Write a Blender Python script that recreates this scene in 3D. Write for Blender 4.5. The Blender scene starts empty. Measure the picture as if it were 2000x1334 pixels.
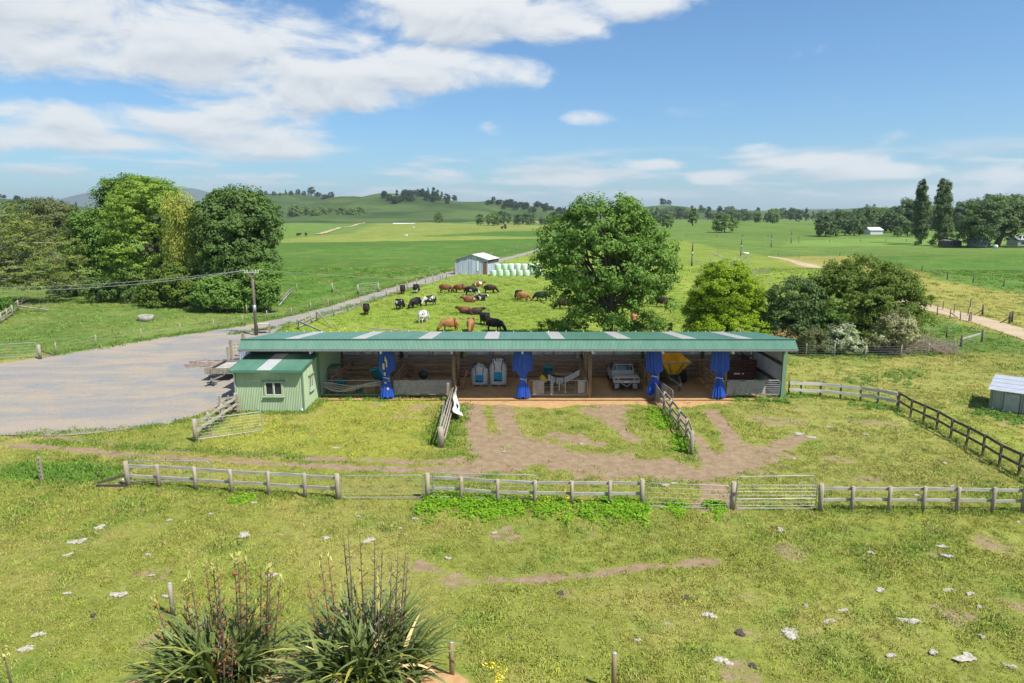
import bpy, bmesh, math, random
import numpy as np
from mathutils import Vector, Matrix

scene = bpy.context.scene
COL = scene.collection
R = math.radians
rng = np.random.default_rng(11)
random.seed(5)

# ---------------------------------------------------------------- camera
PITCH = 10.7
CAMZ = 12.0
FPX = 1333.0                      # focal length in photo pixels (2000 wide)
cam_d = bpy.data.cameras.new('camera')
cam_d.sensor_width = 36.0
cam_d.lens = 36.0 * FPX / 2000.0
cam_d.clip_start = 0.1
cam_d.clip_end = 40000
cam = bpy.data.objects.new('camera', cam_d)
COL.objects.link(cam)
cam.location = (0, 0, CAMZ)
cam.rotation_euler = (R(90 - PITCH), 0, 0)
scene.camera = cam

# ---------------------------------------------------------------- light
SUN_DIR = Vector((0.45, -0.34, 0.83)).normalized()     # towards the sun
SUN_EL = math.asin(SUN_DIR.z)
SUN_AZ = math.atan2(SUN_DIR.x, SUN_DIR.y)
sun_d = bpy.data.lights.new('sun', 'SUN')
sun_d.energy = 4.4
sun_d.angle = R(0.6)
sun_d.color = (1.0, 0.955, 0.87)
sun = bpy.data.objects.new('sun', sun_d)
COL.objects.link(sun)
sun.rotation_euler = (-SUN_DIR).to_track_quat('-Z', 'Y').to_euler()
sun.location = (60, -40, 120)

scene.view_settings.view_transform = 'Standard'
scene.view_settings.look = 'None'
scene.view_settings.exposure = 0.70
scene.view_settings.gamma = 1.0
scene.view_settings.use_curve_mapping = False
scene.render.engine = 'CYCLES'
scene.cycles.max_bounces = 6
scene.cycles.diffuse_bounces = 4
scene.cycles.glossy_bounces = 2
scene.cycles.transmission_bounces = 4
scene.cycles.transparent_max_bounces = 8
scene.cycles.volume_bounces = 0
HAZE = 0.00008
scene.cycles.use_denoising = True
scene.cycles.caustics_reflective = False
scene.cycles.caustics_refractive = False

# ---------------------------------------------------------------- shader expression helper
class E:
    """a socket in a node tree, with arithmetic"""
    def __init__(s, nt, sock): s.nt, s.s = nt, sock
    def _m(s, op, *a, clamp=False):
        n = s.nt.nodes.new('ShaderNodeMath'); n.operation = op; n.use_clamp = clamp
        for i, v in enumerate((s,) + a):
            if isinstance(v, E): s.nt.links.new(v.s, n.inputs[i])
            else: n.inputs[i].default_value = v
        return E(s.nt, n.outputs[0])
    def __add__(s, o): return s._m('ADD', o)
    def __radd__(s, o): return s._m('ADD', o)
    def __sub__(s, o): return s._m('SUBTRACT', o)
    def __rsub__(s, o): return s._m('MULTIPLY', -1.0)._m('ADD', o)
    def __mul__(s, o): return s._m('MULTIPLY', o)
    def __rmul__(s, o): return s._m('MULTIPLY', o)
    def __truediv__(s, o): return s._m('DIVIDE', o)
    def max(s, o): return s._m('MAXIMUM', o)
    def min(s, o): return s._m('MINIMUM', o)
    def pow(s, o): return s._m('POWER', o)
    def clamp(s): return s._m('ADD', 0.0, clamp=True)
    def smooth(s, a, b, lo=0.0, hi=1.0):
        n = s.nt.nodes.new('ShaderNodeMapRange'); n.interpolation_type = 'SMOOTHSTEP'
        s.nt.links.new(s.s, n.inputs[0])
        for i, v in zip((1, 2, 3, 4), (a, b, lo, hi)): n.inputs[i].default_value = v
        return E(s.nt, n.outputs[0])

def comb(nt, x, y, z):
    n = nt.nodes.new('ShaderNodeCombineXYZ')
    for i, v in enumerate((x, y, z)):
        if isinstance(v, E): nt.links.new(v.s, n.inputs[i])
        else: n.inputs[i].default_value = v
    return n.outputs[0]

def noise(nt, vec, scale, detail=4, rough=0.55, dist=0.0):
    n = nt.nodes.new('ShaderNodeTexNoise')
    n.inputs['Scale'].default_value = scale
    n.inputs['Detail'].default_value = detail
    n.inputs['Roughness'].default_value = rough
    n.inputs['Distortion'].default_value = dist
    if vec is not None: nt.links.new(vec, n.inputs['Vector'])
    return E(nt, n.outputs['Fac'])

def mixc(nt, fac, a, b, mode='MIX'):
    n = nt.nodes.new('ShaderNodeMix'); n.data_type = 'RGBA'; n.blend_type = mode
    n.clamp_factor = True
    for sock, v in ((n.inputs[0], fac), (n.inputs[6], a), (n.inputs[7], b)):
        if isinstance(v, E): nt.links.new(v.s, sock)
        elif hasattr(v, 'is_linked'): nt.links.new(v, sock)
        elif isinstance(v, (int, float)): sock.default_value = v
        else: sock.default_value = (*v, 1.0) if len(v) == 3 else v
    return n.outputs[2]

# ---------------------------------------------------------------- world: sky and clouds
def px_dir(px, py):
    c, s = math.cos(R(PITCH)), math.sin(R(PITCH))
    dx, dy = (px - 1000) / FPX, (py - 667) / FPX
    return Vector((dx, c - dy * s, -s - dy * c))

def build_world():
    w = bpy.data.worlds.new('World'); scene.world = w; w.use_nodes = True
    nt = w.node_tree; nt.nodes.clear()
    out = nt.nodes.new('ShaderNodeOutputWorld'); bg = nt.nodes.new('ShaderNodeBackground')
    nt.links.new(bg.outputs[0], out.inputs[0])
    sky = nt.nodes.new('ShaderNodeTexSky'); sky.sky_type = 'NISHITA'; sky.sun_disc = False
    sky.sun_elevation = SUN_EL; sky.sun_rotation = SUN_AZ
    sky.altitude = 50; sky.air_density = 1.0; sky.dust_density = 0.6; sky.ozone_density = 1.6
    tc = nt.nodes.new('ShaderNodeTexCoord')
    sp = nt.nodes.new('ShaderNodeSeparateXYZ'); nt.links.new(tc.outputs['Generated'], sp.inputs[0])
    x, y, z = (E(nt, sp.outputs[i]) for i in range(3))
    el = z._m('ARCSINE') * (180 / math.pi)
    az = x._m('ARCTAN2', y) * (180 / math.pi)
    # wispy warp so that cloud outlines are ragged
    v0 = comb(nt, az * 0.13, el * 0.31, 3.7)
    n_big = noise(nt, v0, 1.0, 8, 0.60, 0.35)
    v1 = comb(nt, az * 0.13, (el + 0.75) * 0.31, 3.7)
    n_up = noise(nt, v1, 1.0, 4, 0.55, 0.35)
    # the large cloud bodies of the day: azimuth, elevation, half widths (degrees), weight
    blobs = []
    def B(px, py, rx, ry, wgt=1.0):
        d = px_dir(px, py); d.normalize()
        blobs.append((math.degrees(math.atan2(d.x, d.y)), math.degrees(math.asin(d.z)), rx * 0.043, ry * 0.043, wgt))
    B(60, 20, 440, 95, 1.15); B(400, 85, 400, 78, 1.1); B(740, 135, 320, 48, 1.15); B(560, 178, 260, 42, .95)
    B(340, 240, 260, 36, .95); B(320, 280, 290, 26, .9); B(150, 225, 70, 30, .9); B(500, 215, 190, 40, .8)
    B(900, 25, 230, 58, 1.1); B(1060, 55, 130, 35, .9); B(1275, 8, 130, 30, .95); B(770, 25, 60, 40, .7)
    B(1150, 229, 42, 15, .50); B(957, 250, 34, 16, .75); B(1485, 293, 50, 16, .8); B(1590, 318, 120, 18, .85)
    B(1680, 335, 140, 16, .8); B(1260, 322, 70, 12, .8); B(1400, 348, 60, 14, .8); B(1960, 345, 90, 20, .8)
    B(1110, 350, 140, 14, .75); B(1850, 375, 160, 14, .7); B(1290, 380, 140, 12, .75); B(860, 345, 60, 12, .7)
    # further clouds of the same kind outside the picture
    for a, e, ra, re in ((-75, 14, 22, 5), (-62, 6, 16, 3), (70, 12, 20, 4), (95, 20, 24, 6), (60, 5, 15, 2), (-120, 18, 30, 7),
                         (150, 15, 30, 6), (-165, 24, 26, 8), (-20, 33, 20, 5), (20, 48, 16, 6), (-60, 45, 22, 8), (120, 42, 26, 9)):
        blobs.append((a, e, ra, re, 1.0))
    def body(elx):
        tot = None
        for a, e, ra, re, wgt in blobs:
            da = (az - a) * (1 / ra); de = (elx - e) * (1 / re)
            f = (1.0 - (da * da + de * de)).max(-1.3) * wgt
            tot = f if tot is None else tot._m('SMOOTH_MAX', f, 0.35)
        return tot
    b0 = body(el)
    dens = b0 * 0.55 + (n_big - 0.5) * 2.2
    mask = dens.smooth(-0.10, 0.50)
    b1 = body(el + 1.0)
    densu = b1 * 0.52 + (n_up - 0.5) * 1.5
    shade = (densu - dens * 0.55).smooth(-0.05, 0.62)          # much cloud above a point: its base, greyer
    # low band of thin flat clouds towards the horizon
    v2 = comb(nt, az * 0.11, el * 0.75, 9.1)
    n_low = noise(nt, v2, 1.0, 6, 0.58, 0.2)
    band = el.smooth(0.2, 1.8) * (1.0 - el.smooth(3.2, 5.6))
    low = n_low.smooth(0.44, 0.62) * band * 0.75
    v3 = comb(nt, az * 0.11, (el + 0.3) * 0.75, 9.1)
    n_low_up = noise(nt, v3, 1.0, 4, 0.55, 0.2)
    lowshade = (n_low_up - n_low * 0.6).smooth(0.1, 0.34)
    # gain on the whole sky colour, then the clouds over it
    skyc = mixc(nt, 1.0, sky.outputs[0], SKY_GAIN, 'MULTIPLY')
    low_c = mixc(nt, lowshade, CLOUD_W, CLOUD_G2)
    c1 = mixc(nt, low, skyc, low_c)
    big_c = mixc(nt, shade, CLOUD_W, CLOUD_G)
    c2 = mixc(nt, mask * 0.94, c1, big_c)
    nt.links.new(c2, bg.inputs[0]); bg.inputs[1].default_value = 0.10
    w.cycles.sampling_method = 'MANUAL'; w.cycles.sample_map_resolution = 512

SKY_GAIN = (0.46, 0.70, 0.90)
CLOUD_W = (5.5, 5.6, 5.65)
CLOUD_G = (3.7, 3.95, 4.3)
CLOUD_G2 = (3.9, 4.2, 4.65)
build_world()

# ---------------------------------------------------------------- numpy value noise
def _hash(ix, iy, seed):
    h = (ix * 374761393 + iy * 668265263 + seed * 1274126177) & 0x7fffffff
    h = ((h ^ (h >> 13)) * 1274126177) & 0x7fffffff
    return ((h ^ (h >> 16)) & 0xffff) / 65535.0
def vnoise(x, y, seed=0):
    x = np.asarray(x, float); y = np.asarray(y, float)
    ix = np.floor(x).astype(np.int64); iy = np.floor(y).astype(np.int64)
    fx = x - ix; fy = y - iy
    fx = fx * fx * (3 - 2 * fx); fy = fy * fy * (3 - 2 * fy)
    a = _hash(ix, iy, seed); b = _hash(ix + 1, iy, seed); c = _hash(ix, iy + 1, seed); d = _hash(ix + 1, iy + 1, seed)
    return (a * (1 - fx) + b * fx) * (1 - fy) + (c * (1 - fx) + d * fx) * fy
def fbm(x, y, scale, seed=0, octv=4):
    t = 0; amp = 0.5; s = scale
    for o in range(octv):
        t = t + amp * vnoise(np.asarray(x) * s, np.asarray(y) * s, seed + o * 17); amp *= 0.5; s *= 2.03
    return t / (1 - 0.5 ** octv)
def sstep(a, b, v):
    t = np.clip((v - a) / (b - a), 0, 1); return t * t * (3 - 2 * t)

# ---------------------------------------------------------------- terrain height
def H(x, y):
    x = np.asarray(x, float); y = np.asarray(y, float)
    d = np.sqrt(x * x + y * y)
    h = (fbm(x, y, 0.05, 3, 3) - 0.5) * 0.35 * sstep(26, 15, np.abs(y - 44) * 0.6 + np.maximum(np.abs(x) - 20, 0) * -0.0) * 0.0
    h = h + (fbm(x, y, 0.02, 5, 3) - 0.5) * 2.0 * sstep(80, 260, d)
    # rolling paddock and bank on the right
    h = h + 2.2 * np.exp(-(((x - 62) / 26) ** 2 + ((y - 118) / 20) ** 2))
    h = h - 1.2 * np.exp(-(((x - 95) / 30) ** 2 + ((y - 165) / 14) ** 2))
    h = h + 4.5 * np.exp(-(((x - 165) / 60) ** 2 + ((y - 480) / 60) ** 2))
    h = h + 1.0 * np.exp(-(((x + 130) / 90) ** 2 + ((y - 460) / 90) ** 2))
    h = h + 1.5 * np.exp(-(((x + 10) / 80) ** 2 + ((y - 420) / 80) ** 2))
    # slight rise in the left paddock
    h = h + 0.7 * np.exp(-(((x + 52) / 18) ** 2 + ((y - 78) / 14) ** 2))
    return h

HILLS = []
def add_hill(px, py, dist, wpx, depth, k=1.0):
    HILLS.append(((px - 1000) / FPX * dist, dist, (418 - py) / FPX * dist + 12, wpx / FPX * dist, depth, k))
for a in ((520, 388, 1500, 60, 240), (600, 386, 1650, 70, 260), (690, 386, 1500, 55, 220), (765, 383, 1450, 50, 260), (835, 388, 1400, 55, 230),
          (905, 400, 1300, 60, 200), (965, 397, 1500, 42, 200), (1035, 406, 1450, 45, 200), (1095, 411, 1600, 40, 200),
          (-60, 380, 1200, 70, 200), (25, 389, 1150, 42, 180), (75, 398, 1050, 55, 150), (130, 405, 1150, 50, 150),
          (1300, 404, 1700, 42, 220), (1352, 410, 1900, 40, 260), (1240, 411, 1900, 50, 260), (1450, 413, 2300, 90, 300), (1560, 413, 2600, 100, 300),
          (1685, 408, 3000, 45, 350), (1745, 411, 3100, 60, 350), (1860, 410, 3000, 90, 350), (2080, 405, 2600, 120, 350)):
    add_hill(*a)
MOUNT = []
for px, py, dist, wpx in ((170, 392, 9000, 60), (225, 383, 9200, 45), (275, 392, 9400, 60), (385, 374, 9000, 42), (330, 390, 9000, 60), (440, 392, 9300, 70),
                          (1620, 410, 8000, 120), (2300, 395, 9000, 160), (-200, 385, 9000, 140)):
    MOUNT.append(((px - 1000) / FPX * dist, dist, (418 - py) / FPX * dist + 12, wpx / FPX * dist, 700))
def HILL(x, y):
    x = np.asarray(x, float); y = np.asarray(y, float)
    t = np.zeros_like(x + y)
    for hx, hy, hh, w, dp, k in HILLS:
        t = t + (hh ** 3) * np.exp(-1.5 * (np.abs((x - hx) / w) ** 2.2 + ((y - hy) / dp) ** 2))
    t = np.cbrt(t)
    return t + (fbm(x, y, 0.006, 41, 4) - 0.5) * 0.34 * t - 1.5

# ---------------------------------------------------------------- photo point -> place on the ground
def P(px, py, z=0.0):
    d = px_dir(px, py)
    h = 0.0
    if d.z > -0.004: d.z = -0.004
    for _ in range(5):
        t = (CAMZ - h - z) / -d.z
        h = float(H(d.x * t, d.y * t))
        if d.y * t > 900: break
    return Vector((d.x * t, d.y * t, h + z))
def V(px, py, y):
    d = px_dir(px, py); t = y / d.y
    return Vector((d.x * t, y, CAMZ + d.z * t))
def onG(x, y, z=0.0): return Vector((x, y, float(H(x, y)) + z))

# ---------------------------------------------------------------- materials
MATS = {}
LEAF_K = 1.8
def mat(name, col, rough=0.7, metal=0.0, col2=None, scale=3.0, amt=0.5, bump=0.0, bscale=20.0, stretch=(1, 1, 1), spec=0.3, trans=0.0, detail=4, lo=0.35, hi=0.68, world=False):
    m = bpy.data.materials.new(name); m.use_nodes = True
    nt = m.node_tree; b = nt.nodes['Principled BSDF']
    b.inputs['Roughness'].default_value = rough; b.inputs['Metallic'].default_value = metal
    b.inputs['Specular IOR Level'].default_value = spec
    b.inputs['Base Color'].default_value = (*col, 1)
    if world:
        vec = nt.nodes.new('ShaderNodeNewGeometry').outputs['Position']
    else:
        tc = nt.nodes.new('ShaderNodeTexCoord'); vec = tc.outputs['Object']
    mp = nt.nodes.new('ShaderNodeMapping'); mp.inputs['Scale'].default_value = stretch
    nt.links.new(vec, mp.inputs[0])
    if col2 is not None:
        f = noise(nt, mp.outputs[0], scale, detail, 0.6).smooth(lo, hi) * amt
        c = mixc(nt, f, col, col2)
        nt.links.new(c, b.inputs['Base Color'])
    if bump > 0:
        nb = noise(nt, mp.outputs[0], bscale, 4, 0.6)
        bn = nt.nodes.new('ShaderNodeBump'); bn.inputs['Strength'].default_value = bump; bn.inputs['Distance'].default_value = 0.05
        nt.links.new(nb.s, bn.inputs['Height']); nt.links.new(bn.outputs[0], b.inputs['Normal'])
    MATS[name] = m
    return m

def leaf_mat(name, c1, c2, trans=0.3, scale=0.6, up=0.0, gloss=0.0):
    """foliage: diffuse + translucent, colour varying in clumps and from leaf to leaf"""
    m = bpy.data.materials.new(name); m.use_nodes = True
    nt = m.node_tree; nt.nodes.clear()
    out = nt.nodes.new('ShaderNodeOutputMaterial')
    g = nt.nodes.new('ShaderNodeNewGeometry')
    f = noise(nt, g.outputs['Position'], scale, 3, 0.6).smooth(0.3, 0.7)
    rnd = E(nt, g.outputs['Random Per Island']); c1 = tuple(k * LEAF_K for k in c1); c2 = tuple(k * LEAF_K for k in c2)
    f = (f * 0.55 + rnd * 0.45)
    c = mixc(nt, f, c1, c2)
    d = nt.nodes.new('ShaderNodeBsdfPrincipled'); d.inputs['Roughness'].default_value = 0.5 if gloss else 0.7
    d.inputs['Specular IOR Level'].default_value = 0.35 if gloss else 0.15
    t = nt.nodes.new('ShaderNodeBsdfTranslucent')
    ct = mixc(nt, 1.0, c, (1.15, 1.25, 0.55), 'MULTIPLY')
    nt.links.new(c, d.inputs['Base Color']); nt.links.new(ct, t.inputs['Color'])
    mx = nt.nodes.new('ShaderNodeMixShader'); mx.inputs[0].default_value = trans
    nt.links.new(d.outputs[0], mx.inputs[1]); nt.links.new(t.outputs[0], mx.inputs[2])
    nt.links.new(mx.outputs[0], out.inputs[0])
    MATS[name] = m
    return m

# ---------------------------------------------------------------- object helpers
def tag(o, label=None, cat=None, group=None, kind=None):
    if label: o['label'] = label
    if cat: o['category'] = cat
    if group: o['group'] = group
    if kind: o['kind'] = kind
    return o
def thing(name, loc, label, cat, group=None, rz=0.0):
    o = bpy.data.objects.new(name, None); COL.objects.link(o)
    o.empty_display_size = 0.3
    o.location = loc; o.rotation_euler = (0, 0, rz)
    return tag(o, label, cat, group)
def root_loc(o):
    v = Vector((0, 0, 0))
    while o is not None: v = v + o.location; o = o.parent
    return v
def mesh_np(name, V_, F_, smooth=False):
    """fast mesh from numpy arrays, F_ (n,k)"""
    me = bpy.data.meshes.new(name)
    V_ = np.asarray(V_, np.float32); F_ = np.asarray(F_, np.int32)
    n, k = F_.shape
    me.vertices.add(len(V_)); me.vertices.foreach_set('co', V_.ravel())
    me.loops.add(n * k); me.loops.foreach_set('vertex_index', F_.ravel())
    me.polygons.add(n); me.polygons.foreach_set('loop_start', np.arange(0, n * k, k, dtype=np.int32))
    me.polygons.foreach_set('loop_total', np.full(n, k, np.int32))
    if smooth: me.polygons.foreach_set('use_smooth', np.ones(n, bool))
    me.update(calc_edges=True)
    return me
def link(name, me, m=None, parent=None, loc=(0, 0, 0), rot=(0, 0, 0)):
    o = bpy.data.objects.new(name, me); COL.objects.link(o)
    if m is not None and not me.materials: me.materials.append(MATS[m] if isinstance(m, str) else m)
    o.parent = parent; o.location = loc; o.rotation_euler = rot
    return o
def copy_tree(o, parent=None):
    c = o.copy(); COL.objects.link(c); c.parent = parent
    for ch in list(o.children): copy_tree(ch, c)
    return c

class MB:
    """collects boxes, bars and tubes; build() makes ONE mesh object"""
    def __init__(s): s.v = []; s.f = []; s.sm = []
    def add(s, vs, fs, smooth=False):
        b = len(s.v); s.v += [tuple(v) for v in vs]
        s.f += [tuple(i + b for i in f) for f in fs]; s.sm += [smooth] * len(fs)
        return s
    def box(s, c, size, rz=0.0, rx=0.0):
        x, y, z = (k / 2 for k in size)
        M = Matrix.Rotation(rz, 3, 'Z') @ Matrix.Rotation(rx, 3, 'X'); c = Vector(c)
        vs = [c + M @ Vector(p) for p in ((-x, -y, -z), (x, -y, -z), (x, y, -z), (-x, y, -z), (-x, -y, z), (x, -y, z), (x, y, z), (-x, y, z))]
        return s.add(vs, ((3, 2, 1, 0), (4, 5, 6, 7), (0, 1, 5, 4), (1, 2, 6, 5), (2, 3, 7, 6), (3, 0, 4, 7)))
    def beam(s, a, b, w, h, up=(0, 0, 1)):
        a = Vector(a); b = Vector(b); d = (b - a).normalized(); u = Vector(up)
        sd = d.cross(u)
        if sd.length < 1e-4: sd = Vector((1, 0, 0))
        sd.normalize(); u = sd.cross(d).normalized()
        sd = sd * (w / 2); u = u * (h / 2)
        vs = [a - sd - u, a + sd - u, a + sd + u, a - sd + u, b - sd - u, b + sd - u, b + sd + u, b - sd + u]
        return s.add(vs, ((0, 1, 2, 3), (7, 6, 5, 4), (1, 0, 4, 5), (2, 1, 5, 6), (3, 2, 6, 7), (0, 3, 7, 4)))
    def tube(s, pts, r, n=6, cap=True, smooth=True):
        pts = [Vector(p) for p in pts]; rs = r if isinstance(r, (list, tuple)) else [r] * len(pts)
        vs = []; fs = []; ref = None
        for i, p in enumerate(pts):
            d = (pts[min(i + 1, len(pts) - 1)] - pts[max(i - 1, 0)])
            d = d.normalized() if d.length > 1e-9 else Vector((0, 0, 1))
            if ref is None: ref = Vector((1, 0, 0)) if abs(d.x) < 0.9 else Vector((0, 1, 0))
            a = (ref - d * ref.dot(d))
            if a.length < 1e-4: a = d.orthogonal()
            a.normalize(); ref = a; b = d.cross(a)
            for k in range(n):
                t = 2 * math.pi * k / n; vs.append(p + (a * math.cos(t) + b * math.sin(t)) * rs[i])
        for i in range(len(pts) - 1):
            for k in range(n):
                k2 = (k + 1) % n; fs.append((i * n + k, i * n + k2, (i + 1) * n + k2, (i + 1) * n + k))
        b0 = len(s.v); s.add(vs, fs, smooth)
        if cap:
            s.f.append(tuple(b0 + k for k in reversed(range(n)))); s.sm.append(False)
            e = b0 + (len(pts) - 1) * n; s.f.append(tuple(e + k for k in range(n))); s.sm.append(False)
        return s
    def lathe(s, prof, c=(0, 0, 0), n=16, ax='z'):
        vs = []; fs = []; c = Vector(c)
        for r, h in prof:
            for k in range(n):
                t = 2 * math.pi * k / n; q = (r * math.cos(t), r * math.sin(t), h)
                if ax == 'x': q = (q[2], q[0], q[1])
                elif ax == 'y': q = (q[1], q[2], q[0])
                vs.append(c + Vector(q))
        for i in range(len(prof) - 1):
            for k in range(n):
                k2 = (k + 1) % n; fs.append((i * n + k, i * n + k2, (i + 1) * n + k2, (i + 1) * n + k))
        b0 = len(s.v); s.add(vs, fs, True)
        s.f.append(tuple(b0 + k for k in reversed(range(n)))); s.sm.append(False)
        e = b0 + (len(prof) - 1) * n; s.f.append(tuple(e + k for k in range(n))); s.sm.append(False)
        return s
    def sheet(s, p00, p10, p11, p01, pitch=0.1, depth=0.016, m=1):
        """corrugated sheet; ribs run from p00 to p01"""
        p00, p10, p11, p01 = (Vector(p) for p in (p00, p10, p11, p01))
        L = (p10 - p00).length; n = max(2, int(round(L / pitch)) * 4)
        nrm = (p10 - p00).cross(p01 - p00).normalized()
        vs = []; fs = []
        for i in range(n + 1):
            u = i / n; o = nrm * (depth * (0.0, 1.0, 0.0, -1.0)[i % 4])
            for j in range(m + 1):
                v = j / m; vs.append((p00 * (1 - u) + p10 * u) * (1 - v) + (p01 * (1 - u) + p11 * u) * v + o)
        for i in range(n):
            for j in range(m):
                a = i * (m + 1) + j; fs.append((a, a + m + 1, a + m + 2, a + 1))
        return s.add(vs, fs)
    def quad(s, a, b, c, d): return s.add([a, b, c, d], [(0, 1, 2, 3)])
    def prism(s, poly, axis, a, b):
        """extrude a polygon (list of 2D) along an axis from a to b"""
        def q(p, t):
            return {'x': (t, p[0], p[1]), 'y': (p[0], t, p[1]), 'z': (p[0], p[1], t)}[axis]
        n = len(poly); vs = [q(p, a) for p in poly] + [q(p, b) for p in poly]
        fs = [tuple(reversed(range(n))), tuple(range(n, 2 * n))] + [(i, (i + 1) % n, n + (i + 1) % n, n + i) for i in range(n)]
        return s.add(vs, fs)
    def mesh(s, name, off=(0, 0, 0)):
        me = bpy.data.meshes.new(name); o = Vector(off)
        me.from_pydata([tuple(Vector(v) - o) for v in s.v], [], s.f)
        me.polygons.foreach_set('use_smooth', s.sm); me.update()
        return me
    def build(s, name, m, parent=None, world=True):
        off = root_loc(parent) if (parent is not None and world) else Vector((0, 0, 0))
        me = s.mesh(name, off)
        bm = bmesh.new(); bm.from_mesh(me); bmesh.ops.recalc_face_normals(bm, faces=bm.faces); bm.to_mesh(me); bm.free()
        return link(name, me, m, parent)

# ================================================================ materials
mat('wood_grey', (0.36, 0.31, 0.235), 0.85, col2=(0.20, 0.17, 0.125), scale=5, stretch=(1, 1, 0.25), amt=0.9, bump=0.3, bscale=30)
mat('rail_grey', (0.46, 0.43, 0.375), 0.85, col2=(0.29, 0.26, 0.21), scale=3, stretch=(0.5, 0.5, 3), amt=0.9, bump=0.25, bscale=25)
mat('rail_pale', (0.66, 0.63, 0.57), 0.85, col2=(0.48, 0.45, 0.39), scale=3, stretch=(0.5, 0.5, 3), amt=0.9)
mat('wood_dark', (0.085, 0.072, 0.058), 0.8, col2=(0.14, 0.12, 0.095), scale=4, amt=0.8)
mat('wood_pen', (0.36, 0.245, 0.155), 0.85, col2=(0.21, 0.135, 0.085), scale=2.5, stretch=(0.6, 0.6, 4), amt=0.9, bump=0.2)
mat('wood_pole', (0.27, 0.20, 0.115), 0.85, col2=(0.16, 0.11, 0.065), scale=3, stretch=(2, 2, 0.4), amt=0.9)
mat('roof_green', (0.068, 0.172, 0.118), 0.45, col2=(0.095, 0.205, 0.145), scale=0.9, stretch=(2.5, .5, 1), amt=0.9, spec=0.4, detail=8)
mat('wall_green', (0.39, 0.485, 0.305), 0.5, col2=(0.33, 0.41, 0.26), scale=1.6, stretch=(2.5, 2.5, .4), amt=0.9, spec=0.3, detail=8)
mat('trim_green', (0.17, 0.27, 0.18), 0.5, spec=0.4)
m_ = mat('skylight_sheet', (0.86, 0.86, 0.86), 0.4, col2=(0.76, 0.77, 0.77), scale=1.5, amt=0.8, spec=0.4)
_nt = m_.node_tree; _t = _nt.nodes.new('ShaderNodeBsdfTranslucent'); _t.inputs[0].default_value = (.95, .95, .93, 1); _mx = _nt.nodes.new('ShaderNodeMixShader'); _mx.inputs[0].default_value = .55   # milky sheet lets daylight through
_nt.links.new(_nt.nodes['Principled BSDF'].outputs[0], _mx.inputs[1]); _nt.links.new(_t.outputs[0], _mx.inputs[2]); _nt.links.new(_mx.outputs[0], _nt.nodes['Material Output'].inputs[0])
mat('white_paint', (0.74, 0.74, 0.72), 0.5)
mat('galvanised', (0.38, 0.39, 0.39), 0.45, 0.35, col2=(0.27, 0.28, 0.28), scale=4, amt=0.6)
mat('wall_zinc', (0.56, 0.58, 0.61), 0.5, 0.1, col2=(0.44, 0.46, 0.49), scale=1.4, stretch=(1, 1, 0.5), amt=0.9)
mat('tin_pale', (0.50, 0.55, 0.62), 0.45, 0.25, col2=(0.33, 0.38, 0.46), scale=1.2, stretch=(2.2, 1, 0.15), amt=0.9, lo=0.4, hi=0.6)
mat('tin_roof', (0.64, 0.60, 0.57), 0.5, 0.1, col2=(0.45, 0.21, 0.12), scale=0.55, stretch=(1, 1, 1), amt=0.85, lo=0.52, hi=0.66)
mat('tin_hut', (0.30, 0.34, 0.38), 0.38, 0.55, col2=(0.17, 0.19, 0.22), scale=2.0, stretch=(3, 3, 0.3), amt=0.9)
mat('tin_hut_roof', (0.52, 0.55, 0.60), 0.4, 0.3, col2=(0.42, 0.44, 0.48), scale=1.2, stretch=(1, 4, 1), amt=0.9)
mat('rust_door', (0.20, 0.10, 0.06), 0.85, col2=(0.12, 0.06, 0.04), scale=3, amt=0.8)
mat('dark_board', (0.075, 0.06, 0.045), 0.9)
mat('steel_grey', (0.28, 0.28, 0.28), 0.5, 0.3, col2=(0.20, 0.19, 0.18), scale=6, amt=0.7)
mat('black_steel', (0.03, 0.03, 0.032), 0.5)
mat('rubber', (0.022, 0.022, 0.023), 0.85)
mat('glass_dark', (0.025, 0.032, 0.038), 0.08, spec=0.6)
mat('glass_green', (0.05, 0.085, 0.085), 0.08, spec=0.6)
mat('tarp_blue', (0.008, 0.055, 0.36), 0.34, col2=(0.03, 0.11, 0.48), scale=3.0, stretch=(2, 2, 0.5), amt=0.7, spec=0.5)
mat('tarp_faded', (0.10, 0.17, 0.42), 0.6, col2=(0.20, 0.26, 0.45), scale=4, amt=0.8)
mat('rope', (0.62, 0.66, 0.72), 0.8)
mat('print_yellow', (0.68, 0.48, 0.10), 0.7, col2=(0.75, 0.62, 0.45), scale=8, amt=0.9)
mat('cloth_shade', (0.36, 0.32, 0.28), 0.95, col2=(0.26, 0.225, 0.195), scale=5, amt=0.9, bump=0.5, bscale=9)
mat('cloth_pale', (0.62, 0.66, 0.64), 0.8, col2=(0.50, 0.55, 0.53), scale=5, amt=0.8, bump=0.4, bscale=10)
mat('yellow_paint', (0.82, 0.47, 0.012), 0.42, col2=(0.62, 0.33, 0.012), scale=1.8, amt=0.8, spec=0.4)
mat('yellow_plastic', (0.72, 0.52, 0.02), 0.4)
mat('maroon_wood', (0.095, 0.035, 0.024), 0.7, col2=(0.06, 0.022, 0.016), scale=2.2, amt=0.9)
mat('bag_white', (0.62, 0.62, 0.60), 0.75, col2=(0.50, 0.50, 0.49), scale=5, amt=0.7, bump=0.5, bscale=7)
mat('bag_blue', (0.03, 0.32, 0.50), 0.5, col2=(0.02, 0.22, 0.42), scale=3, amt=0.5)
mat('bag_dark_blue', (0.012, 0.045, 0.22), 0.6)
mat('loop_blue', (0.03, 0.06, 0.24), 0.7)
mat('ute_silver', (0.48, 0.475, 0.46), 0.42, 0.1, col2=(0.36, 0.35, 0.335), scale=3, amt=0.7)
mat('ute_dark', (0.045, 0.045, 0.05), 0.45)
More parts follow.
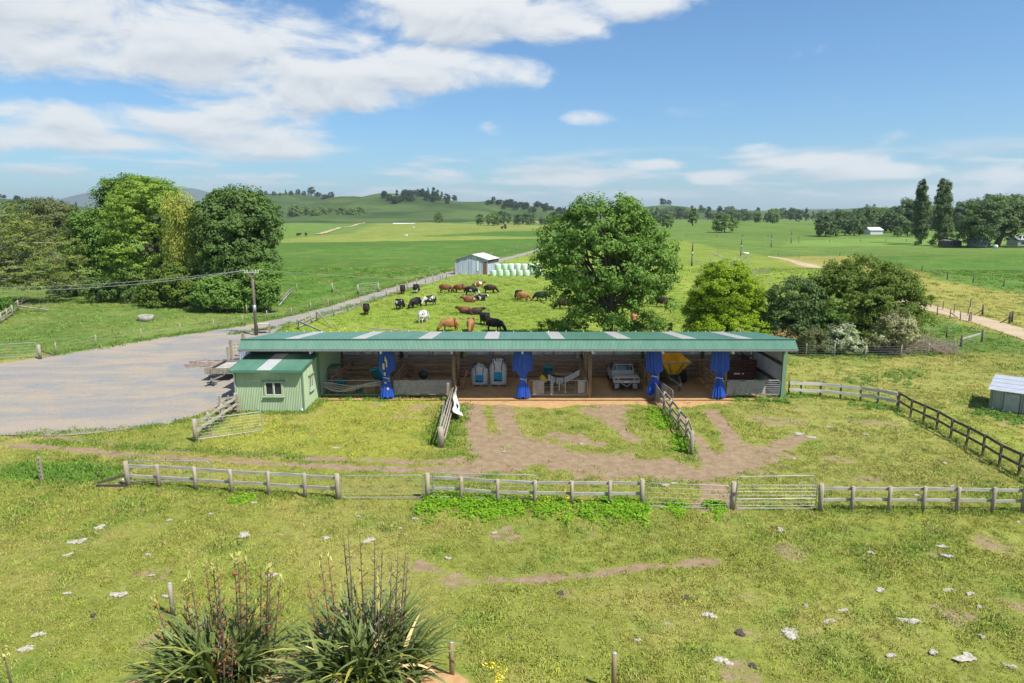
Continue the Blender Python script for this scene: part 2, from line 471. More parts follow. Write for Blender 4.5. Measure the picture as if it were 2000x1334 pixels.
mat('ute_red', (0.13, 0.05, 0.045), 0.4)
mat('plate_white', (0.68, 0.68, 0.66), 0.5)
mat('tub_blue', (0.02, 0.24, 0.33), 0.45, col2=(0.03, 0.30, 0.38), scale=3, amt=0.6)
mat('mower_green', (0.015, 0.055, 0.03), 0.45)
mat('deflector', (0.56, 0.57, 0.56), 0.5, col2=(0.44, 0.45, 0.44), scale=6, amt=0.6)
mat('mark_blue', (0.05, 0.20, 0.38), 0.8)
mat('mark_red', (0.45, 0.06, 0.10), 0.8)
mat('paper_white', (0.66, 0.67, 0.68), 0.8)
mat('bucket_white', (0.66, 0.64, 0.60), 0.55)
mat('concrete', (0.36, 0.33, 0.29), 0.9, col2=(0.24, 0.22, 0.19), scale=3, amt=0.8, bump=0.3)
mat('bale_wrap', (0.48, 0.66, 0.47), 0.42, col2=(0.56, 0.70, 0.55), scale=1.5, amt=0.8, spec=0.4)
mat('bale_wrap_white', (0.60, 0.68, 0.58), 0.42, col2=(0.52, 0.62, 0.52), scale=1.5, amt=0.8, spec=0.4)
mat('stone', (0.56, 0.52, 0.44), 0.95, col2=(0.28, 0.24, 0.19), scale=6, amt=0.9, bump=0.7, bscale=14)
mat('dung', (0.075, 0.058, 0.045), 0.9, col2=(0.12, 0.10, 0.08), scale=9, amt=0.8, bump=0.6, bscale=20)
mat('bark', (0.13, 0.10, 0.075), 0.95, col2=(0.075, 0.058, 0.043), scale=3, stretch=(2, 2, 0.6), amt=0.9, bump=0.5, bscale=12)
mat('bark_pale', (0.40, 0.36, 0.31), 0.9, col2=(0.25, 0.215, 0.18), scale=3, amt=0.9)
mat('twig', (0.25, 0.185, 0.15), 0.95, col2=(0.36, 0.29, 0.25), scale=4, amt=0.9)
mat('sawdust', (0.46, 0.285, 0.135), 0.95, col2=(0.36, 0.21, 0.10), scale=1.6, amt=0.8, bump=0.4, bscale=14, world=True, detail=8)
mat('pole_wood', (0.13, 0.10, 0.08), 0.9, col2=(0.20, 0.16, 0.13), scale=2, stretch=(3, 3, 0.2), amt=0.9)
mat('porcelain', (0.6, 0.6, 0.58), 0.3)
mat('wire_steel', (0.36, 0.37, 0.37), 0.5, 0.4)
mat('far_white', (0.62, 0.63, 0.64), 0.6)
mat('far_roof', (0.36, 0.37, 0.39), 0.5, 0.2)
mat('brick_brown', (0.16, 0.10, 0.075), 0.9)

# ================================================================ masks on the ground (world space)
def poly_w(pts): return np.array([[*P(a, b)[:2]] for a, b in pts])
def seg_dist(x, y, pl, closed=False):
    best = np.full(np.shape(x), 1e9); n = len(pl)
    for i in range(n if closed else n - 1):
        a = pl[i]; b = pl[(i + 1) % n]; d = b - a; L = max(d @ d, 1e-9)
        t = np.clip(((x - a[0]) * d[0] + (y - a[1]) * d[1]) / L, 0, 1)
        best = np.minimum(best, np.hypot(x - a[0] - t * d[0], y - a[1] - t * d[1]))
    return best
def inside(x, y, pl):
    c = np.zeros(np.shape(x), bool); n = len(pl)
    for i in range(n):
        a = pl[i]; b = pl[(i + 1) % n]
        if abs(b[1] - a[1]) < 1e-9: continue
        c ^= ((a[1] > y) != (b[1] > y)) & (x < (b[0] - a[0]) * (y - a[1]) / (b[1] - a[1]) + a[0])
    return c
def sdist(x, y, pl):
    d = seg_dist(x, y, pl, True); return np.where(inside(x, y, pl), d, -d)

RUTS = [(poly_w(a), w) for a, w in (
    ([(-60, 862), (0, 867), (120, 877), (300, 892), (480, 903), (640, 912), (780, 918), (900, 915)], 0.25),
    ([(20, 852), (60, 853), (200, 866), (330, 878), (480, 888), (640, 896), (800, 902), (900, 900)], 0.18),
    ([(926, 782), (925, 805), (932, 840), (940, 880)], 0.55),
    ([(984, 782), (986, 805), (993, 840), (1010, 880)], 0.60),
    ([(1320, 815), (1335, 840), (1370, 880), (1400, 905)], 0.55),
    ([(1390, 805), (1420, 840), (1440, 880)], 0.45),
    ([(1180, 790), (1200, 830), (1240, 860)], 0.35),
    ([(820, 1105), (900, 1128), (1010, 1135), (1130, 1125), (1250, 1108), (1400, 1098)], 0.16),
    ([(1395, 950), (1400, 975), (1385, 990)], 0.5),
    ([(1080, 850), (1130, 860), (1180, 868)], 0.35))]
BARE = [poly_w(a) for a in (
    [(836, 912), (905, 884), (945, 850), (1010, 838), (1050, 862), (1120, 872), (1250, 892), (1345, 898), (1400, 886), (1450, 868), (1520, 850), (1590, 852),
     (1600, 868), (1560, 895), (1500, 920), (1400, 938), (1320, 946), (1200, 932), (1040, 930), (900, 932)],
    [(1060, 862), (1090, 846), (1130, 850), (1150, 870)],
    [(1130, 800), (1190, 792), (1230, 800), (1200, 830), (1150, 815)])]
SPOTS = [(*P(a, b)[:2], r) for a, b, r in (
    (205, 1195, 0.45), (290, 1250, 0.6), (240, 1340, .5), (1470, 1235, 0.55), (1830, 1085, 0.9), (1860, 1200, 0.7), (1540, 1075, 0.8), (900, 1135, 1.0), (1930, 1060, .8),
    (780, 815, 0.7), (735, 790, 0.6), (395, 850, 0.7), (425, 830, .6), (820, 795, .9), (1640, 900, 0.7), (1700, 935, 0.8), (1420, 990, .8), (1480, 1180, .4), (150, 915, .5), (230, 945, .9), (700, 985, .5), (1990, 1190, .6), (1100, 1160, .25), (1445, 1168, .22))]
MOUNDS = [(*P(a, b)[:2], r) for a, b, r in ((285, 1345, .6), (870, 1345, .45), (560, 1350, 1.2), (760, 1350, 1.3), (430, 1350, 1.4))]
ROAD_SP = []            # polygons kept free of grass, filled below

def dirt_mask(x, y):
    n = fbm(x, y, 0.9, 71, 4) - 0.5; n2 = fbm(x, y, 0.35, 73, 3) - 0.5
    m = np.zeros(np.shape(x))
    for pl, w in RUTS: m = np.maximum(m, sstep(0.24, -0.1, seg_dist(x, y, pl) - w + n * 0.6))
    for pl in BARE: m = np.maximum(m, sstep(-0.8, 0.7, sdist(x, y, pl) - .25 + n * 2.8 + n2 * 2.2))
    for sx, sy, r in SPOTS: m = np.maximum(m, 0.62 * sstep(0.5, -0.4, np.hypot(x - sx, (y - sy) * 1.2) - r * .8 + n * 1.6))
    # thin worn scuffs in the near pasture
    sc = fbm(x, y, 0.33, 91, 5)
    m = np.maximum(m, 0.55 * sstep(0.68, 0.78, sc) * sstep(34, 30, y))
    m = np.maximum(m, 0.55 * sstep(0.61, 0.70, fbm(x, y, 0.5, 93, 4)) * sstep(36, 38, y) * sstep(43, 41, y) * sstep(0, 4, x + 2))
    return m
def sand_mask(x, y):
    n = fbm(x, y, 0.8, 77, 4) - 0.5
    front = sstep(-0.55, 0.55, (y - 41.55) + n * 2.0 + 0.35 * np.sin(x * 0.8)) * sstep(45, 44, y) * sstep(-5.3, -3.6, x) * sstep(15.5, 13.0, x)
    front2 = 0.6 * sstep(-0.5, 0.5, (y - 42.7) + n * 1.6) * sstep(45, 44, y) * sstep(-13, -12, x) * sstep(18, 17.3, x)
    m = np.maximum(front, front2)
    for sx, sy, r in MOUNDS: m = np.maximum(m, sstep(0.4, -0.3, np.hypot(x - sx, y - sy) - r + n * 0.6))
    return m

# paddock colours: grazed, mown and growing grass, and darker green areas
C_FORE = np.array((0.185, 0.208, 0.046)); C_DRY = np.array((0.265, 0.24, 0.080)); C_LUSH = np.array((0.085, 0.165, 0.028))
C_COW = np.array((0.165, 0.225, 0.038)); C_LEFT = np.array((0.095, 0.146, 0.038)); C_MID = np.array((0.062, 0.130, 0.024))
C_MOWN = np.array((0.200, 0.235, 0.050)); C_FAR = np.array((0.096, 0.155, 0.036)); C_YARD = np.array((0.245, 0.258, 0.050)); C_RIGHT = np.array((0.205, 0.215, 0.060))
C_PLOUGH = np.array((0.25, 0.185, 0.14))
PADS = [(poly_w(a), c, s) for a, c, s in (
    ([(-200, 713), (0, 700), (250, 660), (420, 635), (560, 600), (700, 560), (560, 530), (300, 500), (-300, 520)], C_LEFT, 1.0),
    ([(560, 640), (700, 592), (900, 528), (1080, 480), (1300, 470), (1400, 520), (1390, 660), (1380, 700), (560, 690)], C_COW, 1.5),
    ([(380, 600), (560, 600), (720, 555), (890, 520), (1080, 480), (1100, 466), (520, 474), (200, 480)], C_MID, 1.5),
    ([(520, 474), (1100, 466), (1100, 440), (740, 434), (690, 455), (520, 470)], np.array((0.165, 0.200, 0.050)), 4),
    ([(540, 469), (690, 455), (735, 432), (540, 428)], C_FAR * 1.1, 3),
    ([(800, 462), (1100, 463), (1120, 452), (950, 453)], C_MID, 4),
    ([(1300, 470), (1420, 660), (1620, 600), (1660, 545), (1520, 500), (1400, 470)], C_COW * 0.95, 2),
    ([(1515, 503), (1680, 498), (1830, 545), (2200, 600), (2400, 760), (1900, 640), (1790, 600)], np.array((0.235, 0.222, 0.066)), 1.5),
    ([(1690, 497), (2300, 480), (2400, 585), (2000, 565), (1840, 540)], C_MID * 1.05, 2),  # darker green area on the far right
    ([(1330, 470), (2300, 470), (2300, 500), (1500, 500)], C_FAR, 3),
    ([(790, 425), (1100, 426), (1100, 434), (930, 434), (800, 429)], C_PLOUGH, 6),
    ([(1540, 470), (1900, 460), (2100, 470), (2100, 480), (1540, 480)], C_FAR * 1.3, 4),
    ([(600, 770), (890, 770), (860, 870), (780, 895), (470, 888), (380, 860), (460, 810)], C_YARD, 0.8),
    ([(1360, 800), (1540, 775), (1760, 790), (2000, 925), (2000, 965), (1500, 965), (1600, 860)], C_RIGHT, 0.8),
    ([(1550, 700), (1900, 690), (2200, 700), (2200, 900), (1760, 782), (1550, 770)], C_RIGHT, 0.8),
    ([(-100, 905), (0, 905), (240, 905), (250, 942), (-100, 940)], C_LUSH * 1.15, 0.4))]
def tint(x, y):
    d = np.hypot(x, y)
    t = np.ones(np.shape(x) + (3,)) * C_FAR
    t = t + (C_FORE - C_FAR) * sstep(62, 48, y)[..., None]
    wob = fbm(x, y, 0.15, 31, 3) - 0.5
    for pl, c, s in PADS:
        m = sstep(-s, s, sdist(x, y, pl) + wob * s * 2.0)
        t = t * (1 - m[..., None]) + c * m[..., None]
    near = sstep(400, 120, d)
    a = fbm(x, y, 0.22, 33, 4); b = fbm(x, y, 0.75, 35, 4); c = fbm(x, y, 0.035, 37, 3)
    dry = sstep(0.52, 0.74, a) * 0.42 * sstep(70, 48, y) + 0.18 * sstep(.45, .7, a) * near
    t = t * (1 - dry[..., None]) + C_DRY * dry[..., None]
    lush = sstep(0.55, 0.74, b) * 0.45 * near
    t = t * (1 - lush[..., None]) + C_LUSH * lush[..., None]
    t = t * (0.82 + 0.36 * c)[..., None]
    return t * np.array((1.16, 1.15, 1.0))

# ================================================================ ground sheet
def steps(*seg):
    out = [seg[0][0]]
    for a, b, st in seg:
        n = max(1, int(round((b - a) / st))); out += list(np.linspace(a, b, n + 1)[1:])
    return np.array(out)
def sym(pos): return np.concatenate([-pos[::-1], pos[1:]])
gx = sym(np.concatenate([steps((0, 38, 0.32), (38, 120, 1.6), (120, 420, 10)), np.geomspace(440, 14000, 22)]))
gy = np.concatenate([np.linspace(-600, 0, 7), steps((8, 62, 0.32), (62, 150, 1.2), (150, 330, 4), (330, 900, 14)), np.geomspace(930, 14000, 26)])
GX, GY = np.meshgrid(gx, gy)
GZ = H(GX, GY)
for sx, sy, r in MOUNDS: GZ = GZ + 0.25 * np.exp(-((GX - sx) ** 2 + (GY - sy) ** 2) / (r * r))
nearm = sstep(60, 45, np.hypot(GX, GY - 0))
GZ = GZ + (fbm(GX, GY, 1.3, 55, 3) - 0.5) * 0.09 * nearm
inshed = (np.abs(GX) < 18.6) & (GY > 42.6) & (GY < 50.5)
GZ[inshed] = np.minimum(GZ[inshed], -0.04)
nxg, nyg = len(gx), len(gy)
idx = np.arange(nxg * nyg).reshape(nyg, nxg)
F = np.stack([idx[:-1, :-1], idx[:-1, 1:], idx[1:, 1:], idx[1:, :-1]], -1).reshape(-1, 4)
me = mesh_np('ground', np.stack([GX, GY, GZ], -1).reshape(-1, 3), F, True)
T = tint(GX, GY).reshape(-1, 3)
ca = me.attributes.new('tint', 'FLOAT_COLOR', 'POINT')
ca.data.foreach_set('color', np.concatenate([T, np.ones((len(T), 1))], 1).astype(np.float32).ravel())
nm = (np.hypot(GX, GY) < 75)
dm = np.zeros(GX.shape); dm[nm] = dirt_mask(GX[nm], GY[nm]); sm_ = np.zeros(GX.shape); sm_[nm] = sand_mask(GX[nm], GY[nm])
for nme, arr in (('dirt', dm), ('sand', sm_)):
    at = me.attributes.new(nme, 'FLOAT', 'POINT'); at.data.foreach_set('value', arr.astype(np.float32).ravel())
ground = tag(link('ground', me), kind='structure')

def ground_material():
    m = bpy.data.materials.new('pasture'); m.use_nodes = True
    nt = m.node_tree; b = nt.nodes['Principled BSDF']; b.inputs['Roughness'].default_value = 0.95; b.inputs['Specular IOR Level'].default_value = 0.08
    def attr(n, o):
        a = nt.nodes.new('ShaderNodeAttribute'); a.attribute_name = n; return a.outputs[o]
    pos = nt.nodes.new('ShaderNodeNewGeometry').outputs['Position']
    t = attr('tint', 'Color'); dirt = E(nt, attr('dirt', 'Fac')); sand = E(nt, attr('sand', 'Fac'))
    n1 = noise(nt, pos, 6.5, 6, 0.75); n2 = noise(nt, pos, 0.9, 5, 0.6); n3 = noise(nt, pos, 0.12, 5, 0.6)
    k = (n1 - 0.5) * 1.7 + (n2 - 0.5) * 0.8 + (n3 - 0.5) * 0.75 + 0.98
    kc = nt.nodes.new('ShaderNodeCombineColor')
    for i in range(3): nt.links.new(k.s, kc.inputs[i])
    g = mixc(nt, 1.0, t, kc.outputs[0], 'MULTIPLY')
    g = mixc(nt, n2.smooth(0.5, 0.75) * 0.25, g, (0.25, 0.25, 0.07))
    nt_ = noise(nt, pos, 3.1, 6, 0.75); cd = nt.nodes.new('ShaderNodeSeparateXYZ'); nt.links.new(pos, cd.inputs[0])
    g = mixc(nt, nt_.smooth(0.52, 0.68) * E(nt, cd.outputs[1]).smooth(62, 44) * 0.5, g, (0.33, 0.27, 0.12))
    nd = noise(nt, pos, 2.2, 7, 0.7); nd2 = noise(nt, pos, 11.0, 4, 0.7)
    dc = mixc(nt, nd.smooth(0.36, 0.66), (0.235, 0.165, 0.098), (0.315, 0.232, 0.148))
    dc = mixc(nt, nd2.smooth(0.60, 0.76) * 0.45, dc, (0.14, 0.098, 0.062))
    dmk = (dirt + (nd - 0.5) * 1.5 + (nd2 - 0.5) * 1.0).smooth(0.36, 0.64)
    c = mixc(nt, dmk, g, dc)
    sc = mixc(nt, nd.smooth(0.35, 0.7), (0.50, 0.31, 0.145), (0.40, 0.235, 0.11))
    c = mixc(nt, (sand + (nd - 0.5) * 0.7).smooth(0.4, 0.62), c, sc)
    nt.links.new(c, b.inputs['Base Color'])
    bn = nt.nodes.new('ShaderNodeBump'); bn.inputs['Strength'].default_value = 0.55; bn.inputs['Distance'].default_value = 0.12
    nt.links.new((n1 * 0.7 + nd2 * 0.5).s, bn.inputs['Height']); nt.links.new(bn.outputs[0], b.inputs['Normal'])
    return m
me.materials.append(ground_material())

# ================================================================ hills
def hill_mesh(name, x0, x1, y0, y1, st, fn, col, sky_k=1.0):
    xs = np.arange(x0, x1, st); ys = np.arange(y0, y1, st)
    X, Y = np.meshgrid(xs, ys); Z = fn(X, Y)
    i = np.arange(X.size).reshape(X.shape)
    Fq = np.stack([i[:-1, :-1], i[:-1, 1:], i[1:, 1:], i[1:, :-1]], -1).reshape(-1, 4)
    zf = Z.reshape(-1)
    Fq = Fq[zf[Fq].max(1) > -1.0]
    return tag(link(name, mesh_np(name, np.stack([X, Y, Z], -1).reshape(-1, 3), Fq, True), col), kind='structure')
mat('hill_grass', (0.088, 0.130, 0.040), 0.95, col2=(0.034, 0.062, 0.022), scale=0.008, amt=0.95, world=True, detail=8, spec=0.05)
mat('mountain_bush', (0.06, 0.085, 0.06), 0.95, col2=(0.045, 0.06, 0.05), scale=0.002, amt=0.9, world=True, spec=0.05)
hill_mesh('hills', -1900, 3000, 800, 3600, 16, HILL, 'hill_grass')
def MNT(x, y):
    t = np.zeros_like(x)
    for hx, hy, hh, w, dp in MOUNT: t = t + (hh ** 3) * np.exp(-1.6 * (np.abs((x - hx) / w) ** 2 + ((y - hy) / dp) ** 2))
    t = np.cbrt(t); return t * (0.85 + 0.3 * fbm(x, y, 0.0016, 61, 4)) - 4
hill_mesh('mountains', -9500, 9500, 7000, 10500, 90, MNT, 'mountain_bush')

# ================================================================ roads as ribbons
def ribbon(name, A, B, m, lift, cols=10, jit=0.12, seed=0, kind='structure', per=1.0):
    """sheet between two photo-traced edges laid on the ground"""
    A = [P(*a) for a in A]; B = [P(*b) for b in B]
    a2 = []; b2 = []
    for i in range(len(A) - 1):
        n = max(2, int(max((A[i + 1] - A[i]).length, (B[i + 1] - B[i]).length) / per))
        for k in range(n):
            t = k / n; a2.append(A[i].lerp(A[i + 1], t)); b2.append(B[i].lerp(B[i + 1], t))
    a2.append(A[-1]); b2.append(B[-1])
    a2 = np.array([v[:2] for v in a2]); b2 = np.array([v[:2] for v in b2])
    for q in range(2):
        for arr in (a2, b2): arr[1:-1] = (arr[:-2] + 2 * arr[1:-1] + arr[2:]) / 4
    r = np.random.default_rng(seed)
    wd = np.linalg.norm(b2 - a2, axis=1, keepdims=True) + 1e-6
    dirv = (b2 - a2) / wd
    ja = (fbm(a2[:, 0], a2[:, 1], 0.6, 5 + seed, 3) - 0.5)[:, None] * jit * 4; jb = (fbm(b2[:, 0], b2[:, 1], 0.6, 9 + seed, 3) - 0.5)[:, None] * jit * 4
    a2 = a2 + dirv * ja; b2 = b2 + dirv * jb
    U = np.linspace(0, 1, cols + 1)[None, :, None]
    G = a2[:, None, :] * (1 - U) + b2[:, None, :] * U
    Z = H(G[..., 0], G[..., 1]) + lift
    nr, nc = G.shape[:2]; i = np.arange(nr * nc).reshape(nr, nc)
    Fq = np.stack([i[:-1, :-1], i[:-1, 1:], i[1:, 1:], i[1:, :-1]], -1).reshape(-1, 4)
    me = mesh_np(name, np.concatenate([G, Z[..., None]], -1).reshape(-1, 3), Fq, True)
    ed = np.zeros((nr, nc)); ed[:, :] = np.minimum(np.linspace(0, 1, nc), 1 - np.linspace(0, 1, nc))[None, :] * wd
    at = me.attributes.new('edge', 'FLOAT', 'POINT'); at.data.foreach_set('value', ed.astype(np.float32).ravel())
    bm = bmesh.new(); bm.from_mesh(me); bmesh.ops.recalc_face_normals(bm, faces=bm.faces)
    if sum(f.normal.z for f in bm.faces) < 0: bmesh.ops.reverse_faces(bm, faces=bm.faces)
    bm.to_mesh(me); bm.free()
    ROAD_SP.append(np.concatenate([a2, b2[::-1]]))
    return tag(link(name, me, m), kind=kind)
def gravel_material(name, c1, c2, c3, edge):
    m = bpy.data.materials.new(name); m.use_nodes = True
    nt = m.node_tree; b = nt.nodes['Principled BSDF']; b.inputs['Roughness'].default_value = 0.95; b.inputs['Specular IOR Level'].default_value = 0.1
    pos = nt.nodes.new('ShaderNodeNewGeometry').outputs['Position']
    mp = nt.nodes.new('ShaderNodeMapping'); mp.inputs['Rotation'].default_value = (0, 0, R(-28)); mp.inputs['Scale'].default_value = (0.35, 1.2, 1)
    nt.links.new(pos, mp.inputs[0])
    big = noise(nt, mp.outputs[0], 0.42, 6, 0.6); fine = noise(nt, pos, 9.0, 5, 0.75); mid = noise(nt, pos, 0.33, 6, 0.65)
    c = mixc(nt, big.smooth(0.36, 0.64), c1, c2)
    c = mixc(nt, mid.smooth(0.52, 0.66) * 0.85, c, c3)
    kc = nt.nodes.new('ShaderNodeCombineColor'); k = (fine - 0.5) * 1.0 + 1.0
    for i in range(3): nt.links.new(k.s, kc.inputs[i])
    c = mixc(nt, 1.0, c, kc.outputs[0], 'MULTIPLY')
    at = nt.nodes.new('ShaderNodeAttribute'); at.attribute_name = 'edge'
    e = (E(nt, at.outputs['Fac']) + (mid - 0.5) * 1.2).smooth(0.55, 0.0)
    c = mixc(nt, e * 0.6, c, edge)
    nt.links.new(c, b.inputs['Base Color'])
    bn = nt.nodes.new('ShaderNodeBump'); bn.inputs['Strength'].default_value = 0.4; bn.inputs['Distance'].default_value = 0.05
    nt.links.new(fine.s, bn.inputs['Height']); nt.links.new(bn.outputs[0], b.inputs['Normal'])
    MATS[name] = m
gravel_material('gravel', (0.245, 0.235, 0.22), (0.325, 0.275, 0.215), (0.21, 0.225, 0.24), (0.30, 0.225, 0.155))
gravel_material('sand_track_mat', (0.40, 0.31, 0.20), (0.46, 0.37, 0.25), (0.36, 0.27, 0.17), (0.30, 0.25, 0.13))
gravel_material('lane_dirt', (0.40, 0.29, 0.19), (0.46, 0.35, 0.25), (0.36, 0.26, 0.17), (0.30, 0.27, 0.12))
ribbon('road', [(-140, 728), (0, 710), (110, 694), (230, 674), (330, 658), (420, 646), (500, 632), (560, 620), (640, 600), (720, 574), (800, 551), (880, 529), (960, 510), (1050, 486)],
       [(-140, 862), (0, 851), (190, 850), (320, 831), (420, 802), (478, 770), (482, 700), (452, 668), (505, 646), (585, 630), (660, 612), (740, 585), (830, 556), (905, 532), (975, 513), (1060, 487)][:0] or
       [(-140, 862), (0, 851), (150, 851), (330, 829), (440, 796), (490, 760), (500, 690), (545, 641), (672, 610), (752, 582), (832, 556), (905, 533), (976, 513), (1060, 488)],
       'gravel', 0.03, cols=26, jit=0.16, seed=2, per=0.8)
ribbon('farm_track', [(1500, 500), (1540, 506), (1600, 519), (1680, 545), (1760, 578), (1800, 592), (1850, 603), (1920, 619), (2000, 642), (2120, 680)],
       [(1500, 502), (1540, 509), (1596, 524), (1670, 553), (1745, 588), (1790, 601), (1840, 614), (1910, 634), (2000, 664), (2120, 712)], 'sand_track_mat', 0.03, cols=6, jit=0.10, seed=4)
ribbon('farm_lane', [(612, 458), (640, 452), (672, 444), (700, 437), (722, 431)], [(628, 458), (652, 452), (681, 444), (707, 437), (727, 431)], 'lane_dirt', 0.3, cols=4, jit=0.2, seed=5, per=6)

# ================================================================ grass (stuff): real tufts, sparser with distance
tuft_col = bpy.data.collections.new('tuft_shapes')
def tuft_mesh(seed, nb, hgt, spread, wid, lean):
    r = np.random.default_rng(seed); Vs = []; Fs = []
    for i in range(nb):
        a = r.uniform(0, 6.283); rr = spread * math.sqrt(r.uniform(0, 1)); bx, by = rr * math.cos(a), rr * math.sin(a)
        h = hgt * r.uniform(0.55, 1.15); ln = lean * h * r.uniform(0.3, 1.0); la = r.uniform(0, 6.283)
        lx, ly = math.cos(la) * ln, math.sin(la) * ln; w = wid * r.uniform(0.7, 1.3); wa = r.uniform(0, 3.14); wx, wy = math.cos(wa) * w, math.sin(wa) * w
        b0 = len(Vs)
        Vs += [(bx - wx, by - wy, -0.02), (bx + wx, by + wy, -0.02), (bx + lx * 0.4 + wx * .8, by + ly * 0.4 + wy * .8, h * 0.6), (bx + lx * 0.4 - wx * .8, by + ly * 0.4 - wy * .8, h * 0.6), (bx + lx, by + ly, h)]
        Fs += [(b0, b0 + 1, b0 + 2), (b0, b0 + 2, b0 + 3), (b0 + 3, b0 + 2, b0 + 4)]
    return mesh_np('tuft_shape', Vs, Fs)
def tuft_material():
    m = bpy.data.materials.new('grass_blade'); m.use_nodes = True
    nt = m.node_tree; nt.nodes.clear(); out = nt.nodes.new('ShaderNodeOutputMaterial')
    a = nt.nodes.new('ShaderNodeAttribute'); a.attribute_type = 'INSTANCER'; a.attribute_name = 'tcol'
    g = nt.nodes.new('ShaderNodeNewGeometry'); rnd = E(nt, g.outputs['Random Per Island'])
    kc = nt.nodes.new('ShaderNodeCombineColor'); k = rnd * 0.5 + 0.78
    for i in range(3): nt.links.new(k.s, kc.inputs[i])
    c = mixc(nt, 1.0, a.outputs['Color'], kc.outputs[0], 'MULTIPLY')
    vm = nt.nodes.new('ShaderNodeVectorMath'); vm.operation = 'MULTIPLY_ADD'
    nt.links.new(g.outputs['Normal'], vm.inputs[0]); vm.inputs[1].default_value = (0.55, 0.55, 0.55); vm.inputs[2].default_value = (0, 0, 0.6)
    nz = nt.nodes.new('ShaderNodeVectorMath'); nz.operation = 'NORMALIZE'; nt.links.new(vm.outputs[0], nz.inputs[0])
    d = nt.nodes.new('ShaderNodeBsdfDiffuse'); t = nt.nodes.new('ShaderNodeBsdfTranslucent')
    nt.links.new(c, d.inputs[0]); nt.links.new(c, t.inputs[0]); nt.links.new(nz.outputs[0], d.inputs['Normal'])
    mx = nt.nodes.new('ShaderNodeMixShader'); mx.inputs[0].default_value = 0.25
    nt.links.new(d.outputs[0], mx.inputs[1]); nt.links.new(t.outputs[0], mx.inputs[2]); nt.links.new(mx.outputs[0], out.inputs[0])
    return m
TM = tuft_material()
for i in range(6):
    tm = tuft_mesh(100 + i, 26, (0.05, 0.06, 0.075, 0.055, 0.10, 0.07)[i], 0.21, 0.011, 1.3); tm.materials.append(TM)
    tuft_col.objects.link(bpy.data.objects.new('tuft_shape', tm))
def grass_points():
    pts = []
    def zone(y0, y1, dens, sc):
        n = int(dens * (y1 - y0) * (y0 + y1) * 0.98)
        y = np.sqrt(rng.uniform(y0 ** 2, y1 ** 2, n)); x = y * rng.uniform(-1.0, 1.0, n)
        dm = dirt_mask(x, y) if y0 < 70 else np.zeros(n); sm = sand_mask(x, y) if y0 < 60 else np.zeros(n)
        keep = rng.uniform(0, 1, n) > np.clip(dm * 1.08 + sm * 1.4, 0, .985)
        keep &= rng.uniform(0, 1, n) < np.clip(0.55 + 1.4 * (fbm(x, y, 0.6, 201, 3) - 0.35), 0.25, 1)
        keep &= ~((np.abs(x) < 18) & (y > 43.0) & (y < 50))
        keep &= ~((x > -16.8) & (x < -12.6) & (y > 40.2) & (y < 44))
        for pl in ROAD_SP: keep &= ~(sdist(x, y, pl) > 0.12)
        x, y = x[keep], y[keep]
        s = sc * rng.uniform(0.6, 1.35, len(x)) * (0.65 + 0.7 * fbm(x, y, 0.5, 203, 3) + 0.3 * sstep(.56, .70, fbm(x, y, 0.75, 35, 4)))
        pts.append(np.stack([x, y, s], 1))
    zone(14.5, 24, 60, 0.8); zone(24, 34, 44, 0.85); zone(34, 46, 22, 1.0); zone(46, 62, 8, 1.25); zone(62, 95, 3.2, 1.6); zone(95, 150, 1.0, 2.2)
    A = np.concatenate(pts)
    return A
GP = grass_points()
def grass_object(name, A, colr, label):
    z = H(A[:, 0], A[:, 1]) + (fbm(A[:, 0], A[:, 1], 1.3, 55, 3) - 0.5) * 0.09 * sstep(60, 45, np.hypot(A[:, 0], A[:, 1])) - 0.005
    me = bpy.data.meshes.new(name); me.vertices.add(len(A)); me.vertices.foreach_set('co', np.stack([A[:, 0], A[:, 1], z], 1).astype(np.float32).ravel())
    a = me.attributes.new('sc', 'FLOAT', 'POINT'); a.data.foreach_set('value', A[:, 2].astype(np.float32))
    a = me.attributes.new('tcol', 'FLOAT_COLOR', 'POINT'); a.data.foreach_set('color', np.concatenate([colr, np.ones((len(A), 1))], 1).astype(np.float32).ravel())
    o = tag(link(name, me), label, 'grass', kind='stuff')
    ng = bpy.data.node_groups.new('scatter_' + name, 'GeometryNodeTree')
    ng.interface.new_socket('Geometry', in_out='INPUT', socket_type='NodeSocketGeometry'); ng.interface.new_socket('Geometry', in_out='OUTPUT', socket_type='NodeSocketGeometry')
    N = ng.nodes; gi = N.new('NodeGroupInput'); go = N.new('NodeGroupOutput'); ip = N.new('GeometryNodeInstanceOnPoints')
    ci = N.new('GeometryNodeCollectionInfo'); ci.inputs['Collection'].default_value = tuft_col; ci.inputs['Separate Children'].default_value = True; ci.inputs['Reset Children'].default_value = True
    na = N.new('GeometryNodeInputNamedAttribute'); na.data_type = 'FLOAT'; na.inputs['Name'].default_value = 'sc'
    rv = N.new('FunctionNodeRandomValue'); rv.data_type = 'FLOAT_VECTOR'; rv.inputs[0].default_value = (-0.2, -0.2, 0); rv.inputs[1].default_value = (0.2, 0.2, 6.283)
    ri = N.new('FunctionNodeRandomValue'); ri.data_type = 'INT'; ri.inputs[4].default_value = 0; ri.inputs[5].default_value = 5; ri.inputs['Seed'].default_value = 3
    Lk = ng.links.new
    Lk(gi.outputs[0], ip.inputs['Points']); Lk(ci.outputs[0], ip.inputs['Instance']); ip.inputs['Pick Instance'].default_value = True
    Lk(ri.outputs[2], ip.inputs['Instance Index']); Lk(rv.outputs[0], ip.inputs['Rotation']); Lk(na.outputs[0], ip.inputs['Scale']); Lk(ip.outputs[0], go.inputs[0])
    md = o.modifiers.new('scatter', 'NODES'); md.node_group = ng
    return o
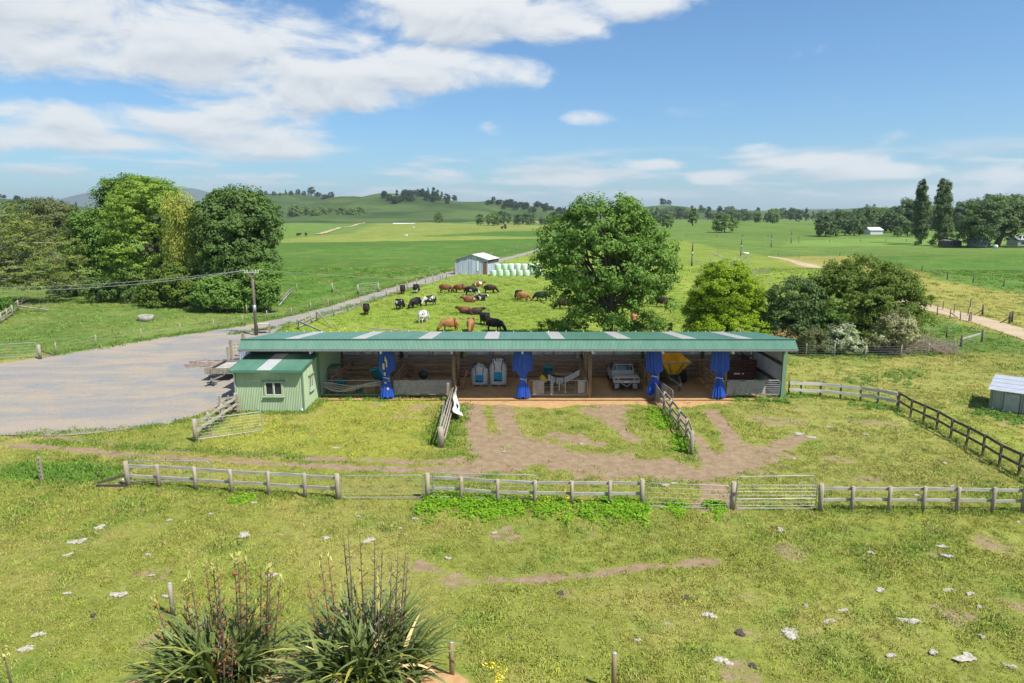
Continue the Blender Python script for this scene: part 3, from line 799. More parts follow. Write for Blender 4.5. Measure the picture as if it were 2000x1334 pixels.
gc = tint(GP[:, 0], GP[:, 1]) * rng.uniform(0.62, 1.35, (len(GP), 1)) * (1 + (rng.uniform(-.1, .1, (len(GP), 3))))
dryp = rng.uniform(0, 1, len(GP)) < np.where(GP[:, 1] < 60, 0.17, 0.06)
gc[dryp] = gc[dryp] * 0.35 + np.array((0.30, 0.25, 0.10)) * 0.65
grass_object('grass', GP, gc * 1.4, 'short green and yellowing pasture grass across the paddocks')

# ================================================================ the long green shed
YF, YB = 43.5, 49.75                       # post line, back of roof
XL, XR = -17.05, 17.75
POSTX = [-12.72, -8.28, -3.80, 0.66, 5.10, 9.53, 13.95, 17.75]
shed = thing('farm_shed', (0.35, 46.6, 0), 'long open fronted green roofed farm shed with eight bays', 'shed')
RT0, RT1 = (42.6, 4.08), (YB, 3.33)        # roof front top and back (y, z)
def roofz(y): return RT0[1] + (RT1[1] - RT0[1]) * (y - RT0[0]) / (RT1[0] - RT0[0])
SKYX = [-14.2, -9.9, -5.6, -1.33, 2.96, 7.2, 11.4, 15.05]
def roof_piece(nm, m, x0, x1, lift=0.0):
    b = MB(); b.sheet((x0, RT0[0], RT0[1] + lift), (x1, RT0[0], RT0[1] + lift), (x1, YB, RT1[1] + lift), (x0, YB, RT1[1] + lift), 0.19, 0.010)
    return b.build(nm, m, shed)
edges = [XL - .15]
for s in SKYX: edges += [s - 0.43, s + 0.43]
edges.append(XR + .2)
for i in range(0, len(edges), 2): roof_piece('roof_panel', 'roof_green', edges[i] - .002, edges[i + 1] + .002)
for s in SKYX: roof_piece('skylight', 'skylight_sheet', s - 0.45, s + 0.45, 0.012)
b = MB()                                    # drooping corrugated fascia in sheets
fx = np.linspace(XL - .17, XR + .22, 9)
for i in range(8):
    q = MB(); w = 0.30
    q.sheet((fx[i], 42.0 - 0.0, 3.56), (fx[i + 1], 42.0, 3.56), (fx[i + 1], 42.59, 4.075), (fx[i], 42.59, 4.075), 0.085, 0.007)
    q.build('fascia_panel', 'roof_green', shed)
MB().beam((XL - .17, 42.60, 4.105), (XR + .22, 42.60, 4.105), 0.16, 0.03).build('ridge_cap', 'roof_green', shed)
MB().beam((XL - .17, 42.02, 3.49), (XR + .22, 42.02, 3.49), 0.11, 0.10).build('gutter', 'steel_grey', shed)
for i in range(54):
    if i % 2 == 0:
        x = XL + .4 + i * 0.645
        MB().box((x, YB - .03, RT1[1] + .05), (.07, .07, .05)).build('roof_clip', 'white_paint', shed)
# gable triangles at the ends of the fascia
for x in (XL - .16, XR + .21):
    MB().prism([(42.02, 3.52), (42.6, 4.06), (YB - .05, 3.31), (YB - .05, 3.12), (42.9, 3.52)], 'x', x - .012, x + .012).build('barge_board', 'roof_green', shed)
# frame
for i, x in enumerate(POSTX):
    top = 3.5
    if i == 7:
        q = MB(); q.box((x, YF - .05, 1.78), (.24, .24, 3.56)); q.build('post', 'trim_green', shed)
    elif i == 0:
        q = MB(); q.box((x + .02, YF + .02, 1.75), (.2, .2, 3.5)); q.build('post', 'trim_green', shed)
    else:
        q = MB(); q.tube([(x, YF, -.05), (x, YF, 1.8), (x, YF, 3.5)], [.135, .128, .12], 10); q.build('post', 'wood_pole', shed)
    if i < 7: MB().box((x, 42.35, 3.37), (.10, .5, .26)).build('bracket', 'white_paint', shed)
    MB().beam((x, 42.75, 3.84), (x, YB - .3, 3.10), .09, .24).build('rafter', 'wood_pen', shed)
    MB().tube([(x + .1, YB - .45, 0), (x + .1, YB - .45, 3.2)], .12, 8).build('back_post', 'dark_board', shed)
    if i > 0 and i < 7:
        MB().tube([(x + .05, 46.6, 0), (x + .05, 46.6, 3.4)], .11, 8).build('inner_post', 'wood_pen', shed)
for yy in (43.2, 44.9, 46.6, 48.3): MB().beam((XL, yy, roofz(yy) - .09), (XR, yy, roofz(yy) - .09), .07, .12).build('purlin', 'wood_pen', shed)
MB().beam((XL, YF + .05, 3.38), (XR, YF + .05, 3.38), .09, .22).build('lintel_beam', 'wood_pen', shed)
# walls
bx = [XL] + POSTX
for i in range(len(bx) - 1):
    MB().sheet((bx[i] + .003, YB - .22, 0.02), (bx[i + 1] - .003, YB - .22, 0.02), (bx[i + 1] - .003, YB - .22, 3.30), (bx[i] + .003, YB - .22, 3.30), .152, .012).build('back_wall_sheet', 'wall_zinc', shed)
    if i > 0:
        for k, z in enumerate((0.22, 0.50, 0.78, 1.06, 1.33)):
            MB().box(((bx[i] + bx[i + 1]) / 2, YB - .62 + random.uniform(-.01, .01), z), (bx[i + 1] - bx[i] - .02, .05, .235 if k < 4 else .2)).build('plank', 'wood_pen', shed)
        MB().beam((bx[i] + .01, YB - .32, 1.58), (bx[i + 1] - .01, YB - .32, 1.58), .08, .16).build('wall_girt', 'wood_pen', shed)
        MB().box(((bx[i] + bx[i + 1]) / 2 + .2, YB - .31, 2.3), (.12, .07, 1.7)).build('wall_stud', 'wood_pen', shed)
MB().sheet((XR, YB - .25, .02), (XR, YF + .1, .02), (XR, YF + .1, 3.45), (XR, YB - .25, 3.25), .152, .012).build('end_wall', 'wall_zinc', shed)
MB().sheet((XL, YF - .1, .02), (XL, YB - .25, .02), (XL, YB - .25, 3.25), (XL, YF - .1, 3.45), .152, .012).build('end_wall', 'wall_zinc', shed)
for z in (0.95, 2.25): MB().beam((XR - .1, YB - .3, z), (XR - .1, YF + .15, z), .1, .18).build('wall_girt', 'dark_board', shed)
MB().sheet((-12.62, YB - .3, .02), (-12.62, YF + .2, .02), (-12.62, YF + .2, 3.4), (-12.62, YB - .3, 3.2), .152, .012).build('partition_wall', 'wall_green', shed)
MB().box(((-12.72 + XL) / 2, YF + .06, 3.22), (4.2, .03, .55)).build('infill_panel', 'dark_board', shed)
# pen partitions of rails
def partition(x, y0, y1, rails=4, top=1.25, dx=0.0, m='wood_pen'):
    for k in range(3):
        yy = y0 + (y1 - y0) * k / 2
        MB().box((x + dx * k / 2, yy, top / 2 + .02), (.12, .12, top + .04)).build('partition_post', m, shed)
    for k in range(rails):
        z = top - .08 - k * (top - .15) / rails
        MB().beam((x + .075, y0, z), (x + .075 + dx, y1, z), .04, .15).build('partition_rail', m, shed)
partition(-12.1, 44.6, 49.0, dx=.2); partition(-8.0, 43.9, 49.0, dx=.15); partition(4.85, 44.0, 49.0, dx=-.05); partition(9.25, 43.95, 49.0, dx=.05); partition(13.6, 44.3, 49.0, dx=.05)
for k, z in enumerate((.45, .8, 1.15)): MB().beam((-11.9, 47.4, z), (-8.3, 47.4, z), .04, .16).build('pen_rail', 'wood_pen', shed)
MB().beam((-8.0, 47.9, 1.2), (-7.1, 47.9, .35), .04, .14).build('brace', 'wood_pen', shed); MB().box((-6.95, 47.9, .65), (.13, .13, 1.3)).build('pen_post', 'wood_pen', shed)
for z in (.3, .75, 1.2): MB().beam((-6.9, 47.95, z), (-4.0, 47.95, z), .04, .16).build('pen_rail', 'wood_pen', shed)
# cards, painted marks and hung things on the back wall
for px, py, w, h in ((722, 688, .38, .28), (849, 690, .40, .30), (935, 690, .40, .30), (1043, 691, .32, .28), (1160, 691, .36, .28), (1352, 692, .36, .32)):
    q = V(px, py, YB - .25); MB().box(q, (w, .012, h)).build('notice_card', 'paper_white', shed)
def paint_mark(txt, px, py, size, m):
    q = V(px, py, YB - .27)
    c = bpy.data.curves.new('painted_mark', 'FONT'); c.body = txt; c.size = size; c.align_x = 'CENTER'; c.align_y = 'CENTER'; c.extrude = 0.002
    o = bpy.data.objects.new('painted_mark', c); COL.objects.link(o)
    dg = bpy.context.evaluated_depsgraph_get(); me = bpy.data.meshes.new_from_object(o.evaluated_get(dg)); bpy.data.objects.remove(o)
    me.materials.clear()
    o = link('painted_mark', me, m, shed, q - root_loc(shed), (R(90), 0, 0)); return o
paint_mark('1', 838, 688, .62, 'mark_blue'); paint_mark('2', 957, 687, .66, 'mark_blue'); paint_mark('3', 1061, 687, .66, 'mark_blue'); paint_mark('8', 707, 688, .5, 'mark_red')
floor_b = MB()
for i in range(88):
    pass
xs = np.linspace(XL + .05, XR - .02, 60); ys = np.linspace(42.95, YB - .25, 14)
FX, FY = np.meshgrid(xs, ys); FZ = .012 + (fbm(FX, FY, .9, 301, 3) - .5) * .03
ii = np.arange(FX.size).reshape(FX.shape)
tag(link('shed_floor', mesh_np('shed_floor', np.stack([FX, FY, FZ + .012], -1).reshape(-1, 3), np.stack([ii[:-1, :-1], ii[:-1, 1:], ii[1:, 1:], ii[1:, :-1]], -1).reshape(-1, 4), True), 'sawdust'), kind='structure')

# little lean-to roof at the far left corner
lt = thing('lean_to', (-18.0, 48, 0), 'small grey lean-to with pale roof strip at end of long shed', 'lean-to')
MB().sheet((-18.4, 44.6, 3.20), (XL - .2, 44.6, 3.45), (XL - .2, 50.6, 3.2), (-18.4, 50.6, 2.95), .15, .014).build('roof_sheet', 'wall_green', lt)
MB().quad((-17.9, 44.62, 3.345), (-17.62, 44.62, 3.40), (-17.62, 50.6, 3.15), (-17.9, 50.6, 3.09)).build('skylight', 'skylight_sheet', lt)
MB().sheet((-18.3, 44.8, 0), (XL - .22, 44.8, 0), (XL - .22, 44.8, 3.3), (-18.3, 44.8, 3.15), .15, .012).build('front_wall', 'tin_pale', lt)
MB().sheet((-18.3, 50.4, 0), (-18.3, 44.8, 0), (-18.3, 44.8, 3.15), (-18.3, 50.4, 2.9), .15, .012).build('side_wall', 'tin_pale', lt)

# ================================================================ green office lean-to
OX0, OX1, OY0, OY1 = -16.78, -12.72, 40.3, 43.46
of = thing('office_hut', ((OX0 + OX1) / 2, 41.9, 0), 'pale green corrugated office room with two windows joined to long shed', 'office')
zf, zb = 2.60, 2.90
WX0, WX1, WZ0, WZ1 = -15.05, -13.95, 1.02, 1.92         # front window opening
q = MB(); q.sheet((OX0, OY0, -.03), (WX0, OY0, -.03), (WX0, OY0, zf), (OX0, OY0, zf), .1, .014); q.build('front_wall', 'wall_green', of)
q = MB(); q.sheet((WX1, OY0, -.03), (OX1, OY0, -.03), (OX1, OY0, zf), (WX1, OY0, zf), .1, .014); q.build('front_wall', 'wall_green', of)
q = MB(); q.sheet((WX0, OY0, -.03), (WX1, OY0, -.03), (WX1, OY0, WZ0), (WX0, OY0, WZ0), .1, .014); q.sheet((WX0, OY0, WZ1), (WX1, OY0, WZ1), (WX1, OY0, zf), (WX0, OY0, zf), .1, .014); q.build('front_wall', 'wall_green', of)
SY0, SY1 = 41.55, 42.35                                   # side window
for a, c, z0, z1a, z1b in ((OY0, SY0, -.03, zf, None), (SY1, OY1, -.03, zf, None)):
    za = zf + (zb - zf) * (a - OY0) / (OY1 - OY0); zc = zf + (zb - zf) * (c - OY0) / (OY1 - OY0)
    MB().sheet((OX1, a, -.03), (OX1, c, -.03), (OX1, c, zc), (OX1, a, za), .1, .014).build('side_wall', 'wall_green', of)
q = MB(); q.sheet((OX1, SY0, -.03), (OX1, SY1, -.03), (OX1, SY1, 1.02), (OX1, SY0, 1.02), .1, .014); q.sheet((OX1, SY0, 1.95), (OX1, SY1, 1.95), (OX1, SY1, zf + .19), (OX1, SY0, zf + .11), .1, .014); q.build('side_wall', 'wall_green', of)
MB().sheet((OX0, OY1, -.03), (OX0, OY0, -.03), (OX0, OY0, zf), (OX0, OY1, zb), .1, .014).build('side_wall', 'wall_green', of)
for x, y in ((OX1 + .012, OY0 - .012), (OX0 - .012, OY0 - .012)): MB().box((x, y, zf / 2), (.07, .07, zf)).build('corner_flashing', 'trim_green', of)
r0, r1 = OY0 - .30, OY1 - .02
sw = (-15.35, -14.55)
def oroof(nm, m, x0, x1, lift): MB().sheet((x0, r0, 2.68 + lift), (x1, r0, 2.68 + lift), (x1, r1, 2.98 + lift), (x0, r1, 2.98 + lift), .1, .013).build(nm, m, of)
oroof('roof_panel', 'roof_green', OX0 - .28, sw[0], 0); oroof('roof_panel', 'roof_green', sw[1], OX1 + .08, 0); oroof('skylight', 'skylight_sheet', sw[0] - .02, sw[1] + .02, .012)
MB().beam((OX0 - .30, r0 - .05, 2.60), (OX1 + .10, r0 - .05, 2.60), .11, .13).build('gutter', 'roof_green', of)
MB().beam((OX1 + .09, r0, 2.64), (OX1 + .09, r1, 2.94), .03, .16).build('barge_board', 'roof_green', of)
MB().beam((OX0 - .29, r0, 2.64), (OX0 - .29, r1, 2.94), .03, .16).build('barge_board', 'roof_green', of)
MB().tube([(OX0 - .06, r0 - .02, 2.55), (OX0 - .06, OY0 - .06, 2.35), (OX0 - .06, OY0 - .06, .02)], .045, 8).build('downpipe', 'white_paint', of)
MB().tube([(OX1 - .10, OY0 - .10, .0), (OX1 - .10, OY0 - .10, .22)], .05, 8).build('drain_pipe', 'white_paint', of)
def window(parent, x0, x1, y0, y1, z0, z1, ax):
    c = ((x0 + x1) / 2, (y0 + y1) / 2); t = .07; fr = MB(); w = (x1 - x0) if ax == 'x' else (y1 - y0)
    def bar(a0, a1, zz0, zz1, th=.09):
        if ax == 'x': fr.box(((a0 + a1) / 2, c[1], (zz0 + zz1) / 2), (a1 - a0, th, zz1 - zz0))
        else: fr.box((c[0], (a0 + a1) / 2, (zz0 + zz1) / 2), (th, a1 - a0, zz1 - zz0))
    a0, a1 = (x0, x1) if ax == 'x' else (y0, y1)
    bar(a0 - .03, a0 + t, z0, z1); bar(a1 - t, a1 + .03, z0, z1); bar(a0 + t, a1 - t, z1 - t, z1); bar(a0 + t, a1 - t, z0, z0 + t); bar((a0 + a1) / 2 - .035, (a0 + a1) / 2 + .035, z0 + t, z1 - t)
    wo = fr.build('window', 'wall_green', parent)
    for k in range(2):
        s0 = a0 + t if k == 0 else (a0 + a1) / 2 + .035; s1 = (a0 + a1) / 2 - .035 if k == 0 else a1 - t
        q = MB()
        if ax == 'x': q.box(((s0 + s1) / 2, c[1] + .01, (z0 + z1) / 2), (s1 - s0, .01, z1 - z0 - 2 * t))
        else: q.box((c[0] - .01, (s0 + s1) / 2, (z0 + z1) / 2), (.01, s1 - s0, z1 - z0 - 2 * t))
        q.build('pane', 'glass_dark', wo)
        q = MB(); e = .018
        for (u0, u1, v0, v1) in ((s0, s1, z0 + t, z0 + t + e), (s0, s1, z1 - t - e, z1 - t), (s0, s0 + e, z0 + t + e, z1 - t - e), (s1 - e, s1, z0 + t + e, z1 - t - e)):
            if ax == 'x': q.box(((u0 + u1) / 2, c[1] - .02, (v0 + v1) / 2), (u1 - u0, .03, v1 - v0))
            else: q.box((c[0] + .02, (u0 + u1) / 2, (v0 + v1) / 2), (.03, u1 - u0, v1 - v0))
        q.build('sash', 'white_paint', wo)
    q = MB()
    if ax == 'x': q.box((c[0], c[1] - .07, z0 - .05), (w + .2, .12, .06))
    else: q.box((c[0] + .07, c[1], z0 - .05), (.12, w + .2, .06))
    q.build('sill', 'wall_green', wo)
    q = MB()
    if ax == 'x': q.box((c[0], c[1] - .06, z1 + .04), (w + .34, .10, .05))
    else: q.box((c[0] + .06, c[1], z1 + .04), (.10, w + .28, .05))
    q.build('hood', 'trim_green', wo)
window(of, WX0, WX1, OY0 - .01, OY0 - .01, WZ0, WZ1, 'x')
window(of, OX1 + .012, OX1 + .012, SY0, SY1, 1.02, 1.95, 'y')

# ================================================================ gathered blue tarpaulins
def tarp(x, seed, label, y=43.18, zb=.16, zw=1.42, zt=3.30, prints=False, skew=0.0, wide=.62):
    r = np.random.default_rng(seed + 70); n = 96; m = 36; eL, eR = r.uniform(.55, 1.0), r.uniform(.75, 1.12); hL, hR = r.uniform(-.35, .3), r.uniform(-.35, .3)
    ph = r.uniform(0, 6.28, 5); Vs = []; Fs = []
    for j in range(m + 1):
        t = j / m; z = zb + (zt - zb) * t
        keys = [(zb, .42), (zb + .5, .34), (zw - .15, .19), (zw, .16), (zw + .15, .20), (1.9, .38), (2.3, wide * .92), (2.45, wide * .9), (2.8, .50), (zt, .42)]
        rad = np.interp(z, [k[0] for k in keys], [k[1] for k in keys]); cx = skew * max(0, z - zw) / 1.8
        fold = .24 if z < zw else .26
        for i in range(n):
            a = 2 * math.pi * i / n
            k = 1 + fold * (1.6 * abs(math.sin(6.5 * a + ph[0] + .25 * z)) - 1) + .12 * math.sin(15 * a + ph[1] + .4 * math.sin(2 * z)) + .09 * math.sin(4 * a + ph[2] + z)
            if z > zw: k *= 1 + ((eR if math.cos(a) > 0 else eL) - 1) * abs(math.cos(a)) * math.exp(-((z - 2.35 - (hR if math.cos(a) > 0 else hL)) / .5) ** 2)
            sq = .34 if z > zw + .3 else .55
            zz = z + (.05 * math.sin(7 * a + ph[3]) if j == 0 else 0)
            zz -= .42 * abs(math.cos(a)) ** 4 * math.exp(-((z - 2.35) / .28) ** 2)
            Vs.append((cx + rad * k * math.cos(a), rad * k * sq * math.sin(a), zz))
    for j in range(m):
        for i in range(n): i2 = (i + 1) % n; Fs.append((j * n + i, j * n + i2, (j + 1) * n + i2, (j + 1) * n + i))
    t = thing('tarpaulin', (x, y, 0), label, 'tarpaulin', 'blue tarpaulins tied at the shed posts')
    link('curtain', mesh_np('curtain', Vs, Fs, True), 'tarp_blue', t)
    q = MB(); pts = []
    for i in range(25):
        a = 2 * math.pi * i / 24; pts.append((.20 * math.cos(a), .125 * math.sin(a), zw + .03 * math.sin(2 * a)))
    q.tube(pts, .028, 6, cap=False); q.tube([(.17, -.08, zw), (.22, -.12, zw - .25)], .018, 5); q.build('tie_rope', 'rope', t, world=False)
    if prints:
        for (dx, z, w, h) in ((-.10, 2.25, .13, .42), (.10, 2.45, .09, .5), (-.05, 1.75, .12, .22), (.02, 2.72, .08, .3), (-.03, 1.15, .12, .12), (.12, .75, .12, .16)):
            rad = np.interp(z, [zb, zw, 2.25, zt], [.40, .165, wide, .44]); sq = .34 if z > zw + .3 else .55
            q = MB(); q.box((dx + skew * max(0, z - zw) / 1.8, -rad * sq * 1.19 - .012, z), (w, .012, h), rx=0.0); q.build('printed_patch', 'print_yellow', t, world=False)
    return t
tarp(-8.18, 1, zw=1.46, label= 'gathered blue tarpaulin with yellow prints between the first two gates', prints=True)
tarp(.72, 2, zw=1.36, label= 'gathered blue tarpaulin hanging right of the white bulk bags', wide=.66)
tarp(9.28, 3, zw=1.55, zb=.35, label= 'gathered blue tarpaulin with pale label beside the yellow hopper', prints=False, skew=-.12, wide=.62)
q = V(1273.5, 701, 42.9)
tarp(13.50, 4, zw=1.44, label= 'gathered blue tarpaulin hanging left of the maroon crate trailer', wide=.60)

# ================================================================ gates
def gate(name, p0, p1, h, label, z0=.14, bars=5, stays=3, m='galvanised', cloth=None, r=.022, parent_group=None, cm='cloth_shade', rake=0.0):
    p0 = Vector(p0); p1 = Vector(p1); L = (p1 - p0).length; u = (p1 - p0).normalized(); nrm = Vector((u.y, -u.x, 0)).normalized()
    if nrm.y > 0: nrm = -nrm
    t = thing(name, (p0 + p1) / 2, label, 'gate', parent_group)
    def pt(s, z): return p0 + u * s + Vector((0, 0, z + z0)) + nrm * rake * z
    c = .14; q = MB(); pts = []
    for cs, cz, a0 in ((c, c, 180), (L - c, c, 270), (L - c, h - c, 0), (c, h - c, 90)):
        for k in range(4): a = R(a0 + k * 30); pts.append(pt(cs + c * math.cos(a), cz + c * math.sin(a)))
    pts.append(pts[0]); q.tube(pts, r, 6, cap=False); q.build('frame', m, t)
    for k in range(bars):
        z = h * (k + .8) / (bars + .7) ; MB().tube([pt(.02, z), pt(L - .02, z)], r * .24, 4, smooth=False).build('bar', m, t)
    for k in range(stays):
        s = L * (k + 1) / (stays + 1); MB().tube([pt(s, .0), pt(s, h)], r * .30, 4, smooth=False).build('stay', m, t)
    if cloth:
        for (s0, s1, zt, zbm) in cloth:
            n = 26; mm = 8; Vs = []; Fs = []; rr = np.random.default_rng(int(s0 * 100 + L * 10))
            ph = rr.uniform(0, 6, 4)
            for i in range(n + 1):
                s = s0 + (s1 - s0) * i / n
                for j in range(mm + 1):
                    v = j / mm; zz = zbm + (zt - zbm) * v + .03 * math.sin(s * 5 + ph[0]) * (v < .05 or v > .95)
                    w = pt(s, zz) + nrm * (.035 + .03 * math.sin(s * 7 + ph[1] + v * 2) + .02 * math.sin(s * 17 + ph[2] + 3 * v)); Vs.append(w - root_loc(t))
            for i in range(n):
                for j in range(mm): a = i * (mm + 1) + j; Fs.append((a, a + mm + 1, a + mm + 2, a + 1))
            link('shade_cloth', mesh_np('shade_cloth', Vs, Fs, True), cm, t)
    return t
gate('shed_gate', (-12.45, 43.3, .1), (-8.6, 43.3, .1), .98, 'silver mesh gate with grey hoses on it, beside the green office', z0=.16, bars=6, stays=7)
gate('shed_gate', (-7.75, 43.3, .1), (-3.95, 43.3, .1), .98, 'gate fully covered in grey shade cloth, left of white bulk bags', z0=.16, bars=6, stays=6, cloth=[(.05, 3.75, .97, .05)])
gate('shed_gate', (1.1, 43.3, .1), (4.92, 43.3, .1), .98, 'silver gate with torn cloth strips in front of the mower', z0=.16, bars=6, stays=4, cloth=[(.25, 1.0, .95, .05), (1.42, 1.6, .95, .03), (1.95, 2.03, .95, .3), (2.35, 2.42, .95, .1), (3.2, 3.65, .95, .1)])
gate('shed_gate', (13.85, 43.3, .1), (17.5, 43.3, .1), .98, 'silver gate with grey cloth in front of the maroon crate trailer', z0=.16, bars=6, stays=3, cloth=[(.2, .7, .93, .05), (.72, 2.75, .95, .06)])
q = thing('hose', (-10.6, 43.2, .5), 'pale grey hoses looped along the gate beside the green office', 'hose')
for k in range(5):
    pts = []
    for i in range(13):
        t = i / 12; pts.append((-12.3 + 3.7 * t, 43.2 + .02 * k, 1.14 - .06 * k - (.26 + .06 * k) * math.sin(math.pi * min(1, t * (1.0 + .1 * k))) * (1 - .35 * t) + .05 * math.sin(9 * t + k)))
    MB().tube(pts, .035, 5).build('hose_loop', 'cloth_shade' if k % 2 else 'rail_grey', q)

# ================================================================ fences of posts and rails
def rail_fence(name, pts, label, post_h=1.08, post_r=.085, rails=((.92, .14), (.45, .14)), mp='wood_grey', mr='rail_grey', side=-1, square=False, cat='fence', big=(), skip=(), rail_t=.04):
    pts = [Vector(p) for p in pts]; t = thing(name, pts[0], label, cat)
    off = root_loc(t)
    pm = {}
    for i, p in enumerate(pts):
        hh = post_h * (1.08 if i in big else 1.0) * (1 + .03 * math.sin(i * 2.7)); r = post_r * (1.35 if i in big else 1.0)
        key = (i in big)
        if key not in pm:
            q = MB()
            if square: q.box((0, 0, post_h * (1.08 if key else 1) / 2 - .05), (r * 1.7, r * 1.7, post_h * (1.08 if key else 1) + .1))
            else: q.tube([(0, 0, -.1), (0, 0, post_h * .5), (0, 0, post_h * (1.08 if key else 1))], [r * 1.03, r, r * .97], 9)
            pm[key] = q.mesh('post')
        link('post', pm[key], mp, t, p - off, (R(random.uniform(-1.5, 1.5)), R(random.uniform(-1.5, 1.5)), random.uniform(0, 6) if not square else math.atan2((pts[-1] - pts[0]).y, (pts[-1] - pts[0]).x)))
    for i in range(len(pts) - 1):
        if i in skip: continue
        d = (pts[i + 1] - pts[i]); n = Vector((d.y, -d.x, 0)).normalized() * (side * (post_r + rail_t / 2 + .004))
        dd = d.normalized() * .002
        for (z, w) in rails:
            a = pts[i] + n + dd + Vector((0, 0, z + random.uniform(-.02, .02))); c = pts[i + 1] + n - dd + Vector((0, 0, z + random.uniform(-.02, .02)))
            MB().beam(a, c, rail_t, w).build('rail', mr, t)
    return t
def PP(lst): return [P(a, b) for a, b in lst]
F1 = PP([(251, 950), (311, 952), (383, 957), (453, 962), (525, 967), (596, 971), (660, 976)])
rail_fence('rail_fence', F1, 'grey timber post and rail fence before the wheel ruts, seven posts', big=(0, 6), rails=((.93, .125), (.45, .125)), post_r=.075)
F2 = PP([(835, 975), (900, 978), (972, 984), (1044, 986), (1117, 987), (1190, 987), (1254, 988)])
rail_fence('rail_fence', F2, 'grey timber post and rail fence standing in bright green weeds', big=(0, 6), rails=((.95, .125), (.48, .125)), post_r=.075)
F3 = PP([(1602, 998), (1663, 998), (1735, 999), (1801, 999), (1868, 1000), (1937, 1001), (1998, 1002), (2066, 1003), (2134, 1004), (2202, 1005), (2270, 1006)])
rail_fence('rail_fence', F3, 'grey timber post and rail fence ending at the picture edge, right of the gates', big=(0, 6), rails=((.93, .125), (.46, .125)), post_r=.075)
gp = P(1430, 995); gpost = thing('gate_post', gp, 'single thick round timber post standing between two wire gates', 'post')
MB().tube([gp - Vector((0, 0, .1)), gp + Vector((0, 0, .6)), gp + Vector((0, 0, 1.2))], [.115, .11, .105], 10).build('post', 'wood_grey', gpost)
MB().box(gp + Vector((.02, -.12, .75)), (.12, .05, .1)).build('latch', 'rust_door', gpost)
gate('field_gate', P(669, 977), P(826, 976), .98, 'silver wire gate between two timber fences, no weeds under it', z0=.12, bars=4, stays=0, r=.018)
gate('field_gate', P(1264, 990), P(1424, 996), 1.0, 'silver wire gate with weeds behind it, left of the lone gate post', z0=.05, bars=4, stays=0, r=.018)
gate('field_gate', P(1437, 997), P(1592, 997), 1.0, 'silver barred gate between the lone gate post and the right fence', z0=.1, bars=6, stays=4, r=.015)
gate('field_gate', P(1437, 985), P(1589, 982), 1.0, 'second silver gate standing open just behind the barred gate', z0=.22, bars=0, stays=0, r=.018)
gate('field_gate', P(256, 944), P(412, 944), .95, 'silver gate folded back behind the leftmost timber fence', z0=.1, bars=2, stays=2)
gate('field_gate', P(847, 974), P(1046, 978), 1.05, 'silver gate folded back behind the fence in the weeds', z0=.1, bars=3, stays=1)
ls = P(82, 940); lst = thing('slotted_post', ls, 'lone slotted timber post in long grass at the left', 'post')
MB().box(ls + Vector((0, 0, .55)), (.10, .10, 1.2)).build('post', 'wood_grey', lst)
for k in range(5): MB().box(ls + Vector((0, -.053, .25 + .2 * k)), (.05, .01, .05)).build('insulator', 'black_steel', lst)
bt = thing('brace_strut', P(232, 948), 'dark timber strut lying low beside the end fence post', 'strut')
MB().beam(P(185, 945, .05), P(248, 930, .0) + Vector((0, 0, .1)), .09, .09).build('strut', 'dark_board', bt); MB().beam(P(188, 948, .05), P(246, 948, .06), .08, .08).build('ground_rail', 'dark_board', bt)
bot = thing('white_insulators', P(243, 935), 'row of white insulators beside the end post of timber fence', 'insulators')
for k in range(3): MB().lathe([(.035, 0), (.045, .03), (.035, .06)], P(240, 938 - 0, .35 + .22 * k), 8).build('insulator', 'porcelain', bot)

# right side fence: pale arm then dark arm
F4 = PP([(1540, 772), (1563, 773), (1602, 775), (1641, 779), (1680, 783), (1714, 788), (1752, 796)])
rail_fence('rail_fence', F4, 'pale weathered two rail fence running from shed corner to dark fence', post_h=1.0, post_r=.07, rails=((.88, .2), (.42, .18)), square=True, mr='rail_pale', mp='wood_dark', side=1)
F5 = PP([(1754, 800), (1778, 815), (1803, 826), (1829, 839), (1857, 856), (1887, 872), (1919, 890), (1951, 910), (1989, 929), (2030, 950), (2075, 973), (2125, 999)])
rail_fence('rail_fence', F5, 'dark stained two rail fence running downhill to the right edge', post_h=1.12, post_r=.052, rails=((1.0, .14), (.5, .13)), square=True, mr='wood_dark', mp='wood_dark')

# fence and gates standing out from the shed, right of the pickup
F6 = PP([(1296, 800), (1309, 818), (1325, 839), (1340, 858), (1350, 888)])
rail_fence('rail_fence', F6, 'timber yard fence with low side mesh running out from the pickup bay', post_h=1.15, post_r=.075, rails=((1.05, .15), (.6, .13), (.25, .1)), big=(4,), mr='wood_grey')
gate('yard_gate', P(1278, 780), P(1298, 812), 1.02, 'silver gate in grey cloth hinged at tarpaulin beside yellow hopper, nearer one', z0=.1, bars=6, stays=4, cloth=[(.1, 1.6, .98, .05)])
gate('yard_gate', P(1287, 776), P(1313, 797), 1.0, 'silver gate in grey cloth hinged at tarpaulin beside yellow hopper, farther one', z0=.12, bars=6, stays=3, cloth=[(.1, 1.6, .97, .05)])
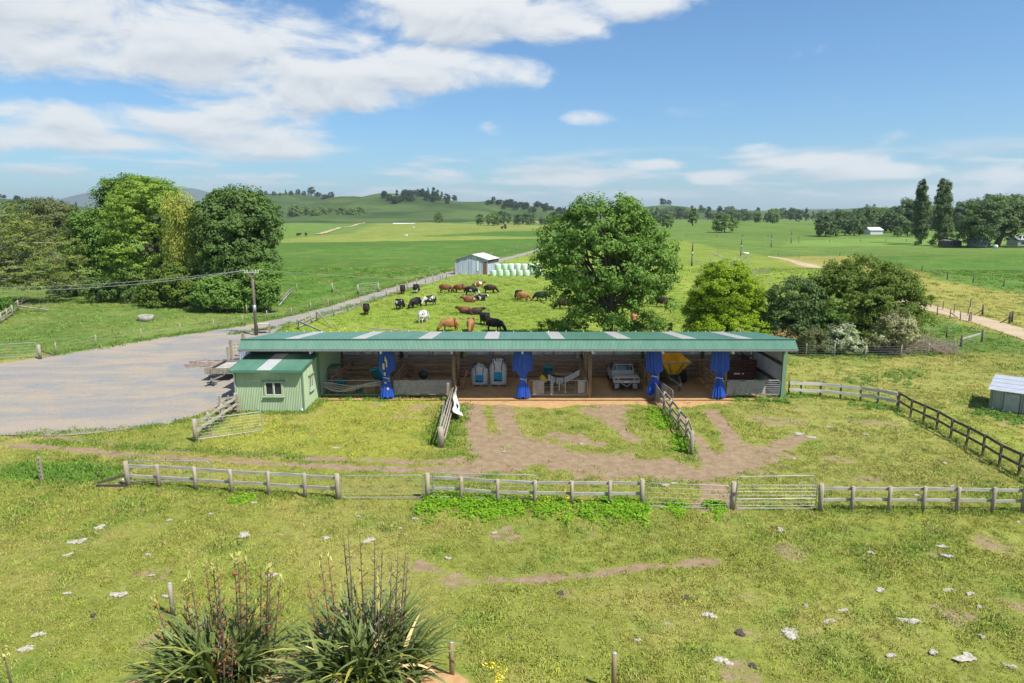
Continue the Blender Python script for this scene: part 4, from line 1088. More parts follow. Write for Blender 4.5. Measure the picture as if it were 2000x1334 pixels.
# fence with the white cloth
A, Bp = P(861, 874), P(884, 786)
wf = thing('yard_fence', A, 'old timber post and poles running out from the shed with white cloth', 'fence')
MB().tube([A - Vector((0, 0, .1)), A + Vector((.02, 0, .6)), A + Vector((0, .02, 1.1))], [.17, .165, .155], 10).build('post', 'wood_grey', wf)
MB().box(Bp + Vector((-.3, .3, .6)), (.16, .16, 1.2)).build('post', 'wood_grey', wf)
for k, (z0_, z1_, o) in enumerate(((.95, .98, .08), (.72, .75, .14), (.45, .5, .2), (.9, .9, -.1))):
    MB().tube([A + Vector((o, .05, z0_)), (A + Bp) / 2 + Vector((o, 0, (z0_ + z1_) / 2 - .03)), Bp + Vector((o * .6, 0, z1_))], .045, 6).build('pole_rail', 'wood_grey', wf)
gate('yard_gate', A + Vector((-.05, .15, 0)), A.lerp(Bp, .62) + Vector((-.25, 0, 0)), 1.0, 'silver gate folded against the old timber post beside white cloth', z0=.1, bars=5, stays=2)
wc = thing('white_cloth', P(892, 800), 'white torn cloth draped over the end of the pole fence', 'cloth')
Vs = []; Fs = []; n, m_ = 20, 14
c0 = Bp + Vector((.18, .2, 1.15)); c1 = A.lerp(Bp, .52) + Vector((.3, 0, .85))
for i in range(n + 1):
    u = i / n; top = c0.lerp(c1, u)
    for j in range(m_ + 1):
        v = j / m_; wdt = .95 * (.55 + .45 * math.sin(math.pi * min(1, u + .15)))
        Vs.append(top + Vector((.06 * math.sin(9 * u + 5 * v) + .42 * v * v * (.3 + u), -.06 * math.sin(7 * v + 4 * u), -wdt * v)) - root_loc(wc))
for i in range(n):
    for j in range(m_):
        if 8 < i < 13 and 6 < j < 11: continue
        a = i * (m_ + 1) + j; Fs.append((a, a + m_ + 1, a + m_ + 2, a + 1))
link('drape', mesh_np('drape', Vs, Fs, True), 'cloth_pale', wc)

# left corner: gate ajar, rail fence to the office
C0, C1 = P(382, 862), P(462, 806)
F7 = [C0, C0.lerp(C1, .30), C0.lerp(C1, .62), C1]
rail_fence('rail_fence', F7, 'short weathered fence between gravel yard and corner of green office', post_h=1.15, post_r=.08, rails=((1.0, .14), (.6, .14)), big=(0, 3), side=1)
lp = thing('lattice_panel', P(455, 800), 'small timber lattice panel leaning beside the green office corner', 'panel')
for k in range(4): MB().beam(C1 + Vector((-.9, -.6 + .0, .25 + .25 * k)), C1 + Vector((.35, -.02, .3 + .25 * k)), .03, .11).build('slat', 'wood_grey', lp)
for k in range(3): MB().beam(C1 + Vector((-.75 + .45 * k, -.55 + .2 * k, .1)), C1 + Vector((-.75 + .45 * k, -.52 + .2 * k, 1.2)), .09, .03).build('upright', 'wood_grey', lp)
gate('yard_gate', P(384, 861), P(513, 843), 1.08, 'silver tubular gate swung open on grass in front of green office', z0=.08, bars=6, stays=0)
gate('road_gate', P(-70, 708), P(74, 699), 1.1, 'long silver gate beside the gravel road at the left edge', z0=.22, bars=4, stays=2, r=.03)
gq = P(79, 702); gt = thing('strainer_post', gq, 'round timber strainer post with angled stay beside the left road gate', 'post')
MB().tube([gq, gq + Vector((0, 0, 1.25))], [.13, .125], 10).build('post', 'wood_grey', gt); MB().beam(gq + Vector((.05, .2, .65)), P(108, 694, .05), .1, .1).build('stay', 'wood_dark', gt)

# ================================================================ trees
leaf_mat('leaf_mid', (0.050, 0.100, 0.018), (0.115, 0.185, 0.035))
leaf_mat('leaf_bright', (0.080, 0.135, 0.006), (0.175, 0.240, 0.014), trans=.25)
leaf_mat('leaf_olive', (0.046, 0.075, 0.012), (0.098, 0.132, 0.024))
leaf_mat('leaf_greygreen', (0.044, 0.075, 0.024), (0.088, 0.128, 0.042))
leaf_mat('leaf_dark', (0.034, 0.066, 0.018), (0.092, 0.140, 0.036))
leaf_mat('leaf_deep', (0.040, 0.066, 0.026), (0.092, 0.130, 0.046))
leaf_mat('leaf_light', (0.095, 0.155, 0.022), (0.185, 0.245, 0.045), trans=.35)
leaf_mat('leaf_yellow', (0.165, 0.195, 0.035), (0.30, 0.30, 0.075), trans=.35)
leaf_mat('leaf_oliveb', (0.060, 0.070, 0.028), (0.115, 0.125, 0.055))
leaf_mat('leaf_spread', (0.068, 0.095, 0.020), (0.155, 0.175, 0.048))
leaf_mat('leaf_cream', (0.10, 0.115, 0.05), (0.36, 0.33, 0.21), scale=1.6)
leaf_mat('leaf_white', (0.07, 0.11, 0.035), (0.40, 0.41, 0.31), scale=1.8)
leaf_mat('leaf_rusty', (0.17, 0.12, 0.05), (0.30, 0.21, 0.09))
leaf_mat('leaf_weed', (0.075, 0.160, 0.008), (0.160, 0.27, 0.018), scale=2)
leaf_mat('leaf_weed_dark', (0.05, 0.11, 0.018), (0.11, 0.19, 0.035), scale=2)
leaf_mat('leaf_farA', (0.060, 0.098, 0.028), (0.115, 0.160, 0.050), scale=.15)
leaf_mat('leaf_farB', (0.040, 0.066, 0.028), (0.078, 0.112, 0.046), scale=.15)
leaf_mat('leaf_farC', (0.022, 0.038, 0.022), (0.040, 0.060, 0.032), scale=.15)
leaf_mat('flower_yellow', (0.55, 0.42, 0.02), (0.75, 0.62, 0.05))

def unit(v): return v / (np.linalg.norm(v, axis=-1, keepdims=True) + 1e-9)
def leaf_cloud(C, Nn, size, r, aspect=.55, hang=0.0):
    """one small kite-shaped face per leaf"""
    n = len(C); t = r.normal(size=(n, 3)); t[:, 2] -= hang * 2.5
    t = unit(t - Nn * (t * Nn).sum(1, keepdims=True)); b = np.cross(Nn, t)
    s = size * r.uniform(.6, 1.35, (n, 1))
    bend = Nn * s * r.uniform(-.15, .15, (n, 1))
    Vv = np.stack([C - t * s * .5, C + b * s * aspect * .5 + bend, C + t * s * .5, C - b * s * aspect * .5 + bend], 1).reshape(-1, 3)
    return Vv, np.arange(n * 4).reshape(n, 4)
def crown_points(lobes, nclump, per, cr, r, shell=.62, flat=.7, low=-.55, hang=0.0):
    L = np.array(lobes, float); area = (L[:, 3] * L[:, 4] + L[:, 3] * L[:, 5] + L[:, 4] * L[:, 5]); p = area / area.sum()
    k = r.choice(len(L), nclump, p=p); d = unit(r.normal(size=(nclump, 3)))
    bad = d[:, 2] < low; d[bad, 2] *= -1
    f = shell + (1.08 - shell) * r.uniform(0, 1, (nclump, 1)) ** .6
    cc = L[k, :3] + d * L[k, 3:6] * f
    crs = cr * r.uniform(.55, 1.35, (nclump, 1))
    o = r.normal(size=(nclump, per, 3)); o = unit(o) * r.uniform(.15, 1, (nclump, per, 1)) ** .5
    off = o * crs[:, None, :] * np.array((1, 1, flat))
    if hang: off[..., 2] -= hang * cr * r.uniform(0, 3.0, (nclump, per)) * 1.0
    C = (cc[:, None, :] + off).reshape(-1, 3)
    N = unit(o * .8 + d[:, None, :] * .75 + r.normal(size=o.shape) * .45 + np.array((0, 0, .35))).reshape(-1, 3)
    return C, N, cc
def limbs(base, cc, r, h_split, trad, nl, target_top, bend=.25):
    q = MB(); b = Vector(base); top = Vector(target_top)
    mid = b.lerp(top, .45) + Vector((r.normal() * .15, r.normal() * .15, 0))
    q.tube([b - Vector((0, 0, .2)), b.lerp(mid, .5), mid, mid.lerp(top, .6), top], [trad * 1.25, trad, trad * .8, trad * .5, trad * .18], 8)
    sel = r.choice(len(cc), min(nl, len(cc)), replace=False)
    for i in sel:
        e = Vector(cc[i]); t = r.uniform(.25, .75); s = (b.lerp(mid, t * 2) if t < .5 else mid.lerp(top, (t - .5) * 1.2))
        if s.z > e.z + 1: s = b.lerp(mid, .6)
        m1 = s.lerp(e, .45) + Vector((r.normal() * bend, r.normal() * bend, abs(r.normal()) * bend)) * (e - s).length * .25
        q.tube([s, m1, e], [trad * .42, trad * .25, trad * .07], 5, cap=False)
    return q
def tree_px(name, label, base, lobes, leaf, nclump, per, leafm, bark='bark', cr=.8, depth=.85, seed=1, trad=.25, nl=14, group=None, cat='tree', aspect=.55, hang=0.0, shell=.62, flat=.7, dy=0.0, low=-.55, grow=1.0):
    r = np.random.default_rng(seed); B_ = P(*base); y0 = B_.y + dy
    L = []
    for k, lb in enumerate(lobes):
        cx, cy, rx, ry = lb[:4]; oy = lb[4] if len(lb) > 4 else r.uniform(-.25, .25)
        c = V(cx, cy, y0); mpp = (c - Vector((0, 0, CAMZ))).length / FPX * .985
        rxm, rym = rx * mpp * grow, ry * mpp * grow
        L.append((c.x, c.y + oy * rxm, c.z, rxm, rxm * depth, rym))
    t = thing(name, B_ + Vector((0, dy, 0)), label, cat, group)
    C, N, cc = crown_points(L, nclump, per, cr, r, shell, flat, low, hang)
    gz = H(C[:, 0], C[:, 1]); keep = C[:, 2] > gz + .05; C, N = C[keep], N[keep]
    Vv, Fv = leaf_cloud(C, N, leaf, r, aspect, hang)
    off = np.array(root_loc(t))
    link('crown', mesh_np('crown', Vv - off, Fv), leafm, t)
    if trad > 0:
        topi = max(L, key=lambda l: l[2]); tt = (B_.x * .4 + topi[0] * .6, B_.y + dy, topi[2] + topi[5] * .25)
        limbs(B_ + Vector((0, dy, 0)), cc, r, 0, trad, nl, tt).build('trunk', bark, t)
    return t

# --- behind the shed
tree_px('broadleaf_tree', 'tall rounded mid green tree standing behind the centre of the shed', (1185, 668),
        [(1180, 450, 78, 60), (1215, 425, 45, 36), (1115, 480, 62, 55), (1250, 492, 62, 60), (1180, 520, 100, 70), (1085, 525, 48, 38), (1275, 520, 50, 55), (1120, 575, 55, 45), (1190, 590, 80, 55), (1265, 575, 42, 45), (1160, 630, 66, 32), (1140, 425, 40, 28)],
        .28, 860, 52, 'leaf_mid', cr=.64, grow=1.07, seed=3, trad=.42, nl=60, shell=.5)
tree_px('conical_tree', 'bright yellow green dense conical tree behind the shed', (1425, 668),
        [(1420, 547, 48, 34), (1420, 575, 64, 44), (1422, 610, 74, 45), (1426, 645, 84, 38), (1465, 640, 42, 35), (1385, 640, 45, 36)], .17, 1150, 74, 'leaf_bright', cr=.45, seed=4, trad=.25, nl=10, flat=.6, shell=.74)
tree_px('domed_tree', 'wide olive green domed tree behind the right end of the shed', (1695, 676),
        [(1690, 555, 68, 46), (1738, 582, 52, 50), (1635, 578, 58, 50), (1690, 608, 96, 60), (1755, 615, 30, 45), (1660, 640, 55, 38), (1715, 650, 55, 32)], .22, 760, 58, 'leaf_olive', grow=1.05, cr=.55, seed=5, trad=.35, nl=16, flat=.6)
tree_px('rounded_tree', 'grey green rounded tree between bright conical tree and olive domed tree', (1560, 678),
        [(1555, 590, 48, 45), (1535, 625, 40, 42), (1590, 625, 42, 45), (1560, 655, 52, 32)], .22, 330, 60, 'leaf_greygreen', cr=.6, seed=6, trad=.22, nl=10)
tree_px('young_tree', 'small dark green bush between the grey green tree and white hawthorn', (1625, 684), [(1622, 640, 30, 32), (1632, 664, 26, 22)], .2, 120, 55, 'leaf_mid', cr=.45, seed=7, trad=.12, nl=6, cat='bush')
tree_px('shrub', 'low olive shrub just off the right corner of the shed roof', (1590, 692), [(1588, 668, 30, 24), (1572, 680, 26, 14), (1608, 680, 22, 14)], .14, 120, 50, 'leaf_oliveb', cr=.35, seed=8, trad=.07, nl=8, cat='shrub')
tree_px('rusty_shrub', 'rusty leaved low bush behind the shed roof corner', (1532, 684), [(1530, 662, 26, 16), (1545, 668, 20, 12)], .16, 60, 45, 'leaf_rusty', cr=.4, seed=9, trad=.06, nl=6, cat='shrub')
tree_px('hawthorn', 'white flowering hawthorn bush beside the wire fence, greener one', (1648, 692), [(1645, 662, 30, 22), (1662, 676, 24, 16), (1628, 676, 22, 16), (1655, 645, 14, 12)], .15, 170, 50, 'leaf_white', cr=.35, seed=10, trad=.08, nl=10, cat='bush')
tree_px('hawthorn', 'cream flowering hawthorn bush below the olive domed tree', (1745, 692), [(1748, 640, 34, 26), (1728, 662, 32, 22), (1765, 662, 26, 22), (1755, 620, 18, 14)], .15, 210, 50, 'leaf_cream', cr=.38, seed=11, trad=.1, nl=14, cat='bush')
tree_px('shrub', 'pale shrub at the left foot of the tall rounded tree', (1075, 662), [(1075, 642, 24, 16), (1092, 648, 22, 14)], .18, 70, 45, 'leaf_light', cr=.4, seed=12, trad=.06, nl=6, cat='shrub')
tree_px('shrub', 'pale shrub at the right foot of the tall rounded tree', (1270, 662), [(1265, 632, 28, 20), (1292, 640, 20, 16), (1235, 645, 26, 14)], .2, 90, 45, 'leaf_mid', cr=.42, seed=13, trad=.06, nl=6, cat='shrub')

# dead grey tree behind the bright conical tree
r = np.random.default_rng(21); db = P(1425, 610); dt = thing('dead_tree', db, 'bare grey dead branches showing behind bright conical tree', 'dead tree')
q = MB(); q.tube([db, db + Vector((0, 0, 3)), db + Vector((.3, 0, 6))], [.2, .15, .08], 6)
for k in range(44):
    a = r.uniform(0, 6.28); s = db + Vector((.1, 0, r.uniform(2, 6))); L = r.uniform(2, 5); e = s + Vector((math.cos(a) * L, math.sin(a) * L, r.uniform(-.4, 2.4)))
    m1 = s.lerp(e, .5) + Vector((0, 0, r.uniform(-.2, .5))); q.tube([s, m1, e], [.06, .04, .012], 4, cap=False)
    for z in range(3):
        s2 = m1.lerp(e, r.uniform(0, .9)); q.tube([s2, s2 + Vector((r.normal() * .6, r.normal() * .6, r.uniform(0, .9)))], [.025, .008], 3, cap=False)
q.build('branches', 'bark_pale', dt)
# brush pile
bpx = P(1790, 690); bp = thing('brush_pile', bpx, 'heap of dry grey brushwood beside the cream hawthorn', 'brush pile')
q = MB()
for k in range(420):
    a = r.normal() * .5 + (math.pi if r.uniform() < .5 else 0); u = r.uniform(-1, 1); c = bpx + Vector((u * 3.2, r.normal() * .7, abs(r.normal()) * .45 + .9 * max(0, 1 - abs(u)) * r.uniform(0, 1.2)))
    L = r.uniform(.6, 1.9); d = Vector((math.cos(a), math.sin(a) * .6, r.normal() * .35 + .15)) * L * .5; q.tube([c - d, c + Vector((0, 0, .08)), c + d], [.022, .018, .008], 3, cap=False)
q.build('brushwood', 'twig', bp)

# --- group at the left
tree_px('broadleaf_tree', 'large dark green broadleaf tree behind the power pole', (462, 606),
        [(462, 415, 48, 42), (425, 440, 45, 50), (500, 440, 42, 46), (460, 470, 72, 50), (445, 515, 60, 45), (495, 515, 48, 42), (455, 555, 55, 40)], .38, 640, 56, 'leaf_dark', grow=1.06, cr=.85, seed=31, trad=.5, nl=16, dy=4, shell=.66)
tree_px('feathery_tree', 'tall feathery light green tree in the middle of the left group', (290, 592),
        [(285, 405, 52, 45), (255, 440, 46, 50), (305, 440, 50, 50), (280, 490, 62, 50), (325, 400, 36, 36), (265, 540, 52, 40), (310, 535, 50, 40)], .28, 720, 54, 'leaf_light', grow=1.05, cr=.72, seed=32, trad=.45, nl=14, flat=.45, dy=3)
tree_px('broadleaf_tree', 'dark green tree rising behind the feathery light green tree', (232, 590), [(232, 385, 36, 28), (262, 370, 30, 20), (225, 425, 40, 45), (215, 470, 38, 45), (300, 375, 30, 22)], .40, 330, 55, 'leaf_mid', cr=1.1, seed=33, trad=.45, nl=12, dy=10)
tree_px('weeping_tree', 'yellow green weeping tree between the feathery tree and dark tree', (362, 596), [(352, 405, 30, 32), (368, 445, 34, 42), (378, 490, 30, 42), (355, 470, 32, 45)], .34, 300, 60, 'leaf_yellow', cr=.7, seed=34, trad=.3, nl=10, hang=1.0, aspect=.3, dy=1)
tree_px('broadleaf_tree', 'mid green tree left of the feathery light green tree', (188, 580), [(180, 455, 40, 38), (200, 490, 46, 45), (165, 500, 42, 45), (190, 535, 50, 38)], .34, 380, 58, 'leaf_mid', cr=.95, seed=35, trad=.35, nl=12, dy=3)
tree_px('broadleaf_tree', 'dull olive rounded tree left of the group, below the horizon', (112, 566), [(112, 432, 46, 34), (90, 455, 42, 36), (135, 460, 40, 38), (110, 485, 50, 36)], .36, 340, 58, 'leaf_oliveb', cr=1.0, seed=36, trad=.4, nl=12, dy=16)
tree_px('broadleaf_tree', 'dark tree peeping behind the spreading tree at the left edge', (52, 540), [(50, 420, 30, 22), (58, 440, 30, 25), (40, 450, 34, 25)], .5, 160, 50, 'leaf_farB', cr=1.5, seed=37, trad=.4, nl=6, dy=10)
tree_px('spreading_tree', 'spreading thin leaved tree with pale bare branches at left edge', (2, 592),
        [(-30, 430, 70, 28), (35, 445, 55, 26), (70, 478, 62, 18), (-20, 490, 70, 26), (100, 512, 50, 14), (30, 525, 70, 18), (105, 545, 48, 12), (-50, 540, 60, 25), (60, 553, 58, 9), (150, 560, 22, 8)],
        .24, 680, 50, 'leaf_spread', bark='bark_pale', cr=.75, seed=38, trad=.42, nl=90, flat=.35, shell=.25, dy=-1, low=-1)
tree_px('shrub', 'dense leafy shrub under the yellow green weeping tree', (345, 600), [(335, 555, 40, 32), (365, 575, 32, 24), (310, 575, 34, 26)], .3, 220, 55, 'leaf_olive', cr=.7, seed=39, trad=.1, nl=8, cat='shrub')
tree_px('shrub', 'dense leafy shrub left of the power pole', (420, 610), [(410, 575, 34, 30), (440, 585, 30, 26)], .3, 190, 55, 'leaf_mid', cr=.65, seed=40, trad=.1, nl=8, cat='shrub')
tree_px('shrub', 'leafy shrub right of the power pole under the large dark tree', (512, 612), [(505, 560, 36, 36), (525, 575, 22, 28), (490, 590, 30, 22)], .3, 220, 55, 'leaf_mid', cr=.7, seed=42, trad=.12, nl=8, cat='shrub', dy=1)
tree_px('shrub', 'dark undergrowth bush below the feathery light green tree', (262, 590), [(245, 570, 40, 22), (285, 578, 36, 20), (205, 565, 34, 22)], .3, 210, 50, 'leaf_dark', cr=.6, seed=43, trad=.08, nl=8, cat='shrub')
tree_px('shrub', 'low dark bush between the olive tree and left paddock', (150, 578), [(140, 560, 36, 20), (165, 562, 30, 22)], .3, 130, 50, 'leaf_deep', cr=.6, seed=44, trad=.08, nl=6, cat='shrub')
tree_px('shrub', 'low green bush beside old yard fence at left edge', (2, 615), [(0, 602, 22, 14), (-20, 600, 26, 16)], .22, 80, 45, 'leaf_weed_dark', cr=.4, seed=45, trad=.05, nl=5, cat='shrub')
# fallen pale branch under the spreading tree
fb = thing('fallen_branch', P(50, 600), 'pale fallen bare branch lying under the spreading tree', 'branch')
q = MB(); a0 = P(5, 592, .9); a1 = P(50, 600, .5); a2 = P(95, 605, .25); q.tube([a0, a1, a2], [.14, .1, .04], 6)
for k in range(16):
    t = r.uniform(.1, 1); s = a0.lerp(a1, t * 2) if t < .5 else a1.lerp(a2, t * 2 - 1); q.tube([s, s + Vector((r.uniform(.2, 1.8), r.normal() * .5, r.uniform(-.1, 1.2)))], [.035, .01], 4, cap=False)
q.build('branch_wood', 'bark_pale', fb)

# --- far trees: a few shapes of unit height, copied as individuals
def proto_tree(name, lobes, n, per, leaf, m, cr, seed, trunk_h, aspect=.6):
    r = np.random.default_rng(seed); C, N, cc = crown_points(lobes, n, per, cr, r, .6, .75, -.6)
    k = C[:, 2] > .03; Vv, Fv = leaf_cloud(C[k], N[k], leaf, r, aspect)
    q = MB(); q.tube([(0, 0, -.03), (0, 0, trunk_h), (.01, 0, .75)], [.032, .024, .008], 6)
    return mesh_np('crown', Vv, Fv), q.mesh('trunk')
PROT = {}
for k, m in (('A', 'leaf_farA'), ('B', 'leaf_farB'), ('C', 'leaf_farC')):
    PROT['round' + k] = (*proto_tree('x', [(0, 0, .62, .36, .36, .34), (0, 0, .26, .34, .34, .24), (.2, .05, .45, .26, .26, .24), (-.2, -.05, .48, .26, .26, .26), (.05, .1, .8, .22, .22, .2)], 90, 26, .075, m, .10, 51, .3), m)
    PROT['wide' + k] = (*proto_tree('x', [(0, 0, .55, .5, .45, .36), (0, 0, .24, .48, .44, .22), (.4, .1, .4, .34, .3, .28), (-.4, -.1, .42, .34, .3, .3), (.1, -.1, .75, .3, .3, .22)], 110, 26, .085, m, .12, 52, .25), m)
    PROT['tall' + k] = (*proto_tree('x', [(0, 0, .5, .17, .17, .45), (.03, 0, .75, .12, .12, .25), (0, 0, .3, .18, .18, .25)], 70, 26, .06, m, .075, 53, .2), m)
    PROT['spike' + k] = (*proto_tree('x', [(0, 0, .25, .2, .2, .22), (0, 0, .5, .14, .14, .25), (0, 0, .78, .075, .075, .22)], 60, 24, .06, m, .06, 54, .15), m)
PROTM = {}
def far_tree(kind, loc, h, label, group, w=1.0, cat='tree', name='far_tree'):
    cr_, tr_, m = PROT[kind]
    if not cr_.materials: cr_.materials.append(MATS[m]); tr_.materials.append(MATS['bark'])
    t = thing(name, loc, label, cat, group, random.uniform(0, 6.28)); t.scale = (h * w, h * w, h)
    for nm, me_ in (('crown', cr_), ('trunk', tr_)):
        o = bpy.data.objects.new(nm, me_); COL.objects.link(o); o.parent = t
    return t
def far_at(kind, px, py, hpx, label, group, w=1.0, dist=None, name='far_tree'):
    if dist is None:
        p = P(px, py)
    else:
        x = (px - 1000) / FPX * dist / math.cos(0); p = Vector((x, dist, max(float(HILL(x, dist)), float(H(x, dist)))))
    h = hpx / FPX * p.y
    return far_tree(kind, p - Vector((0, 0, h * .02)), h, label, group, w, name=name)
rr = random.Random(9)
# row of trees on the rise, left of centre
ORD = ('first', 'second', 'third', 'fourth', 'fifth', 'sixth', 'seventh', 'eighth', 'ninth', 'tenth', 'eleventh', 'twelfth', 'thirteenth', 'fourteenth', 'fifteenth', 'sixteenth', 'seventeenth', 'eighteenth', 'nineteenth', 'twentieth')
for i, px in enumerate((543, 577, 598, 617, 634, 650, 668, 688, 706)):
    far_at('wideA' if i % 2 else 'roundA', px, 431.5 + rr.uniform(-.6, .6) + (2 if i == 0 else 0), (36 if i == 0 else 27) + rr.uniform(-3, 4) + (3 if i == 8 else 0), f'{ORD[i]} tree from the left in the tree row on the rise', 'trees in the row on the rise', w=.95)
for px, py, h, k, lab in ((858, 435, 21, 'roundA', 'small round tree standing alone above the tin shed field'), (938, 440, 22, 'roundA', 'leftmost of three trees beside the brown ploughed field'),
                          (963, 441, 26, 'wideA', 'middle one of three trees beside the brown ploughed field'), (984, 438, 26, 'wideB', 'rightmost of three trees beside the brown ploughed field'),
                          (1302, 446, 27, 'roundA', 'pale round tree just right of the tall central tree'), (1352, 448, 34, 'tallA', 'narrow leafy tree standing between the far power poles'),
                          (1415, 454, 38, 'wideA', 'pale rounded tree standing alone above the bright conical tree'), (1479, 448, 19, 'roundB', 'small dark bush in the far field right of the pale tree'),
                          (1509, 437, 29, 'wideA', 'pale tree standing on the far mown rise'), (1446, 431, 17, 'wideB', 'dark bush on skyline above the far mown rise'),
                          (877, 432, 8, 'tallC', 'tiny dark shrub beside the lone small round tree')):
    far_at(k, px, py, h, lab, None, w=1.05 if k[0] != 't' else 1.3)
for i, px in enumerate((1012, 1028, 1042, 1058, 1070, 1082, 1094)): far_at('tallA' if rr.random() < .5 else 'roundB', px, 439 + rr.uniform(-1, 1), rr.uniform(14, 26), f'{ORD[i]} tree from the left in the clump left of tall central tree', 'clump left of the central tree', w=1.2)
for i, px in enumerate((770, 782, 795, 808, 822, 838, 852, 872, 884, 896, 905)): far_at('roundB', px, 424 + rr.uniform(-1, 1), rr.uniform(9, 17), f'{ORD[i]} small tree from the left at foot of the green hills', 'trees at the foot of the hills', w=1.0)
# skyline belt on the right, well beyond the fields
for i in range(64):
    px = 1268 + i * 10.2 + rr.uniform(-4, 4); k = rr.choice(('roundB', 'roundB', 'wideB', 'tallC', 'spikeC', 'roundA'))
    far_at(k, px, 429 + rr.uniform(-2.5, 6), rr.uniform(11, 24) * (1.2 if k[:4] in ('tall', 'spik') else 1), 'far tree in the skyline belt right of the central tree', 'skyline belt of trees on the right', w=1.25)
for i, (px, h) in enumerate(((1262, 30), (1272, 34), (1282, 36), (1290, 30))): far_at('spikeB', px, 440, h, f'{ORD[i]} dark conifer from the left, half hidden behind tall central tree', 'conifers behind the central tree', w=1.0)
# the dark wood left of the poplars
for i, (px, py, h, k) in enumerate(((1612, 462, 42, 'wideB'), (1632, 461, 48, 'roundB'), (1650, 460, 46, 'tallB'), (1668, 461, 44, 'wideB'), (1688, 458, 50, 'roundB'), (1706, 452, 42, 'wideB'), (1722, 450, 44, 'roundA'), (1740, 455, 42, 'wideB'),
                                    (1762, 452, 56, 'wideB'), (1772, 452, 62, 'roundB'), (1772, 462, 30, 'roundA'), (1752, 463, 20, 'roundA'), (1818, 450, 40, 'wideB'), (1878, 452, 56, 'wideB'), (1885, 452, 60, 'roundB'), (1905, 450, 60, 'wideB'), (1850, 458, 26, 'roundA'), (1990, 450, 62, 'wideB'), (1962, 448, 66, 'wideB'), (1658, 448, 34, 'wideB'), (1676, 447, 38, 'wideA'), (1696, 446, 40, 'wideB'), (1735, 446, 42, 'wideB'), (1825, 448, 50, 'wideA'), (1930, 446, 64, 'wideB'))):
    far_at(k, px, py, h, 'dark tree in the wood around the white far barn', 'wood around the far barn', w=1.05)
# trees on the hills
for px, d, h, k in ((520, 1480, 10, 'roundC'), (530, 1490, 8, 'roundC'), (545, 1500, 8, 'roundC'), (557, 1500, 8, 'spikeC'), (568, 1560, 10, 'spikeC'), (578, 1560, 9, 'roundC'), (592, 1600, 10, 'roundC'), (603, 1600, 9, 'roundC'), (617, 1640, 16, 'roundC'), (630, 1650, 10, 'wideC'), (642, 1640, 11, 'wideC'), (653, 1640, 12, 'wideC'),
                    (645, 1480, 12, 'roundC'), (655, 1480, 14, 'roundC'), (840, 1360, 14, 'spikeC'), (850, 1360, 16, 'tallC'), (866, 1370, 12, 'tallC'), (830, 1350, 12, 'tallC'), (890, 1290, 12, 'roundC'), (858, 1365, 13, 'tallC'), (22, 1150, 8, 'roundC'), (40, 1120, 12, 'roundC'), (46, 1120, 8, 'roundC'), (1290, 1690, 12, 'roundC'), (1300, 1690, 10, 'roundC'), (1286, 1690, 14, 'tallC'), (1345, 1850, 8, 'roundC'), (1362, 1880, 8, 'roundC'), (1680, 2950, 7, 'roundC'), (1694, 2950, 6, 'roundC'),
                    (118, 1100, 10, 'roundC'), (138, 1100, 9, 'roundC'), (165, 1140, 9, 'tallC'), (148, 1000, 8, 'roundC'), (188, 900, 12, 'roundC')):
    far_at(k, px, 0, h, 'dark tree standing on the crest of the green hills', 'trees on the hill crests', dist=d, w=1.15)
for i in range(34):
    px = 755 + rr.uniform(0, 125); d = rr.uniform(1180, 1330); far_at(rr.choice(('roundC', 'tallC', 'wideC')), px, 0, rr.uniform(8, 15), 'dark tree in the wood on the middle hillside', 'wood on the middle hillside', dist=d, w=1.1)
for i in range(40):
    px = 950 + rr.uniform(0, 150); d = rr.uniform(1230, 1420); far_at(rr.choice(('roundC', 'wideC', 'roundC')), px, 0, rr.uniform(7, 13), 'dark tree in the wood on the right hillside', 'wood on the right hillside', dist=d, w=1.25)
for i in range(16):
    px = -20 + rr.uniform(0, 75); d = rr.uniform(1020, 1150); far_at('roundC', px, 0, rr.uniform(7, 12), 'dark tree in the wood on the leftmost hill', 'wood on the leftmost hill', dist=d, w=1.3)
# poplars and the big dark tree on the right
tree_px('poplar', 'tall narrow poplar, left one of the pair', (1797, 477), [(1798, 395, 9, 34), (1801, 375, 6, 20), (1802, 425, 12, 34), (1795, 440, 10, 28), (1799, 457, 9, 14)], .60, 300, 50, 'leaf_deep', cr=.75, seed=61, trad=.55, nl=6, flat=1.3, depth=1.0, group='pair of poplars')
tree_px('poplar', 'tall narrow poplar, right one of the pair', (1836, 480), [(1836, 388, 6, 30), (1849, 388, 6, 30), (1843, 420, 13, 36), (1839, 450, 12, 26)], .60, 340, 50, 'leaf_deep', cr=.75, seed=62, trad=.6, nl=6, flat=1.3, depth=1.0, group='pair of poplars')
tree_px('broadleaf_tree', 'huge dark green domed tree beside the low buildings at the right edge', (1945, 482), [(1940, 428, 45, 32), (1985, 425, 45, 32), (1908, 440, 28, 26), (1960, 450, 62, 26), (1915, 458, 26, 18), (2020, 440, 45, 36)], .85, 380, 50, 'leaf_deep', cr=1.7, seed=63, trad=.9, nl=12)
tree_px('bush', 'yellow green bush at the left side of the huge domed tree', (1905, 478), [(1904, 425, 10, 22), (1897, 440, 8, 14)], .7, 40, 40, 'leaf_light', cr=1.0, seed=64, trad=0, cat='bush', dy=-6)
for px, py, h, lab in ((1790, 480, 10, 'round bush at the foot of the left poplar'), (1820, 479, 12, 'round bush between the two poplars'), (1852, 478, 26, 'leafy young tree at the foot of the right poplar'), (1885, 476, 9, 'clipped bush behind the low brown shed')):
    far_at('wideB', px, py, h, lab, None, name='bush')

